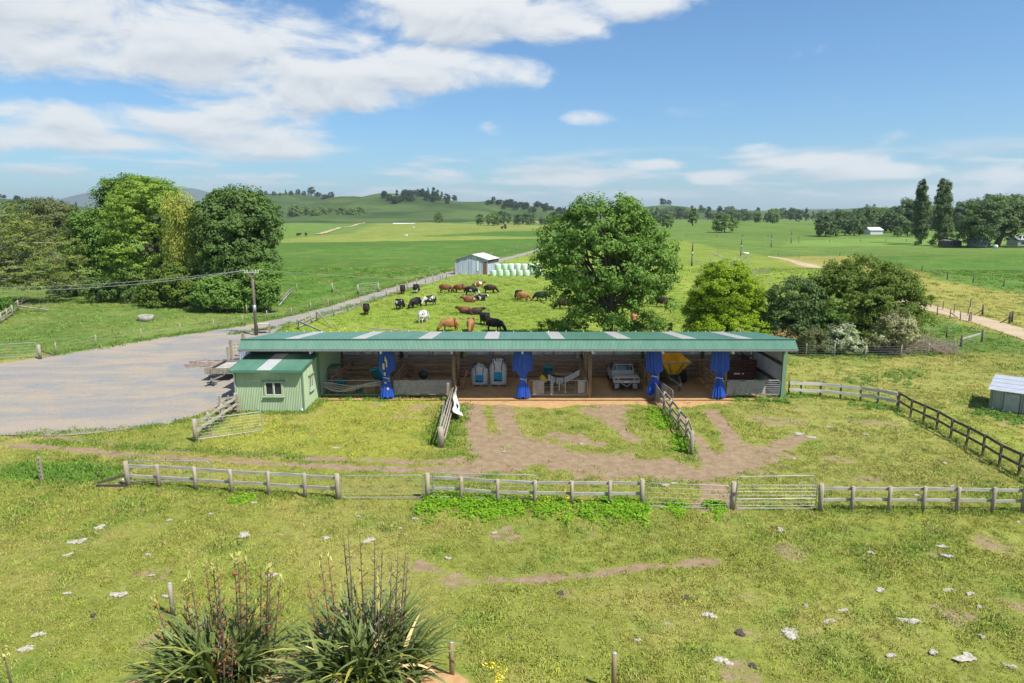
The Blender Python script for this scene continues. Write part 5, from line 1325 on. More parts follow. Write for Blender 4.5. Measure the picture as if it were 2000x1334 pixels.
# ================================================================ pickup in the shed
def wheel(parent, c, r, w, hub='steel_grey', ax='x'):
    t = MB().lathe([(r * .55, -w / 2), (r * .92, -w / 2), (r, -w * .3), (r, w * .3), (r * .92, w / 2), (r * .55, w / 2)], c, 18, ax).build('wheel', 'rubber', parent, world=False)
    MB().lathe([(.02, -w * .52), (r * .5, -w * .50), (r * .56, -w * .36), (r * .56, w * .36), (r * .5, w * .5), (.02, w * .52)], c, 14, ax).build('rim', hub, t, world=False)
    return t
ut = thing('pickup_truck', (7.78, 45.15, .02), 'old grey flat tray pickup parked backed in, tail facing out', 'pickup truck')
def UB(nm, m, f): q = MB(); f(q); return q.build(nm, m, ut, world=False)
UB('chassis', 'black_steel', lambda q: (q.box((0, 2.1, .42), (.9, 3.9, .14)), q.box((0, .9, .42), (1.5, .12, .12)), q.box((0, 3.3, .42), (1.5, .12, .12))))
def body(q):                                   # lower cab and bonnet: shaped rings along the length
    ring = [(1.55, .50, .98, .80), (1.62, .48, 1.0, .82), (2.9, .46, 1.0, .83), (3.05, .46, .98, .83), (3.9, .45, .90, .80), (4.12, .48, .82, .76), (4.18, .50, .74, .72)]
    vs = []; fs = []
    for y, z0, z1, w in ring: vs += [(-w, y, z0), (-w, y, z0 + .2), (-w * .97, y, z1 - .05), (-w * .88, y, z1), (w * .88, y, z1), (w * .97, y, z1 - .05), (w, y, z0 + .2), (w, y, z0)]
    for i in range(len(ring) - 1):
        for k in range(8): k2 = (k + 1) % 8; fs.append((i * 8 + k, i * 8 + k2, (i + 1) * 8 + k2, (i + 1) * 8 + k))
    fs += [tuple(range(8)), tuple(len(vs) - 8 + k for k in reversed(range(8)))]; q.add(vs, fs)
UB('body', 'ute_silver', body)
def gh(q):
    vs = [(-.74, 1.6, 1.0), (.74, 1.6, 1.0), (.76, 3.1, 1.0), (-.76, 3.1, 1.0), (-.62, 1.72, 1.47), (.62, 1.72, 1.47), (.62, 2.62, 1.48), (-.62, 2.62, 1.48)]
    q.add(vs, [(0, 1, 5, 4), (1, 2, 6, 5), (2, 3, 7, 6), (3, 0, 4, 7), (4, 5, 6, 7)])
UB('cab', 'ute_dark', gh)
UB('cab_roof', 'ute_red', lambda q: q.prism([(1.68, 1.47), (1.74, 1.53), (2.55, 1.54), (2.66, 1.48)], 'x', -.63, .63))
UB('rear_window', 'glass_green', lambda q: q.quad((-.60, 1.605, 1.08), (.60, 1.605, 1.08), (.53, 1.69, 1.40), (-.53, 1.69, 1.40)))
UB('tray', 'ute_silver', lambda q: (q.box((0, .74, .76), (1.74, 1.50, .07)), q.box((-.87, .74, .86), (.035, 1.5, .2)), q.box((.87, .74, .86), (.035, 1.5, .2))))
UB('headboard', 'ute_silver', lambda q: (q.box((0, 1.49, .96), (1.5, .04, .32)), q.beam((-.74, 1.49, 1.1), (-.62, 1.49, 1.52), .05, .05, (0, 1, 0)), q.beam((.74, 1.49, 1.1), (.62, 1.49, 1.52), .05, .05, (0, 1, 0)), q.box((0, 1.49, 1.53), (1.28, .05, .05)), q.box((-.45, 1.49, 1.3), (.03, .03, .44)), q.box((.45, 1.49, 1.3), (.03, .03, .44))))
tg = UB('tailgate', 'ute_silver', lambda q: (q.box((0, -.03, .83), (1.78, .05, .28)), q.box((0, -.04, .65), (1.76, .1, .10))))
q = MB(); q.box((0, -.062, .845), (.98, .012, .15)); q.build('tailgate_panel', 'ute_red', tg, world=False)
for s in (-1, 1):
    q = MB(); q.box((s * .70, -.062, .845), (.26, .012, .12)); q.build('tail_light', 'ute_red', ut, world=False)
    q = MB(); q.box((s * .62, .1, .34), (.30, .02, .36)); q.build('mud_flap', 'rail_grey', ut, world=False)
    wheel(ut, (s * .68, .62, .33), .33, .22); wheel(ut, (s * .68, 3.45, .33), .33, .22)
    q = MB(); q.box((s * .98, 2.75, 1.12), (.2, .08, .15)); q.build('mirror', 'ute_dark', ut, world=False)
q = MB(); q.box((0, -.095, .66), (.36, .01, .12)); q.build('number_plate', 'plate_white', ut, world=False)
q = MB(); q.beam((-.33, -.05, .58), (0, -.28, .38), .05, .05); q.beam((.33, -.05, .58), (0, -.28, .38), .05, .05); q.lathe([(.02, 0), (.05, .03), (.02, .07)], (0, -.28, .38), 8); q.build('tow_hitch', 'rail_grey', ut, world=False)
q = MB(); q.tube([(-.86, 1.6, .5), (-.95, 1.2, .62), (-.98, 2.0, 1.2)], .035, 6); q.build('side_bar', 'galvanised', ut, world=False)

# ================================================================ yellow hopper spreader
sp = thing('hopper_trailer', (11.35, 46.0, .02), 'yellow V shaped hopper spreader trailer on grey drawbar', 'spreader')
def SB(nm, m, f, par=None): q = MB(); f(q); return q.build(nm, m, par or sp, world=False)
def hop(q):
    T = [(-1.0, 0, 1.85), (1.0, 0, 1.85), (1.0, 3.1, 1.85), (-1.0, 3.1, 1.85)]; Bm = [(-.28, .75, .70), (.28, .75, .70), (.28, 2.9, .70), (-.28, 2.9, .70)]
    Ti = [(-.95, .05, 1.86), (.95, .05, 1.86), (.95, 3.05, 1.86), (-.95, 3.05, 1.86)]; Bi = [(-.24, .8, .78), (.24, .8, .78), (.24, 2.85, .78), (-.24, 2.85, .78)]
    vs = T + Bm + Ti + Bi; fs = []
    for k in range(4): k2 = (k + 1) % 4; fs += [(k, k2, 4 + k2, 4 + k), (8 + k2, 8 + k, 12 + k, 12 + k2), (k, 8 + k, 8 + k2, k2)]
    fs += [(4, 5, 6, 7), (15, 14, 13, 12)]; q.add(vs, fs)
hp = SB('hopper', 'yellow_paint', hop)
SB('hopper_rim', 'steel_grey', lambda q: (q.beam((-1.04, -.03, 1.80), (1.04, -.03, 1.80), .05, .07), q.beam((-1.03, 0, 1.8), (-1.03, 3.1, 1.8), .05, .07), q.beam((1.03, 0, 1.8), (1.03, 3.1, 1.8), .05, .07)), hp)
for s in (-1, 1): SB('brace', 'steel_grey', lambda q: q.beam((s * .52, .02, 1.74), (s * .16, .70, .80), .07, .05), hp)
SB('hose', 'black_steel', lambda q: q.tube([(.42, .12, 1.35), (.5, .2, 1.05), (.3, .35, .85), (.2, .5, .65)], .03, 6), hp)
SB('chassis', 'steel_grey', lambda q: (q.box((-.32, 1.6, .60), (.1, 3.0, .16)), q.box((.32, 1.6, .60), (.1, 3.0, .16)), q.box((0, 1.9, .45), (1.5, .14, .14))))
SB('drawbar', 'steel_grey', lambda q: (q.beam((-.38, .7, .62), (.02, -.95, .48), .1, .12), q.beam((.42, .7, .62), (.14, -.95, .48), .1, .12), q.box((.08, -1.0, .48), (.22, .2, .14))))
SB('jack_stand', 'rust_door', lambda q: q.tube([(.08, -.85, .48), (.08, -.85, .0)], .045, 8))
SB('gearbox', 'black_steel', lambda q: (q.box((0, .55, .62), (.5, .25, .34)), q.box((0, .42, .70), (.36, .05, .06))))
for s in (-1, 1):
    wheel(sp, (s * .92, 1.6, .42), .42, .36, 'black_steel'); wheel(sp, (s * .92, 2.5, .42), .42, .36, 'black_steel')

# ================================================================ maroon crate trailer
ct = thing('crate_trailer', (16.0, 46.4, .02), 'maroon slatted timber stock crate trailer at right end of the shed', 'trailer')
def CB(nm, m, f): q = MB(); f(q); return q.build(nm, m, ct, world=False)
for s in (-1, 1):
    CB('corner_post', 'maroon_wood', lambda q: q.beam((s * .90, 0, .35), (s * .98, .02, 1.85), .11, .11)); CB('rear_post', 'maroon_wood', lambda q: q.beam((s * .92, 2.8, .35), (s * .96, 2.8, 1.8), .1, .1))
    for k in range(6): CB('side_board', 'maroon_wood', lambda q: q.beam((s * .93, .06, .5 + .24 * k), (s * .95, 2.75, .5 + .24 * k), .035, .17))
    wheel(ct, (s * .8, 1.4, .32), .32, .22)
for k in range(6): CB('front_board', 'maroon_wood', lambda q: q.box((0, .03 + .01 * (k % 2), .5 + .235 * k), (1.8, .04, .20 if k != 4 else .12)))
CB('top_rail', 'maroon_wood', lambda q: q.box((0, .02, 1.86), (2.05, .12, .10))); CB('deck', 'maroon_wood', lambda q: q.box((0, 1.4, .40), (1.8, 2.8, .06)))
CB('label_plate', 'paper_white', lambda q: (q.box((-.30, -.015, .93), (.42, .012, .12)), q.box((.12, -.015, .93), (.12, .012, .1))))
al = thing('stored_ladder', (16.0, 47.6, 1.95), 'pale metal ladder lying across the top of maroon crate trailer', 'ladder')
for s in (0, .42): MB().beam((15.1 + s, 46.9, 2.75 - .1 * s), (16.3 + s, 48.2, 1.98), .05, .09).build('ladder_side', 'galvanised', al)
for k in range(7): t = (k + .5) / 7; MB().beam((15.1 + 1.2 * t, 46.9 + 1.3 * t, 2.75 - .77 * t), (15.52 + 1.2 * t, 46.9 + 1.3 * t, 2.71 - .73 * t), .03, .03).build('rung', 'galvanised', al)

# ================================================================ bulk bags on pallets
def pallet(parent, c, w=1.15, rz=0.0):
    q = MB()
    for k in range(5): q.box((c[0], c[1] - w / 2 + .1 + k * (w - .2) / 4, c[2] + .12), (w, .12, .025))
    for k in range(3): q.box((c[0] - w / 2 + .06 + k * (w - .12) / 2, c[1], c[2] + .055), (.1, w, .1))
    return q
def bag(x, y, h, seed, label):
    t = thing('bulk_bag', (x, y, .16), label, 'bulk bag', 'bulk bags on pallets'); r = np.random.default_rng(seed)
    n = 40; m = 16; Vs = []; Fs = []
    for j in range(m + 1):
        v = j / m; z = h * v; bul = .56 * (1 + .09 * math.sin(math.pi * min(1, v * 1.15))) * (1 - .28 * max(0, v - .72) / .28 * (.8))
        for i in range(n):
            a = 2 * math.pi * i / n; c, s = math.cos(a), math.sin(a); sup = (abs(c) ** 3.6 + abs(s) ** 3.6) ** (-1 / 3.6)
            k = bul * sup * (1 + .018 * math.sin(7 * a + seed + 5 * v) + (.05 * math.sin(5 * a + 9 * v + seed) if v > .75 else 0))
            Vs.append((k * c, k * s, z + (.05 * math.sin(4 * a + seed) if v > .9 else 0)))
    for j in range(m):
        for i in range(n): i2 = (i + 1) % n; Fs.append((j * n + i, j * n + i2, (j + 1) * n + i2, (j + 1) * n + i))
    me = bpy.data.meshes.new('sack'); Vs.append((0, 0, h * .95)); tip = len(Vs) - 1
    Fs += [(m * n + i, m * n + (i + 1) % n, tip) for i in range(n)]
    me.from_pydata(Vs, [], Fs); me.polygons.foreach_set('use_smooth', [True] * len(Fs)); link('sack', me, 'bag_white', t)
    q = MB()
    for k in range(9): q.tube([(r.uniform(-.3, .3), r.uniform(-.3, .3), h * .93), (r.uniform(-.25, .25), r.uniform(-.3, .2), h + r.uniform(.02, .12)), (r.uniform(-.3, .3), r.uniform(-.3, .3), h * .92)], [.05, .09, .04], 6)
    q.build('gathered_neck', 'bag_white', t, world=False)
    MB().box((0, -.625, h * .36), (.58, .015, h * .42)).build('printed_panel', 'bag_blue', t, world=False)
    MB().add([(-.29, -.635, h * .155), (.29, -.635, h * .155), (.29, -.635, h * .21), (0, -.635, h * .235), (-.29, -.635, h * .26)], [(0, 1, 2, 3, 4)]).build('printed_band', 'bag_dark_blue', t, world=False)
    for sx in (-1, 1):
        for sy in (-1, 1): MB().tube([(sx * .24, sy * .60, h * .62), (sx * .27, sy * .54, h * .9), (sx * .34, sy * .42, h + .10), (sx * .42, sy * .36, h + .13), (sx * .46, sy * .36, h * .92)], .03, 5).build('lifting_loop', 'loop_blue', t, world=False)
    return t
bag(-2.28, 47.0, 1.22, 2, 'shorter white bulk bag with blue panel, left one on pallets'); bag(-.98, 47.0, 1.60, 5, 'taller white bulk bag with blue panel, right one on pallets')
for x, lab in ((-2.18, 'timber pallet under the shorter white bulk bag'), (-.92, 'timber pallet under the taller white bulk bag')):
    t = thing('pallet', (x, 47.0, .02), lab, 'pallet'); pallet(t, (x, 47.0, .02), 1.2).build('deck', 'rail_grey', t)
pl = thing('leaning_pallet', (-3.2, 45.9, .02), 'broken timber pallet leaning beside the post left of bulk bags', 'pallet')
for k in range(4): MB().beam((-3.45 + .0, 45.3 + .30 * k, .05), (-3.15, 45.3 + .30 * k, 1.25), .03, .14, (0, 1, 0)).build('board', 'wood_pen', pl)
for z in (.2, .65, 1.1): MB().beam((-3.40 + .24 * z, 45.2, z), (-3.40 + .24 * z, 46.35, z), .08, .09).build('bearer', 'wood_pen', pl)

# ================================================================ mower with curved white deflector
mw = thing('mower', (2.9, 45.6, .02), 'green mower with yellow guard and curved white slatted deflector', 'mower')
MB().box((2.9, 45.6, .42), (1.9, .5, .16)).build('frame', 'mower_green', mw); MB().box((2.7, 45.9, .8), (.5, .45, .7)).build('gear_housing', 'mower_green', mw)
MB().tube([(1.95, 45.5, .98), (2.35, 45.45, .62)], .17, 14).build('guard', 'yellow_plastic', mw); MB().box((3.55, 45.3, .40), (.32, .1, .08)).build('skid', 'yellow_plastic', mw)
seg = 12
for k in range(seg):
    t0 = k / seg; t1 = (k + .86) / seg
    def cp(t): return (2.45 + 2.15 * t, 45.35 - .15 * math.sin(math.pi * t), .75 - .38 * math.sin(math.pi * min(1, t * 1.05)) * (1 - .55 * t) + .32 * t * t)
    a, c = cp(t0), cp(t1); MB().add([(a[0], a[1], a[2]), (c[0], c[1], c[2]), (c[0] + .03, c[1], c[2] + .42), (a[0] + .03, a[1], a[2] + .42), (a[0], a[1] + .03, a[2]), (c[0], c[1] + .03, c[2]), (c[0] + .03, c[1] + .03, c[2] + .42), (a[0] + .03, a[1] + .03, a[2] + .42)],
        [(0, 1, 2, 3), (7, 6, 5, 4), (0, 4, 5, 1), (1, 5, 6, 2), (2, 6, 7, 3), (3, 7, 4, 0)]).build('slat', 'deflector', mw)
MB().tube([(2.2, 45.6, .95), (2.8, 45.5, 1.15), (3.4, 45.5, 1.1), (3.9, 45.5, .8)], .025, 6).build('hydraulic_hose', 'steel_grey', mw)
for x in (2.95, 3.5): MB().beam((x, 45.15, .45), (x + .05, 45.2, 1.02), .06, .05, (0, 1, 0)).build('bracket', 'black_steel', mw)
for x in (2.1, 3.7): MB().tube([(x, 45.6, .0), (x, 45.6, .4)], .05, 8).build('stand', 'mower_green', mw)

# ================================================================ tubs, buckets, ball feeder
def tub(name, loc, r0, r1, h, m, label, cat='tub', tilt=(0, 0)):
    t = thing(name, loc, label, cat); o = MB().lathe([(r0 * .3, 0), (r0, 0), (r1, h), (r1 + .035, h), (r1 + .035, h - .04), (r1 - .015, h - .02), (r0 - .03, .04), (.02, .04)], (0, 0, 0), 22).build('shell', m, t, world=False)
    t.rotation_euler = (R(tilt[0]), R(tilt[1]), 0); return t
tub('feed_tub', (-11.6, 44.9, .03), .30, .37, .82, 'tub_blue', 'turquoise plastic tub, leftmost inside the first pen', )
tub('feed_tub', (-10.35, 44.9, .03), .23, .23, .48, 'tub_blue', 'small turquoise drum low in the first pen')
tub('feed_tub', (-9.0, 45.5, .75), .34, .50, .85, 'tub_blue', 'large turquoise hopper tub tilted beside the printed blue tarpaulin', tilt=(0, -18))
tt = thing('tub_stand', (-9.0, 45.6, .02), 'timber stand under the large tilted turquoise tub', 'stand')
for dx in (-.3, .3):
    for dy in (-.25, .25): MB().box((-9.0 + dx, 45.5 + dy, .38), (.08, .08, .74)).build('leg', 'wood_pen', tt)
MB().box((-9.0, 45.5, .735), (.75, .65, .04)).build('top', 'wood_pen', tt)
tub('feed_tub', (2.55, 47.2, .75), .30, .34, .55, 'tub_blue', 'blue drum on the bench behind the green mower', 'drum')
bn = thing('bench', (2.9, 47.3, .02), 'dark workbench against the back rails behind the mower', 'bench')
MB().box((3.2, 47.3, .71), (2.2, .6, .06)).build('top', 'wood_pen', bn)
for dx in (-1, 1):
    for dy in (-.22, .22): MB().box((3.2 + dx, 47.3 + dy, .35), (.08, .08, .68)).build('leg', 'wood_pen', bn)
for px, py, lab in ((793, 693, 'white bucket hung on the back wall of second bay'), (1128, 694, 'white bucket hung on the back wall behind the mower'), (1142, 694, 'half hidden white bucket hung beside the third bay post')):
    q = V(px, py, 49.0); tub('bucket', q - Vector((0, 0, .2)), .13, .17, .38, 'bucket_white', lab, 'bucket')
q = V(906, 693, 49.3); yb = thing('yellow_box', q, 'small yellow box fixed on back wall left of bulk bags', 'box'); MB().box(q, (.28, .12, .2)).build('case', 'yellow_plastic', yb); MB().box(q + Vector((0, -.065, .03)), (.2, .01, .05)).build('lid_strip', 'dark_board', yb)
q = V(827, 737, 45.2); bf = thing('ball_feeder', (q.x, 45.4, .02), 'dark round ball shaped feeder with pale ribs above clothed gate', 'feeder')
MB().lathe([(.02, .88)] + [(.33 * math.sin(math.pi * k / 12) + .02, 1.2 - .33 * math.cos(math.pi * k / 12)) for k in range(1, 12)] + [(.02, 1.52)], (q.x, 45.4, -.05), 18).build('ball', 'black_steel', bf)
for k in range(6): a = math.pi * k / 6; MB().tube([(q.x + .35 * math.cos(a) * math.sin(math.pi * t / 10), 45.4 + .35 * math.sin(a) * math.sin(math.pi * t / 10), 1.15 - .35 * math.cos(math.pi * t / 10)) for t in range(11)], .014, 4).build('rib', 'galvanised', bf)
MB().tube([(q.x, 45.4, 0), (q.x, 45.4, .85)], .04, 6).build('stand', 'wood_pen', bf); MB().tube([(q.x, 45.4, 1.47), (q.x, 45.4, 1.75)], .02, 6).build('spike', 'wood_pen', bf)
cb = thing('green_bin', (-12.2, 45.6, .02), 'dark chest with green lid against the office wall inside shed', 'chest')
MB().box((-12.25, 45.9, .8), (.62, .9, 1.5)).build('chest_body', 'wood_pen', cb); MB().box((-12.25, 45.9, 1.6), (.68, .96, .08), rx=.08).build('lid', 'roof_green', cb)

# ================================================================ yard: flat trailer, timber pen
tx, ty = -21.2, 47.9; z0 = 0.03
tr = thing('flat_trailer', (tx, ty, z0), 'low timber flat deck trailer parked beside the green office', 'trailer')
MB().box((0, 1.9, .55), (1.85, 3.7, .07)).build('deck', 'rail_grey', tr, world=False)
MB().box((0, .02, .76), (1.95, .05, .42)).build('front_board', 'wood_grey', tr, world=False)
for s in (-1, 1):
    MB().box((s * .95, 1.9, .66), (.07, 3.75, .14)).build('side_rail', 'black_steel' if s < 0 else 'steel_grey', tr, world=False); wheel(tr, (s * .82, 2.2, .28), .28, .2)
    MB().box((s * .45, -.02, .7), (.05, .04, .5)).build('board_brace', 'galvanised', tr, world=False)
MB().box((0, 3.75, .64), (1.95, .06, .22)).build('rear_board', 'steel_grey', tr, world=False)
q = MB(); q.beam((-.4, .3, .42), (0, -1.3, .36), .07, .09); q.beam((.4, .3, .42), (0, -1.3, .36), .07, .09); q.box((0, 1.9, .44), (.1, 3.6, .1)); q.build('drawbar', 'steel_grey', tr, world=False)
q = MB(); q.tube([(0, -1.2, .36), (0, -1.2, .04)], .035, 6); q.beam((-.35, -1.0, .06), (.35, -1.5, .06), .06, .05); q.beam((-.3, -1.55, .06), (.3, -.95, .06), .06, .05); q.box((-.1, -.6, .55), (.5, .35, .12)); q.build('jockey_stand', 'black_steel', tr, world=False)
pn0, pn1 = P(453, 707), P(480, 701)
pf = thing('timber_pen', pn0, 'tall six rail timber loading pen at the left end of shed', 'pen')
for p_ in (pn0, pn1): MB().box(p_ + Vector((0, 0, .9)), (.17, .17, 1.9)).build('post', 'wood_grey', pf)
MB().box(pn0 + Vector((-.15, -.3, .65)), (.14, .14, 1.3)).build('post', 'wood_grey', pf); MB().box(pn1 + Vector((-.3, .5, 1.05)), (.2, .2, 2.1)).build('post', 'wood_grey', pf)
for k in range(6): MB().beam(pn0 + Vector((0, -.11, .35 + .27 * k)), pn1 + Vector((0, -.11, .28 + .25 * k)), .04, .15).build('rail', 'wood_grey', pf)
db_ = thing('debris', P(405, 716), 'scatter of dark sticks and bark on gravel behind flat trailer', 'sticks')
r = np.random.default_rng(77); q = MB()
for k in range(130):
    c = P(365 + r.uniform(0, 75), 712 + r.normal() * 4, .04); a = r.uniform(-.5, .5); d = Vector((math.cos(a), math.sin(a), 0)) * r.uniform(.08, .45); q.tube([c - d, c + Vector((0, 0, .05)), c + d], .025, 3, cap=False)
q.build('sticks', 'twig', db_)

# ================================================================ power pole and wires
pb = onG(-25.3, 66.5); pp = thing('power_pole', pb, 'timber power pole with crossarm standing behind left end of shed', 'power pole')
MB().tube([pb - Vector((0, 0, .3)), pb + Vector((0, 0, 3)), pb + Vector((0, 0, 6.55))], [.17, .145, .115], 10).build('pole', 'pole_wood', pp)
MB().tube([pb + Vector((0, 0, 2.35)), pb + Vector((0, 0, 3.05))], .165, 10).build('metal_sleeve', 'galvanised', pp)
MB().box(pb + Vector((0, -.14, 6.25)), (1.45, .1, .12)).build('crossarm', 'rail_grey', pp)
for s in (-1, 1): MB().beam(pb + Vector((0, -.16, 5.75)), pb + Vector((s * .45, -.16, 6.2)), .03, .04).build('brace', 'wood_grey', pp)
wires = []
for k, x in enumerate((-.66, -.42, .42, .66)):
    c = pb + Vector((x, -.14, 6.31)); MB().lathe([(.03, 0), (.06, .04), (.04, .09), (.06, .13), (.03, .18)], c, 8).build('insulator', 'porcelain', pp); wires.append(c + Vector((0, 0, .16)))
def wire(a, b, sag, r, label, m='wire_steel'):
    t = thing('power_wire', a, label, 'wire', 'overhead wires at the power pole'); n = 24
    MB().tube([Vector(a).lerp(Vector(b), i / n) - Vector((0, 0, sag * 4 * (i / n) * (1 - i / n))) for i in range(n + 1)], r, 4, cap=False).build('cable', m, t)
wire(wires[0], V(-120, 562, 60), .5, .018, 'upper overhead wire running left from the power pole crossarm'); wire(wires[1], V(-120, 570, 58), .6, .018, 'lower overhead wire running left from the power pole crossarm')
wire(wires[3], V(1120, 540, 120), .8, .014, 'single thin overhead wire running right from the power pole')
wf_ = thing('timber_bench', P(515, 650), 'low timber bench with pale top board behind the power pole', 'bench')
p0, p1 = P(503, 652), P(527, 651)
for p_ in (p0, p1): MB().box(p_ + Vector((0, 0, .5)), (.14, .14, 1.0)).build('leg', 'wood_grey', wf_)
MB().beam(p0 + Vector((0, 0, 1.0)), p1 + Vector((0, 0, 1.0)), 1.0, .09).build('top_board', 'rail_grey', wf_); MB().beam(p0 + Vector((0, -.1, .45)), p1 + Vector((0, -.1, .45)), .05, .14).build('rail', 'wood_grey', wf_)
# small stock pen by the road
k0, k1, k2 = P(584, 643), P(620, 626), P(640, 650)
rail_fence('rail_fence', [k0, k0.lerp(k1, .35), k0.lerp(k1, .68), k1], 'small weathered stock pen fence beside road behind the shed roof', post_h=1.05, rails=((.95, .14), (.55, .14), (.2, .12)), post_r=.09, big=(3,))
MBt = thing('pen_rail', k0, 'weathered low rail running from the small stock pen toward cows', 'rail'); MB().beam(k0 + Vector((0, 0, .85)), P(628, 647, .6), .06, .16).build('rail', 'rail_grey', MBt); MB().beam(k1 + Vector((0, 0, 1.0)), P(649, 640, .1), .09, .09).build('stay', 'wood_grey', MBt)
fr_ = thing('fallen_rail', P(780, 648), 'long pale fallen rail lying in grass behind the shed roof', 'rail'); MB().beam(P(722, 641, .35), P(832, 649, .25), .1, .12).build('rail', 'rail_grey', fr_); MB().box(P(756, 648, .3), (.12, .12, .6)).build('stub', 'wood_grey', fr_)

# ================================================================ wire fences: posts with strands
def wire_fence(pts, label, h=1.05, r=.055, strands=(.35, .65, .95), mp='wood_grey', name='wire_fence', wr=.007, stay=()):
    pts = [Vector(p) for p in pts]; t = thing(name, pts[0], label, 'fence'); off = root_loc(t); q = MB(); q.tube([(0, 0, -.1), (0, 0, h)], [r, r * .95], 7); pm = q.mesh('post')
    for p in pts: link('post', pm, mp, t, p - off, (R(random.uniform(-2, 2)), R(random.uniform(-2, 2)), random.uniform(0, 6)))
    for z in strands: MB().tube([p + Vector((0, -.05, z)) for p in pts], wr, 3, cap=False, smooth=False).build('wire', 'wire_steel', t)
    for i, dx in stay: MB().beam(pts[i] + Vector((0, 0, .7)), pts[i] + Vector((dx, 0, .05)), .08, .08).build('stay', mp, t)
    return t
wire_fence(PP([(110, 692), (188, 676), (277, 663), (353, 652), (418, 643), (474, 634), (522, 624), (570, 618), (607, 607), (641, 600), (672, 592)]), 'wire fence with small posts along the far side of the gravel road')
wire_fence(PP([(652, 618), (680, 608), (706, 599), (732, 589), (755, 579), (776, 571), (796, 565), (814, 558), (831, 553), (846, 549), (860, 546)]), 'wire fence with timber posts between the road and the cows', h=1.25, r=.075, stay=((10, -.8),))
wire_fence(PP([(865, 545), (872, 543), (960, 522), (985, 514), (1010, 505), (1030, 499), (1050, 493), (1062, 489)]), 'wire fence along the road beyond the tin shed', h=1.2, r=.07)
wire_fence(PP([(930, 506), (960, 500), (985, 494), (1010, 488), (1035, 483), (1055, 479)]), 'wire fence on far side of the road beyond the tin shed', h=1.2, r=.07)
wire_fence(PP([(187, 578), (247, 583), (280, 587), (309, 592), (371, 602), (430, 610), (482, 613), (528, 601), (553, 588), (580, 570)]), 'old wire fence along the foot of the left trees', h=1.1, r=.06)
wire_fence(PP([(1530, 696), (1574, 697), (1629, 697), (1689, 700), (1758, 699), (1811, 694), (1863, 685), (1918, 668)]), 'wire fence in front of the hawthorn bushes and brush pile', h=1.15, r=.06, strands=(.2, .4, .6, .8, 1.0), wr=.009)
wire_fence(PP([(1800, 592), (1818, 600), (1841, 605), (1863, 612), (1890, 617), (1918, 612)]), 'wire fence on the far side of the sandy track', h=1.1, r=.05, mp='wood_dark')
wire_fence(PP([(1760, 588), (1806, 606), (1830, 614), (1855, 622), (1875, 627), (1896, 628)]), 'wire fence on the near side of the sandy track', h=1.1, r=.055, mp='wood_dark', stay=((3, .9),))
wire_fence(PP([(1520, 499), (1560, 504), (1610, 516), (1640, 526), (1680, 540), (1720, 556), (1760, 572)]), 'wire fence with tiny posts beside the far bend of sandy track', h=1.1, r=.06, mp='wood_dark')
wire_fence(PP([(1640, 500), (1700, 502), (1760, 522), (1800, 534), (1850, 545), (1900, 553), (1960, 560), (2040, 566)]), 'dark wire fence along the gully below the dark green paddock', h=1.2, r=.08, mp='wood_dark')
wire_fence(PP([(1848, 660), (1892, 628), (1895, 600)]), 'short dark fence beside the small yard right of the domed tree', h=1.1, r=.07, mp='wood_dark', strands=(.5, .9))
wire_fence(PP([(1560, 474), (1620, 473), (1680, 472), (1730, 471), (1770, 472), (1800, 473)]), 'far wire fence across the paddock before the white barn', h=1.3, r=.1, mp='wood_dark')
wire_fence(PP([(1340, 462), (1400, 463), (1450, 462), (1500, 464), (1560, 466)]), 'far wire fence below the pale rounded tree', h=1.3, r=.12, mp='wood_dark')
for lst, lab in (([(1876, 680), (1917, 668)], 'short timber rail with posts at the end of wire fence'),):
    a, c = P(*lst[0]), P(*lst[1]); rail_fence('rail_fence', [a, c], lab, post_h=1.2, post_r=.09, rails=((.8, .14),), mp='wood_dark', mr='rail_grey')
for i, (px, py, lab) in enumerate(((1971, 632, 'left dark post of the pair beside the sandy track'), (1976, 630, 'right dark post of the pair beside the sandy track'), (1918, 617, 'dark strainer post with stay on the far track side'))):
    p_ = P(px, py); t = thing('strainer_post', p_, lab, 'post'); MB().tube([p_, p_ + Vector((0, 0, 1.3))], .1, 8).build('post', 'wood_dark', t); MB().beam(p_ + Vector((0, 0, .7)), p_ + Vector((-.8, .3, .05)), .08, .08).build('stay', 'wood_dark', t)
gate('field_gate', P(701, 573), P(738, 569), 1.25, 'silver gate on far side of the road facing the cows', z0=.15, bars=3, stays=0, r=.035)
gate('field_gate', P(838, 537), P(853, 534), 1.2, 'small silver gate on the far side of road before tin shed', z0=.15, bars=3, stays=0, r=.03)
for px, py, lab in ((699, 575, 'gate post left of silver gate facing the cows'), (739, 571, 'gate post right of the silver gate facing the cows'), (649, 571, 'twin post left of wires leading to the silver gate')):
    p_ = P(px, py); t = thing('gate_post', p_, lab, 'post'); MB().tube([p_, p_ + Vector((0, 0, 1.5))], .13, 8).build('post', 'wood_grey', t); MB().beam(p_ + Vector((.02, 0, .8)), p_ + Vector((.9, .2, .05)), .1, .1).build('stay', 'wood_grey', t)
# old yard fence at far left
rail_fence('rail_fence', PP([(-10, 640), (3, 632), (14, 625), (25, 617), (36, 606)]), 'old leaning yard fence under the spreading tree at left edge', post_h=1.2, rails=((1.0, .14), (.6, .14), (.25, .14)), post_r=.08)
# concrete trough
cp_ = P(285, 626); tb = thing('water_trough', cp_, 'round concrete water trough in the left paddock', 'trough')
MB().lathe([(.78, -.05), (.80, .6), (.73, .6), (.70, .12), (.05, .1)], cp_, 26).build('ring', 'concrete', tb); MB().lathe([(.02, .475), (.70, .48), (.70, .485), (.02, .485)], cp_, 24).build('water', 'glass_dark', tb)
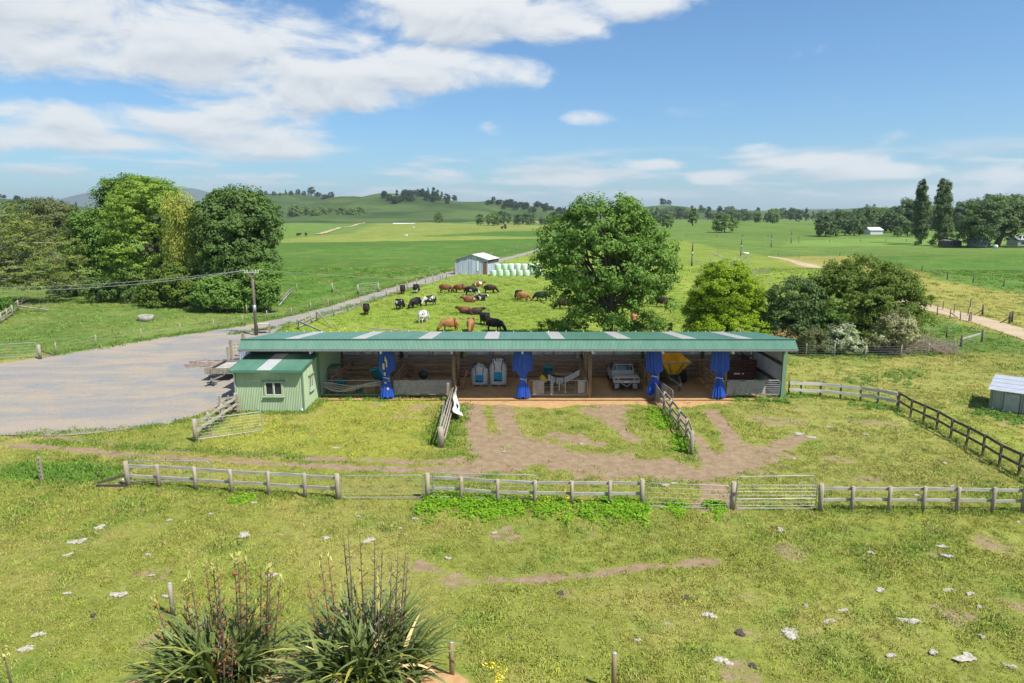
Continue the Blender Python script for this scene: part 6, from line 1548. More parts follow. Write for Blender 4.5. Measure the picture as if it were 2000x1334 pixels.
# clay slip with fallen poles near the left trees
sl = thing('fallen_poles', P(555, 588), 'fallen pale poles across the clay slip right of left trees', 'poles')
for a, c in (((542, 592), (571, 562)), ((552, 586), (572, 566)), ((545, 596), (560, 580))): MB().tube([P(*a, .15), P(*c, .35)], [.09, .05], 6).build('pole', 'bark_pale', sl)

# ================================================================ tin shed and wrapped bales
A0 = P(893, 533); S = A0.y
ts = thing('tin_shed', P(930, 536), 'gabled corrugated iron shed with rusty roof beside the road', 'shed')
xl, xr = A0.x, P(953, 536).x; yf = P(953, 536).y - .3; yb_ = yf + 5.2; ze, zp = 3.05, 4.05; xm = (xl + xr) / 2 + .1
o_ = 2.0                                      # the back stands further right
n = 8
for k in range(n):
    a, c = xl + (xr - xl) * k / n, xl + (xr - xl) * (k + 1) / n
    def top(x): return ze + (zp - ze) * (1 - abs(x - xm) / ((xr - xl) / 2 + .1))
    xs_ = [a, c] if not (a < xm < c) else [a, xm, c]
    for i in range(len(xs_) - 1): MB().sheet((xs_[i], yf, -.1), (xs_[i + 1], yf, -.1), (xs_[i + 1], yf, top(xs_[i + 1])), (xs_[i], yf, top(xs_[i])), .2, .02).build('front_sheet', 'tin_pale', ts)
    if k in (1, 3, 5): MB().box(((a + c) / 2, yf - .05, (-.1 + top((a + c) / 2) * .5) if k == 5 else 1.5), ((c - a) * .5, .03, (2.0 if k == 5 else 2.9))).build('patch_sheet', 'far_white' if k == 5 else 'tin_pale', ts)
MB().sheet((xr, yf, -.1), (xr + o_, yb_, -.1), (xr + o_, yb_, 2.2), (xr, yf, 2.2), .2, .02).build('side_sheet', 'tin_pale', ts)
MB().quad((xr + .02, yf - .01, 2.2), (xr + o_ + .02, yb_, 2.2), (xr + o_ + .02, yb_, 3.0), (xr + .02, yf - .01, 3.0)).build('upper_side_boards', 'dark_board', ts)
for s, xe, ex in ((-1, xl - .3, 0), (1, xr + .25, 0)):
    zz = ze - .08
    MB().sheet((xm, yf - .25, zp), (xm + o_, yb_ + .2, zp), (xe + o_, yb_ + .2, zz), (xe, yf - .25, zz), .2, .02).build('roof_sheet', 'tin_roof', ts)
    MB().beam((xm, yf - .27, zp - .05), (xe, yf - .27, zz - .05), .04, .16, (0, 1, 0)).build('barge_board', 'dark_board' if s < 0 else 'far_white', ts)
MB().box((xr - .55, yf - .05, 1.2), (.62, .05, 2.4)).build('door', 'rust_door', ts); MB().box((xr - .55, yf - .06, 2.5), (.8, .06, .12)).build('door_head', 'rust_door', ts)
MB().sheet((xl, yf, 0), (xl + o_ * .9, yb_, 0), (xl + o_ * .9, yb_, 2.9), (xl, yf, 2.9), .2, .02).build('side_sheet', 'tin_pale', ts)
MB().box((xl - .05, yf - .1, 1.4), (.16, .16, 2.8)).build('corner_post', 'rail_grey', ts)
tp = thing('timber_stack', P(893, 536), 'small stack of timber rails at the corner of tin shed', 'timber'); p_ = P(891, 536)
for k in range(4): MB().beam(p_ + Vector((-.6, 0, .25 + .26 * k)), p_ + Vector((1.3, .2, .25 + .26 * k)), .12, .14).build('rail', 'rail_grey', tp)
for dx in (-.5, .9): MB().box(p_ + Vector((dx, -.15, .6)), (.14, .14, 1.3)).build('post', 'wood_grey', tp)
def bale_mesh():
    q = MB(); q.lathe([(.05, 0), (.52, 0), (.60, .05), (.625, .2), (.64, .6), (.625, 1.0), (.60, 1.15), (.5, 1.2), (.05, 1.215)], (0, 0, 0), 22); return q.mesh('wrap')
bm_ = {}
for m in ('bale_wrap', 'bale_wrap_white'): bm_[m] = bale_mesh(); bm_[m].materials.append(MATS[m])
def bale(x, y, z, lab, m):
    t = thing('silage_bale', (x, y, z), lab, 'bale', 'wrapped bales beside the tin shed', random.uniform(0, 6)); t.scale = (.98 + random.uniform(-.04, .06),) * 2 + (1 + random.uniform(-.05, .04),)
    o = bpy.data.objects.new('wrap', bm_[m]); COL.objects.link(o); o.parent = t
b0 = P(964, 538); ords = ('first', 'second', 'third', 'fourth', 'fifth', 'sixth', 'seventh', 'eighth')
for k in range(8): bale(b0.x + 1.27 * k + random.uniform(-.05, .05), b0.y - .25 + random.uniform(-.1, .1), 0, f'pale green wrapped bale, {ords[k]} from the tin shed in the bottom row', 'bale_wrap' if k % 2 == 0 or k < 3 else 'bale_wrap_white')
for k in range(7): bale(b0.x + .85 + 1.27 * k + random.uniform(-.05, .05), b0.y - .05, 1.16, f'pale green wrapped bale, {ords[k]} from the tin shed in the top row', 'bale_wrap' if k < 2 or k == 5 else 'bale_wrap_white')

# ================================================================ low iron hut at right edge
h0 = P(1930, 802); hx = h0.x; hy = h0.y
ht = thing('iron_hut', (hx + 2.4, hy + 1.2, 0), 'low corrugated iron hut with pale metal roof at right edge', 'hut')
ca, sa = math.cos(R(40)), math.sin(R(40))        # the hut stands turned towards the left
def HP(u, v, z): return (hx + u * ca + v * sa, hy - u * sa + v * ca, z)
MB().sheet(HP(0, 0, -.05), HP(5.2, 0, -.05), HP(5.2, 0, 1.32), HP(0, 0, 1.32), .15, .02).build('front_wall', 'tin_hut', ht)
MB().box(HP(1.1, -.04, .65), (.75, .03, 1.2), rz=R(-40)).build('patch_sheet', 'galvanised', ht)
MB().sheet(HP(0, 3.3, -.05), HP(0, 0, -.05), HP(0, 0, 1.32), HP(0, 3.3, 1.55), .15, .02).build('side_wall', 'tin_hut', ht)
MB().sheet(HP(5.2, 0, -.05), HP(5.2, 3.3, -.05), HP(5.2, 3.3, 1.55), HP(5.2, 0, 1.32), .15, .02).build('side_wall', 'tin_hut', ht)
for k in range(4):
    v0 = -.15 + k * .9; v1 = v0 + .93
    MB().sheet(HP(5.4, v0, 1.38 + .07 * (v0 + .15) + .006 * k), HP(5.4, v1, 1.38 + .07 * (v1 + .15) + .006 * k), HP(-.14, v1, 1.38 + .07 * (v1 + .15) + .006 * k), HP(-.14, v0, 1.38 + .07 * (v0 + .15) + .006 * k), .15, .012).build('roof_sheet', 'tin_hut_roof', ht)

# ================================================================ cows
def cow_mesh(kind):
    if kind == 'graze':
        Sp = [(-.85, 0, 1.08, .27), (-.45, 0, 1.02, .36), (.0, 0, .98, .40), (.42, 0, 1.02, .34), (.72, 0, 1.0, .23), (1.0, 0, .72, .155), (1.22, 0, .42, .14), (1.36, 0, .14, .085)]
    elif kind == 'stand':
        Sp = [(-.85, 0, 1.08, .27), (-.45, 0, 1.02, .36), (.0, 0, .98, .40), (.42, 0, 1.02, .34), (.74, 0, 1.12, .22), (1.02, 0, 1.26, .16), (1.22, 0, 1.24, .145), (1.48, 0, 1.08, .09)]
    else:
        Sp = [(-.85, 0, .36, .26), (-.45, 0, .42, .36), (.0, 0, .42, .40), (.42, 0, .46, .34), (.72, 0, .62, .22), (.98, 0, .82, .155), (1.18, 0, .84, .14), (1.42, 0, .70, .088)]
    vs = [s[:3] for s in Sp]; rd = [s[3] for s in Sp]; ed = [(i, i + 1) for i in range(len(Sp) - 1)]
    def chain(start, pts):
        p = start
        for x, y, z, r_ in pts: vs.append((x, y, z)); rd.append(r_); ed.append((p, len(vs) - 1)); p = len(vs) - 1
    for s in (-1, 1):
        if kind == 'lie':
            chain(3, [(.55, s * .28, .20, .11), (.80, s * .30, .09, .06), (.55, s * .36, .06, .05)]); chain(0, [(-.6, s * .32, .24, .17), (-.25, s * .42, .10, .08), (-.55, s * .46, .06, .05)])
        else:
            st = .06 * s
            chain(3, [(.46 + st, s * .17, .70, .125), (.47 + st, s * .18, .40, .065), (.46 + st, s * .18, .12, .048), (.49 + st, s * .18, .03, .06)])
            chain(0, [(-.80 - st, s * .18, .82, .19), (-.66 - st, s * .20, .62, .11), (-.86 - st, s * .19, .42, .062), (-.80 - st, s * .18, .12, .047), (-.77 - st, s * .18, .03, .06)])
        hd = 6 if kind != 'lie' else 6; hx, _, hz = vs[hd]; chain(hd, [(hx - .06, s * .16, hz + .08, .045), (hx - .08, s * .25, hz + .07, .022)])
    zt = 1.12 if kind != 'lie' else .42; chain(0, [(-1.06, 0, zt + .05, .05), (-1.13, 0, zt - .3, .025), (-1.12, .02, max(.08, zt - .68), .035)])
    if kind != 'lie': chain(1, [(-.48, 0, .64, .15)])
    me = bpy.data.meshes.new('cow'); me.from_pydata(vs, ed, []); o = bpy.data.objects.new('tmp', me); COL.objects.link(o)
    md = o.modifiers.new('skin', 'SKIN'); md.use_smooth_shade = True
    for i, sv in enumerate(me.skin_vertices[0].data): sv.radius = (rd[i] * (1.22 if i < 8 else 1.3), rd[i] * (1.42 if i < 5 else 1.3)); sv.use_root = (i == 0)
    o.modifiers.new('sub', 'SUBSURF').levels = 2; o.modifiers['sub'].render_levels = 2
    dg = bpy.context.evaluated_depsgraph_get(); out = bpy.data.meshes.new_from_object(o.evaluated_get(dg)); bpy.data.objects.remove(o); out.name = 'cow'
    return out
def cow_mat(name, base, patch, lo, hi, scale, legs=None):
    m = bpy.data.materials.new(name); m.use_nodes = True; nt = m.node_tree; b = nt.nodes['Principled BSDF']; b.inputs['Roughness'].default_value = .6; b.inputs['Specular IOR Level'].default_value = .25
    tc = nt.nodes.new('ShaderNodeTexCoord'); oi = nt.nodes.new('ShaderNodeObjectInfo'); vm = nt.nodes.new('ShaderNodeVectorMath'); vm.operation = 'MULTIPLY_ADD'
    cb_ = comb(nt, E(nt, oi.outputs['Random']) * 37.0, E(nt, oi.outputs['Random']) * 11.0, 0.0)
    nt.links.new(tc.outputs['Object'], vm.inputs[0]); vm.inputs[1].default_value = (1, .8, 1); nt.links.new(cb_, vm.inputs[2])
    f = noise(nt, vm.outputs[0], scale, 2, .45).smooth(lo, hi); c = mixc(nt, f, base, patch)
    if legs:
        sx = nt.nodes.new('ShaderNodeSeparateXYZ'); nt.links.new(tc.outputs['Object'], sx.inputs[0]); c = mixc(nt, E(nt, sx.outputs[2]).smooth(.62, .3), c, legs)
    nt.links.new(c, b.inputs['Base Color']); MATS[name] = m
cow_mat('cow_black', (.014, .013, .013), (.02, .018, .017), .5, .6, 1.5); cow_mat('cow_friesian', (.014, .013, .013), (.55, .53, .48), .56, .60, 1.25)
cow_mat('cow_white', (.62, .60, .56), (.03, .028, .028), .60, .64, 2.6); cow_mat('cow_brown', (.13, .05, .022), (.20, .085, .035), .4, .7, 1.2, (.06, .03, .018))
cow_mat('cow_orange', (.30, .135, .045), (.36, .19, .08), .4, .7, 1.2, (.16, .08, .04)); cow_mat('cow_dark', (.035, .02, .014), (.05, .028, .018), .4, .7, 1.5); cow_mat('cow_brownwhite', (.17, .065, .028), (.60, .54, .46), .56, .60, 1.3)
CM = {}
def cow(px, py, hd, kind, m, label, s=1.0):
    key = (kind, m)
    if key not in CM:
        if kind not in CM: CM[kind] = cow_mesh(kind)
        CM[key] = CM[kind].copy(); CM[key].materials.clear(); CM[key].materials.append(MATS[m])
    o = bpy.data.objects.new('cow', CM[key]); COL.objects.link(o); o.location = P(px, py) - Vector((0, 0, .02)); o.rotation_euler = (0, 0, R(hd)); s *= .93; o.scale = (s, s, s)
    return tag(o, label, 'cow', 'cows grazing behind the shed')
for a in ((716, 614, 100, 'graze', 'cow_dark', 'dark brown cow grazing nearest the road fence, leftmost'), (782, 604, 75, 'graze', 'cow_friesian', 'black and white cow facing away, second from the road fence'),
          (811, 602, 235, 'graze', 'cow_black', 'black cow grazing left of the black and white pair row'), (838, 597, 215, 'graze', 'cow_friesian', 'black and white cow grazing above the white cow'),
          (787, 574, 95, 'graze', 'cow_dark', 'dark cow right beside the road fence, facing away'), (814, 572, 80, 'graze', 'cow_friesian', 'black and white cow facing away beside the road fence'),
          (828, 629, 70, 'graze', 'cow_white', 'white speckled cow seen from behind'), (871, 572, 0, 'graze', 'cow_brown', 'red brown cow grazing side on, left of the side-on row'),
          (897, 572, 180, 'graze', 'cow_brown', 'red brown cow grazing leftwards behind black and white cow'), (921, 577, 0, 'graze', 'cow_friesian', 'black and white cow grazing side on in front of brown cow'),
          (934, 560, 10, 'lie', 'cow_brownwhite', 'brown and white cow lying farthest back near tin shed'), (958, 573, 0, 'graze', 'cow_dark', 'dark brown cow grazing side on, right of the row'),
          (917, 590, 190, 'lie', 'cow_brownwhite', 'brown and white cow lying in mid paddock facing left'), (937, 587, -10, 'lie', 'cow_friesian', 'black and white cow lying in mid paddock facing right'),
          (909, 612, 175, 'lie', 'cow_brown', 'brown cow lying in lower mid paddock facing left'), (928, 614, 5, 'lie', 'cow_dark', 'dark cow lying in lower mid paddock facing right'),
          (877, 647, 200, 'graze', 'cow_orange', 'orange brown cow grazing leftwards just behind roof'), (919, 648, 268, 'graze', 'cow_orange', 'orange brown cow facing the camera just behind roof'),
          (946, 634, 120, 'stand', 'cow_black', 'black cow standing behind the nearest black cow'), (967, 647, -25, 'graze', 'cow_black', 'black cow grazing nearest to roof, head to the right'),
          (1012, 585, 110, 'graze', 'cow_black', 'black cow partly hidden behind the pale orange cow'), (1022, 589, -8, 'graze', 'cow_orange', 'pale orange cow grazing side on beside the tall tree'),
          (1056, 588, 185, 'graze', 'cow_black', 'black cow grazing under left branches of tall tree'), (1100, 604, 185, 'graze', 'cow_dark', 'dark cow mostly hidden by the tall tree'),
          (1294, 600, -30, 'stand', 'cow_dark', 'dark cow under the right side of tall tree'), (1238, 634, 260, 'graze', 'cow_orange', 'orange cow glimpsed through low leaves of tall tree')): cow(*a)
for px, py, lab in ((545, 464, 'far dark cow, left one on pale patch by left trees'), (552, 464, 'far dark cow, right one on pale patch by left trees'), (584, 462, 'tiny far dark cow in the line right of pale patch'), (598, 461, 'tiny far dark cow, last in the line beyond pale patch')):
    o = cow(px, py, random.uniform(0, 360), 'stand', 'cow_dark', lab, 1.25); o['group'] = 'far cattle'

# ================================================================ far buildings, poles and small far things
def far_barn(name, px0, px1, py, zw, zr, depth, label, wm, rm, cat='building', wins=0):
    a, c = P(px0, py), P(px1, py); t = thing(name, (a + c) / 2, label, cat); y0 = (a.y + c.y) / 2; w = c.x - a.x; z0 = min(a.z, c.z) - .3
    q = MB(); q.box(((a.x + c.x) / 2, y0 + depth / 2, z0 + (zw + .3) / 2), (w, depth, zw + .3)); q.build('wall', wm, t)
    ov = .4; X0, X1 = a.x - ov, c.x + ov; zt = z0 + zw + .3
    q = MB(); q.add([(X0, y0 - ov, zt), (X1, y0 - ov, zt), (X1, y0 + depth / 2, zt + zr), (X0, y0 + depth / 2, zt + zr), (X0, y0 + depth + ov, zt), (X1, y0 + depth + ov, zt)], [(0, 1, 2, 3), (3, 2, 5, 4), (0, 3, 4), (1, 5, 2), (0, 4, 5, 1)]); q.build('roof', rm, t)
    for k in range(wins):
        wx = a.x + w * (k + .5) / wins; wo = MB().box((wx, y0 - .04, z0 + zw * .6), (min(1.4, w / wins * .45), .06, 1.1)).build('window', 'far_white', t); MB().box((wx, y0 - .08, z0 + zw * .6), (min(1.2, w / wins * .38), .03, .9)).build('pane', 'glass_dark', wo)
    return t
far_barn('barn', 1693, 1731, 459, 2.4, 1.6, 9, 'white far barn with pale metal roof before the dark wood', 'far_white', 'far_white', wins=0)
far_barn('farm_building', 1848, 1865, 481.5, 2.0, .5, 5, 'low pale roofed shed right of the poplars', 'brick_brown', 'far_roof', 'shed', 1)
far_barn('farm_building', 1866, 1880, 481.5, 1.9, .3, 5, 'low dark brown shed beside the pale roofed shed', 'dark_board', 'dark_board', 'shed')
far_barn('farm_house', 1909, 1938, 482, 2.2, 1.6, 7, 'grey roofed farmhouse half hidden under the huge domed tree', 'far_roof', 'far_roof', 'house', 3)
far_barn('farm_building', 1984, 2010, 480, 2.2, 1.5, 6, 'grey roofed outbuilding at the right edge beyond the fields', 'far_roof', 'far_roof', 'shed', 1)
wv = thing('white_drum', P(1944, 484), 'small white container on grass below the huge domed tree', 'container'); p_ = P(1944, 485); MB().lathe([(.1, 0), (.7, 0), (.7, 1.0), (.5, 1.15), (.1, 1.2)], p_, 14).build('drum', 'far_white', wv)
for px, py, top, lab in ((1351, 520, 473, 'far power pole nearest to the tall central tree'), (1447, 500, 465, 'far power pole above the bright conical tree'), (1506, 483, 455, 'far power pole above the grey green tree'), (1545, 475, 450, 'farthest power pole in the line')):
    b_ = P(px, py); h = V(px, top, b_.y).z - b_.z; t = thing('power_pole', b_, lab, 'power pole', 'far power poles')
    MB().tube([b_, b_ + Vector((0, 0, h * .45))], [.2, .18], 8).build('pole_base', 'pole_wood', t); MB().tube([b_ + Vector((0, 0, h * .45)), b_ + Vector((0, 0, h * .6))], .2, 8).build('metal_sleeve', 'galvanised', t); MB().tube([b_ + Vector((0, 0, h * .6)), b_ + Vector((0, 0, h))], [.17, .13], 8).build('pole_top', 'pole_wood', t)
    MB().box(b_ + Vector((0, -.1, h - .15)), (1.8, .12, .12)).build('crossarm', 'wood_grey', t)
for px, py, lab in ((1456, 497, 'white trough in the field beside the far power pole'), (793, 461, 'white trough in the far pale field'), (808, 445, 'white trough high in the far pale field')):
    p_ = P(px, py); t = thing('water_trough', p_, lab, 'trough'); MB().lathe([(.9, 0), (1.0, .6), (.85, .6), (.8, .3), (.05, .28)], p_, 18).build('ring', 'far_white', t)
tr_ = P(984, 447); t = thing('tractor', tr_, 'tiny orange red farm machine beside the far trees', 'tractor')
MB().box(tr_ + Vector((0, 0, 1.2)), (3.6, 1.6, 1.0)).build('body', 'rust_door', t); MB().box(tr_ + Vector((.8, 0, 2.2)), (1.4, 1.4, 1.0)).build('cab', 'glass_dark', t)
for dx in (-1.2, 1.1): MB().lathe([(.2, -.2), (.7, -.2), (.7, .2), (.2, .2)], tr_ + Vector((dx, -.9, .7)), 14, 'y').build('wheel', 'rubber', t)
wl = thing('silage_cover', P(790, 437), 'long low white covered silage heap at the end of lane', 'silage heap'); a, c = P(768, 437), P(805, 437)
MB().prism([(a.y - 3, a.z), (a.y - 1.2, a.z + .7), (a.y + 1.2, a.z + .7), (a.y + 3, a.z)], 'x', a.x, c.x).build('cover', 'far_white', wl)

# ================================================================ foreground flax
leaf_mat('flax_dark', (0.048, 0.070, 0.020), (0.095, 0.120, 0.038), trans=.15, scale=1.5, gloss=1)
leaf_mat('flax_mid', (0.075, 0.100, 0.022), (0.125, 0.145, 0.036), trans=.2, scale=1.5, gloss=1)
leaf_mat('flax_yellow_lit', (0.17, 0.175, 0.030), (0.24, 0.225, 0.05), trans=.25, scale=1.5, gloss=1)  # yellower copy of the leaf green: sunlit leaves put into the colour
leaf_mat('flax_dead', (0.36, 0.26, 0.12), (0.46, 0.34, 0.17), trans=.1, scale=1.5)
mat('stalk', (0.085, 0.06, 0.045), .8, col2=(.15, .11, .07), scale=6, amt=.8); leaf_mat('bract', (.17, .05, .025), (.26, .09, .035), trans=.2, scale=3); leaf_mat('bract_pale', (.28, .27, .09), (.40, .38, .15), trans=.3, scale=3); leaf_mat('seed_pod', (.10, .075, .06), (.26, .20, .16), trans=.1, scale=3)
def strap(seed, L, el, curv, w, m):
    r = np.random.default_rng(seed); n = 9; p = np.array((0., 0., 0.)); Vs = []; a = R(el); tw = r.uniform(-.5, .5)
    for i in range(n + 1):
        t = i / n; ww = w * (.75 + .5 * math.sin(math.pi * min(1, t * 1.2)) * .6) * (1 - t ** 3.2 * .98); lift = .25 * ww
        sx, cx = math.sin(tw * t), math.cos(tw * t)
        Vs += [(p[0], -ww * cx, p[2] + lift + ww * sx), (p[0] + .0, 0, p[2]), (p[0], ww * cx, p[2] + lift - ww * sx)]
        p = p + np.array((math.cos(a), 0, math.sin(a))) * L / n; a -= R(curv) / n * (.35 + 1.6 * t)
    Fs = []
    for i in range(n):
        b = i * 3; Fs += [(b, b + 1, b + 4, b + 3), (b + 1, b + 2, b + 5, b + 4)]
    me = mesh_np('leaf', Vs, Fs, True); me.materials.append(MATS[m]); return me
FL = []
r = np.random.default_rng(88)
for k in range(26):
    m = 'flax_dark' if k < 13 else ('flax_mid' if k < 20 else ('flax_yellow_lit' if k < 24 else 'flax_dead'))
    FL.append((strap(300 + k, r.uniform(1.8, 2.75), r.uniform(62, 86), r.uniform(25, 95) + (45 if k % 3 == 0 else 0), r.uniform(.048, .072), m), k))
def flax(px, py, n, spread, label, sc, stalks, seed, bm):
    b_ = P(px, py); t = thing('flax_bush', b_, label, 'flax', 'flax bushes in the foreground'); r = np.random.default_rng(seed)
    fans = [(r.normal() * spread * .55, r.normal() * spread * .45, r.uniform(0, 6.28)) for _ in range(18)]
    for k in range(n):
        fx_, fy_, fa = fans[r.integers(len(fans))]; me_, ki = FL[r.integers(len(FL))]
        if ki >= 20 and r.uniform() < .45: me_, ki = FL[r.integers(20)]
        o = bpy.data.objects.new('leaf', me_); COL.objects.link(o); o.parent = t; rad = math.hypot(fx_, fy_)
        out = math.atan2(fy_, fx_) + r.normal() * .9 if rad > .3 else r.uniform(0, 6.28)
        o.location = (fx_ + r.normal() * .10, fy_ + r.normal() * .10, .02); s = sc * r.uniform(.75, 1.12) * (1.06 - .16 * rad)
        o.rotation_euler = (r.normal() * .12, R(r.uniform(-8, 12)) + .12 * rad, out); o.scale = (s, s, s)
    Vs_, Fs_, base_n = [], [], 0                    # the crowded rest of the leaves, past the single ones
    for k in range(420):
        fx_, fy_, fa = fans[r.integers(len(fans))]; me_, ki = FL[r.integers(20)]; v = np.empty(len(me_.vertices) * 3, np.float32); me_.vertices.foreach_get('co', v); v = v.reshape(-1, 3)
        s = sc * r.uniform(.55, 1.0); M = Matrix.Translation((fx_ * 1.1 + r.normal() * .15, fy_ * 1.1 + r.normal() * .15, 0)) @ Matrix.Rotation(r.uniform(0, 6.28), 4, 'Z') @ Matrix.Rotation(R(r.uniform(-8, 24)), 4, 'Y') @ Matrix.Scale(s, 4)
        A_ = np.array(M); Vs_.append(v @ A_[:3, :3].T + A_[:3, 3]); f = np.empty(len(me_.loops), np.int32); me_.loops.foreach_get('vertex_index', f); Fs_.append(f.reshape(-1, 4) + base_n); base_n += len(v)
    o = link('leaf_mass', mesh_np('leaf_mass', np.concatenate(Vs_), np.concatenate(Fs_), True), 'flax_dark', t); o['kind'] = 'stuff'
    for k, (dx, dy, h, lean, pale) in enumerate(stalks):
        h *= .94; base = Vector((dx * .36, dy, .2)); tip = Vector((dx * .44 + lean * h, dy, h)); q = MB(); q.tube([base, base.lerp(tip, .5) + Vector((lean * .1, 0, 0)), tip], [.024, .020, .008], 6); C = []; 
        for j in range(12):
            u = .42 + .55 * j / 12; p0 = base.lerp(tip, u); a = j * 2.4 + k; L_ = .26 * (1.25 - u); e = p0 + Vector((math.cos(a) * L_, math.sin(a) * L_, L_ * .75)); q.tube([p0, e], [.011, .006], 4, cap=False)
            for z in range(4): C.append(p0.lerp(e, r.uniform(.35, 1.1)) + Vector((r.normal() * .025, r.normal() * .025, r.normal() * .03)))
        so = q.build('flower_stalk', 'stalk', t, world=False); C = np.array(C); Vv, Fv = leaf_cloud(C, unit(r.normal(size=C.shape)), .085, r, .35)
        link('blossom', mesh_np('blossom', Vv, Fv), 'seed_pod' if pale == 2 else bm, so)
        if pale == 1:
            C = np.array([tip + Vector((r.normal() * .03, r.normal() * .03, r.uniform(-.18, .12))) for _ in range(14)]); Vv, Fv = leaf_cloud(C, unit(r.normal(size=C.shape) * (1, 1, .2)), .16, r, .3, hang=1); link('bud', mesh_np('bud', Vv, Fv), 'bract_pale', so)
    return t
st1 = [(-2.9, .0, 2.9, -.11, 1), (-2.0, .3, 3.05, -.03, 1), (-1.5, .2, 3.3, -.02, 1), (-.8, .4, 3.55, -.02, 1), (-.45, .35, 3.6, .0, 1), (-.2, .2, 3.5, .02, 1), (.75, .4, 3.7, .0, 1), (.95, .35, 3.8, .01, 1), (1.15, .5, 3.6, .02, 1), (2.1, .4, 3.4, .02, 1), (2.4, .45, 3.55, .03, 1), (2.65, .3, 3.5, .03, 1), (3.0, .2, 3.2, .07, 1), (.6, -.7, 2.2, .02, 0), (.9, -.8, 2.4, .03, 0), (1.2, -.7, 2.1, .05, 0)]
flax(440, 1352, 290, .80, 'left flax bush with orange flower stalks at the bottom edge', 1.0, st1, 5, 'bract')
st2 = [(-2.7, .2, 3.1, -.05, 0), (-2.1, .3, 3.75, -.03, 1), (-1.8, .4, 3.8, -.02, 1), (-.9, .5, 4.3, -.02, 2), (-.75, .4, 4.4, .0, 2), (-.2, .6, 4.25, .0, 0), (.5, .5, 4.15, .02, 2), (.7, .5, 3.9, .05, 2), (1.5, .4, 3.6, .02, 2), (1.8, .4, 3.9, .03, 2), (2.1, .3, 3.9, .05, 2), (2.3, .5, 3.5, .03, 2), (1.2, -.4, 2.6, .0, 2)]
flax(712, 1352, 300, .86, 'right flax bush with dark seed stalks at the bottom edge', 1.14, st2, 6, 'bract')
sb = P(28, 1362); t = thing('flax_stalk', sb, 'single dry flax flower stalk at the bottom left corner', 'stalk')
q = MB(); q.tube([sb, sb + Vector((-.05, 0, .55)), sb + Vector((-.1, 0, 1.35))], [.03, .025, .012], 6); q.build('stem', 'stalk', t); C = np.array([(-.1 + r.normal() * .06, r.normal() * .06, 1.0 + .35 * r.uniform()) for _ in range(40)]); Vv, Fv = leaf_cloud(C, unit(r.normal(size=C.shape)), .1, r, .35); link('blossom', mesh_np('blossom', Vv, Fv), 'bract_pale', t)
for px, py, hh, lab in ((883, 1330, 1.12, 'round timber stake right of the flax at bottom edge'), (1198, 1352, 1.1, 'short timber stake at bottom edge below centre of picture'), (338, 1205, 1.1, 'grey stake half hidden behind the left flax bush')):
    b_ = P(px, py); t = thing('fence_stake', b_, lab, 'stake'); MB().tube([b_ - Vector((0, 0, .1)), b_ + Vector((0, 0, hh * .6)), b_ + Vector((0, 0, hh))], [.068, .066, .064], 10).build('stake', 'wood_pole' if px != 338 else 'wood_grey', t); MB().lathe([(.01, 0), (.06, 0), (.055, .02), (.01, .025)], b_ + Vector((0, 0, hh)), 10).build('cut_top', 'rail_grey', t)

# ================================================================ pale stones and dung pats in the pasture
def flat_rock(seed, bump=.06):
    r = np.random.default_rng(seed); n = 18; vs = []; fs = []; ph = r.uniform(0, 6.28, 4)
    rad = [1 + .28 * math.sin(2 * a + ph[0]) + .2 * math.sin(3 * a + ph[1]) + .14 * math.sin(7 * a + ph[2]) + r.normal() * .09 for a in (2 * math.pi * i / n for i in range(n))]
    for f, z in ((1.0, -.03), (.93, bump * .55), (.62, bump), (.3, bump * .9)):
        for i in range(n): a = 2 * math.pi * i / n; vs.append((rad[i] * f * math.cos(a) * .5, rad[i] * f * math.sin(a) * .5, z + r.normal() * bump * .22 * (f < .95)))
    vs.append((0, 0, bump))
    for j in range(3):
        for i in range(n): i2 = (i + 1) % n; fs.append((j * n + i, j * n + i2, (j + 1) * n + i2, (j + 1) * n + i))
    fs += [(3 * n + i, 3 * n + (i + 1) % n, 4 * n) for i in range(n)]
    me = bpy.data.meshes.new('stone'); me.from_pydata(vs, [], fs); return me
RK = [flat_rock(400 + k, (.10, .14, .08, .12, .16, .10)[k]) for k in range(6)]; DK = [flat_rock(430 + k, .08) for k in range(2)]
for m_ in RK: m_.materials.append(MATS['stone'])
for m_ in DK: m_.materials.append(MATS['dung'])
STN = [(28, 1009, 12), (195, 1031, 24), (151, 1058, 34), (133, 1085, 18), (289, 1085, 12), (331, 1017, 11), (412, 1005, 13), (477, 1046, 30), (232, 1162, 34), (326, 1166, 20), (75, 1241, 22), (52, 1268, 28), (133, 1160, 16), (637, 1052, 18), (297, 1125, 12), (496, 983, 12),
       (1384, 1203, 26), (1544, 1237, 42), (1620, 1214, 24), (1574, 1184, 14), (1648, 1193, 20), (1776, 1214, 36), (1894, 1161, 18), (1913, 1186, 14), (1852, 1153, 22), (1918, 1245, 14), (1886, 1285, 44), (1973, 1303, 22), (1411, 1292, 32), (1823, 1275, 18), (1741, 1281, 20), (1525, 1036, 20), (1840, 1068, 18), (1850, 1087, 22), (1700, 1081, 14), (1719, 1153, 20),
       (1861, 950, 14), (1551, 897, 13), (1791, 968, 12), (1245, 1252, 14), (1302, 1220, 10), (722, 1056, 26), (812, 1014, 16), (782, 1033, 10), (875, 1091, 14), (966, 1042, 12), (656, 876, 14), (1300, 948, 20), (1318, 944, 14), (1560, 848, 26), (1585, 855, 18), (1620, 835, 14), (1690, 850, 12), (1845, 905, 12), (1990, 1020, 12), (1135, 868, 12), (1245, 840, 10), (530, 1125, 24), (700, 1010, 9), (985, 883, 10), (1280, 798, 0)]
STN = [s for s in STN if s[2]]
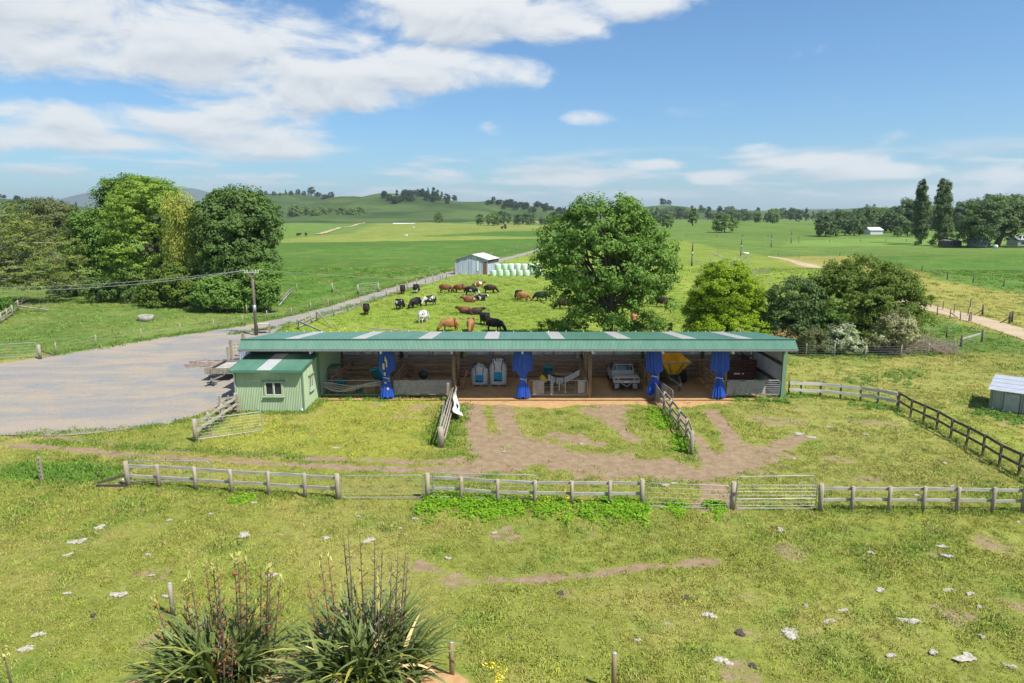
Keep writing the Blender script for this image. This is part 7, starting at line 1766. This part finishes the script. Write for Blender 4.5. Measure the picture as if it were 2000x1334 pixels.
zones = lambda x, y: ('in the bare yard before the shed' if y < 930 and x < 1640 else 'in the yard beside the dark fence' if y < 980 else 'in the left foreground pasture' if x < 660 else 'in the right foreground pasture' if x > 1330 else 'in the middle foreground pasture')
big3 = {(1886, 1285): 'largest white flat stone, low in the right foreground pasture', (1544, 1237): 'broad pale flat stone above the dung pat, right foreground pasture', (151, 1058): 'long pale flat stone, largest of the cluster left of the flax', (232, 1162): 'pale broken stone just above the small bare clay patch', (722, 1056): 'pale stone showing between the right flax bush seed stalks'}
for k, (px, py, s) in enumerate(STN):
    b_ = P(px, py); w = s / FPX * math.hypot(b_.y, CAMZ) * .72; me_ = RK[k % 6]
    o = bpy.data.objects.new('stone', me_); COL.objects.link(o); o.location = b_ + Vector((0, 0, .025)); o.rotation_euler = (random.uniform(-.06, .06), random.uniform(-.06, .06), random.uniform(-.5, .5)); o.scale = (w * 1.15, w * random.uniform(.7, 1.05), .25)
    lab = big3.get((px, py)); z_ = zones(px, py); cnt = sorted(s2[0] for s2 in STN if zones(s2[0], s2[1]) == z_ and (s2[0], s2[1]) not in big3)
    tag(o, lab or f'{ORD[cnt.index(px)]} small pale flat stone from the left {z_}', 'stone', f'pale stones {z_}')
for px, py, s, lab in ((1341, 1169, 22, 'dark dung pat, highest of three in the right pasture'), (1470, 1302, 22, 'dark dung pat low in the right pasture near bottom'), (1445, 1237, 28, 'dark dung pat at the left of small bare patch'), (183, 1203, 16, 'dark dung pat beside the clay patch left of flax'), (1095, 1160, 22, 'dark dung pat in the middle pasture')):
    b_ = P(px, py); w = s / FPX * math.hypot(b_.y, CAMZ) * .7; o = bpy.data.objects.new('dung_pat', DK[0]); COL.objects.link(o); o.location = b_ + Vector((0, 0, .03)); o.scale = (w, w * .8, .3); tag(o, lab, 'dung', 'dung pats')

# ================================================================ weeds and long grass (stuff)
def weeds(name, label, areas, m, leaf, seed):
    r = np.random.default_rng(seed); Cs = []; Ns = []
    for (a, b_, wid, n, hgt) in areas:
        A_, B_ = P(*a), P(*b_); d = (B_ - A_); nn = Vector((-d.y, d.x, 0)).normalized()
        for k in range(n):
            c = A_.lerp(B_, r.uniform()) + nn * r.normal() * wid * .5; h = hgt * r.uniform(.35, 1.1); rad = r.uniform(.14, .3); z = float(H(c.x, c.y)); m_ = 26; o = unit(r.normal(size=(m_, 3))); o[:, 2] = abs(o[:, 2])
            Cs.append(np.array((c.x, c.y, z)) + o * np.array((rad, rad, h)) * r.uniform(.4, 1, (m_, 1))); Ns.append(unit(o * .6 + (0, 0, .9) + r.normal(size=o.shape) * .3))
    C = np.concatenate(Cs); N = np.concatenate(Ns); Vv, Fv = leaf_cloud(C, N, leaf, r, .6)
    return tag(link(name, mesh_np(name, Vv, Fv), m), label, 'weeds', kind='stuff')
weeds('weeds', 'bright green leafy weeds growing along the middle timber fence and gates', [((818, 985), (1260, 996), 1.3, 330, .34), ((830, 980), (1000, 992), .9, 120, .36), ((1180, 992), (1268, 1004), 1.0, 100, .36), ((930, 1000), (980, 1008), .8, 40, .25), ((1300, 990), (1335, 996), .8, 45, .22), ((1375, 988), (1415, 994), .8, 40, .22), ((455, 972), (495, 976), .5, 26, .2), ((1272, 800), (1300, 838), .9, 90, .35), ((1318, 850), (1345, 886), .5, 60, .3)], 'leaf_weed', .105, 91)
weeds('undergrowth', 'darker green rough weeds beside walls, fences and the iron hut', [((1900, 800), (2010, 825), 1.2, 110, .30), ((1640, 738), (1790, 748), 3.0, 60, .30), ((1740, 728), (1800, 738), 2.0, 50, .35), ((1545, 770), (1560, 778), .6, 30, .25), ((1475, 780), (1540, 784), .7, 60, .3), ((640, 776), (760, 780), .6, 50, .18), ((1660, 790), (1760, 802), .7, 50, .25), ((1820, 655), (1900, 640), 2.5, 90, .4), ((1430, 778), (1470, 780), .6, 26, .2), ((480, 806), (600, 806), .35, 40, .15), ((380, 600), (530, 606), 3, 90, .5), ((1580, 700), (1850, 692), 1.2, 120, .3)], 'leaf_weed_dark', .11, 92)
weeds('wildflowers', 'small yellow flowers among the weeds along the timber fence', [((1010, 976), (1115, 980), .7, 9, .42), ((950, 1312), (985, 1308), .5, 3, .15), ((640, 646), (700, 650), 1.5, 10, .3)], 'flower_yellow', .06, 93)
def long_grass():
    pts = []
    def along(a, b_, wid, dens, s):
        A_, B_ = P(*a), P(*b_); L = (B_ - A_).length; n = int(L * dens); t = rng.uniform(0, 1, n); nn = np.array((-(B_ - A_).y, (B_ - A_).x)) / L; w = rng.normal(size=n) * wid * .5
        pts.append(np.stack([A_.x + (B_.x - A_.x) * t + nn[0] * w, A_.y + (B_.y - A_.y) * t + nn[1] * w, s * rng.uniform(.7, 1.4, n)], 1))
    for F_ in (F1, F2, F3, F4, F5, F6, F7):
        for i in range(len(F_) - 1):
            A_, B_ = F_[i], F_[i + 1]; L = (B_ - A_).length; n = int(L * 9); t = rng.uniform(0, 1, n); pts.append(np.stack([A_.x + (B_.x - A_.x) * t + rng.normal(size=n) * .14, A_.y + (B_.y - A_.y) * t + rng.normal(size=n) * .14, rng.uniform(.9, 1.9, n)], 1))
    along((636, 773), (884, 776), .5, 30, 1.9); along((470, 806), (596, 806), .3, 16, 1.5); along((596, 806), (634, 776), .4, 20, 1.7); along((885, 790), (862, 872), .9, 40, 1.7); along((0, 925), (240, 925), 1.6, 55, 1.7); along((60, 862), (600, 893), .35, 14, 1.4)
    along((0, 853), (330, 833), .5, 14, 1.4); along((330, 833), (450, 800), .5, 14, 1.5); along((100, 693), (480, 634), .8, 10, 2.0); along((520, 626), (880, 528), .9, 8, 2.2); along((545, 641), (830, 556), .8, 8, 2.0); along((1930, 805), (2000, 820), .5, 25, 1.8); along((440, 655), (540, 640), .8, 10, 2.0)
    A_ = np.concatenate(pts); c = tint(A_[:, 0], A_[:, 1]); c = c * .45 + C_LUSH * .75; c = c * rng.uniform(.8, 1.3, (len(c), 1)); return A_, c
LA, LC = long_grass()
grass_object('long_grass', LA, LC, 'longer darker green grass along fences, walls and road edges')

# ================================================================ air
if HAZE > 0:
    hb = MB(); hb.box((0, 0, 0), (2, 2, 2)); hz = hb.build('haze', None); hz.scale = (15500, 15500, 210); hz.location = (0, 1500, 190); tag(hz, 'thin blue summer haze over the far hills', 'haze', kind='stuff')
    m = bpy.data.materials.new('air'); m.use_nodes = True; nt = m.node_tree; nt.nodes.clear(); o_ = nt.nodes.new('ShaderNodeOutputMaterial'); pv = nt.nodes.new('ShaderNodeVolumePrincipled')
    pv.inputs['Color'].default_value = (.78, .92, 1.0, 1); pv.inputs['Density'].default_value = HAZE; pv.inputs['Anisotropy'].default_value = 0.2
    nt.links.new(pv.outputs[0], o_.inputs['Volume']); hz.data.materials.append(m)
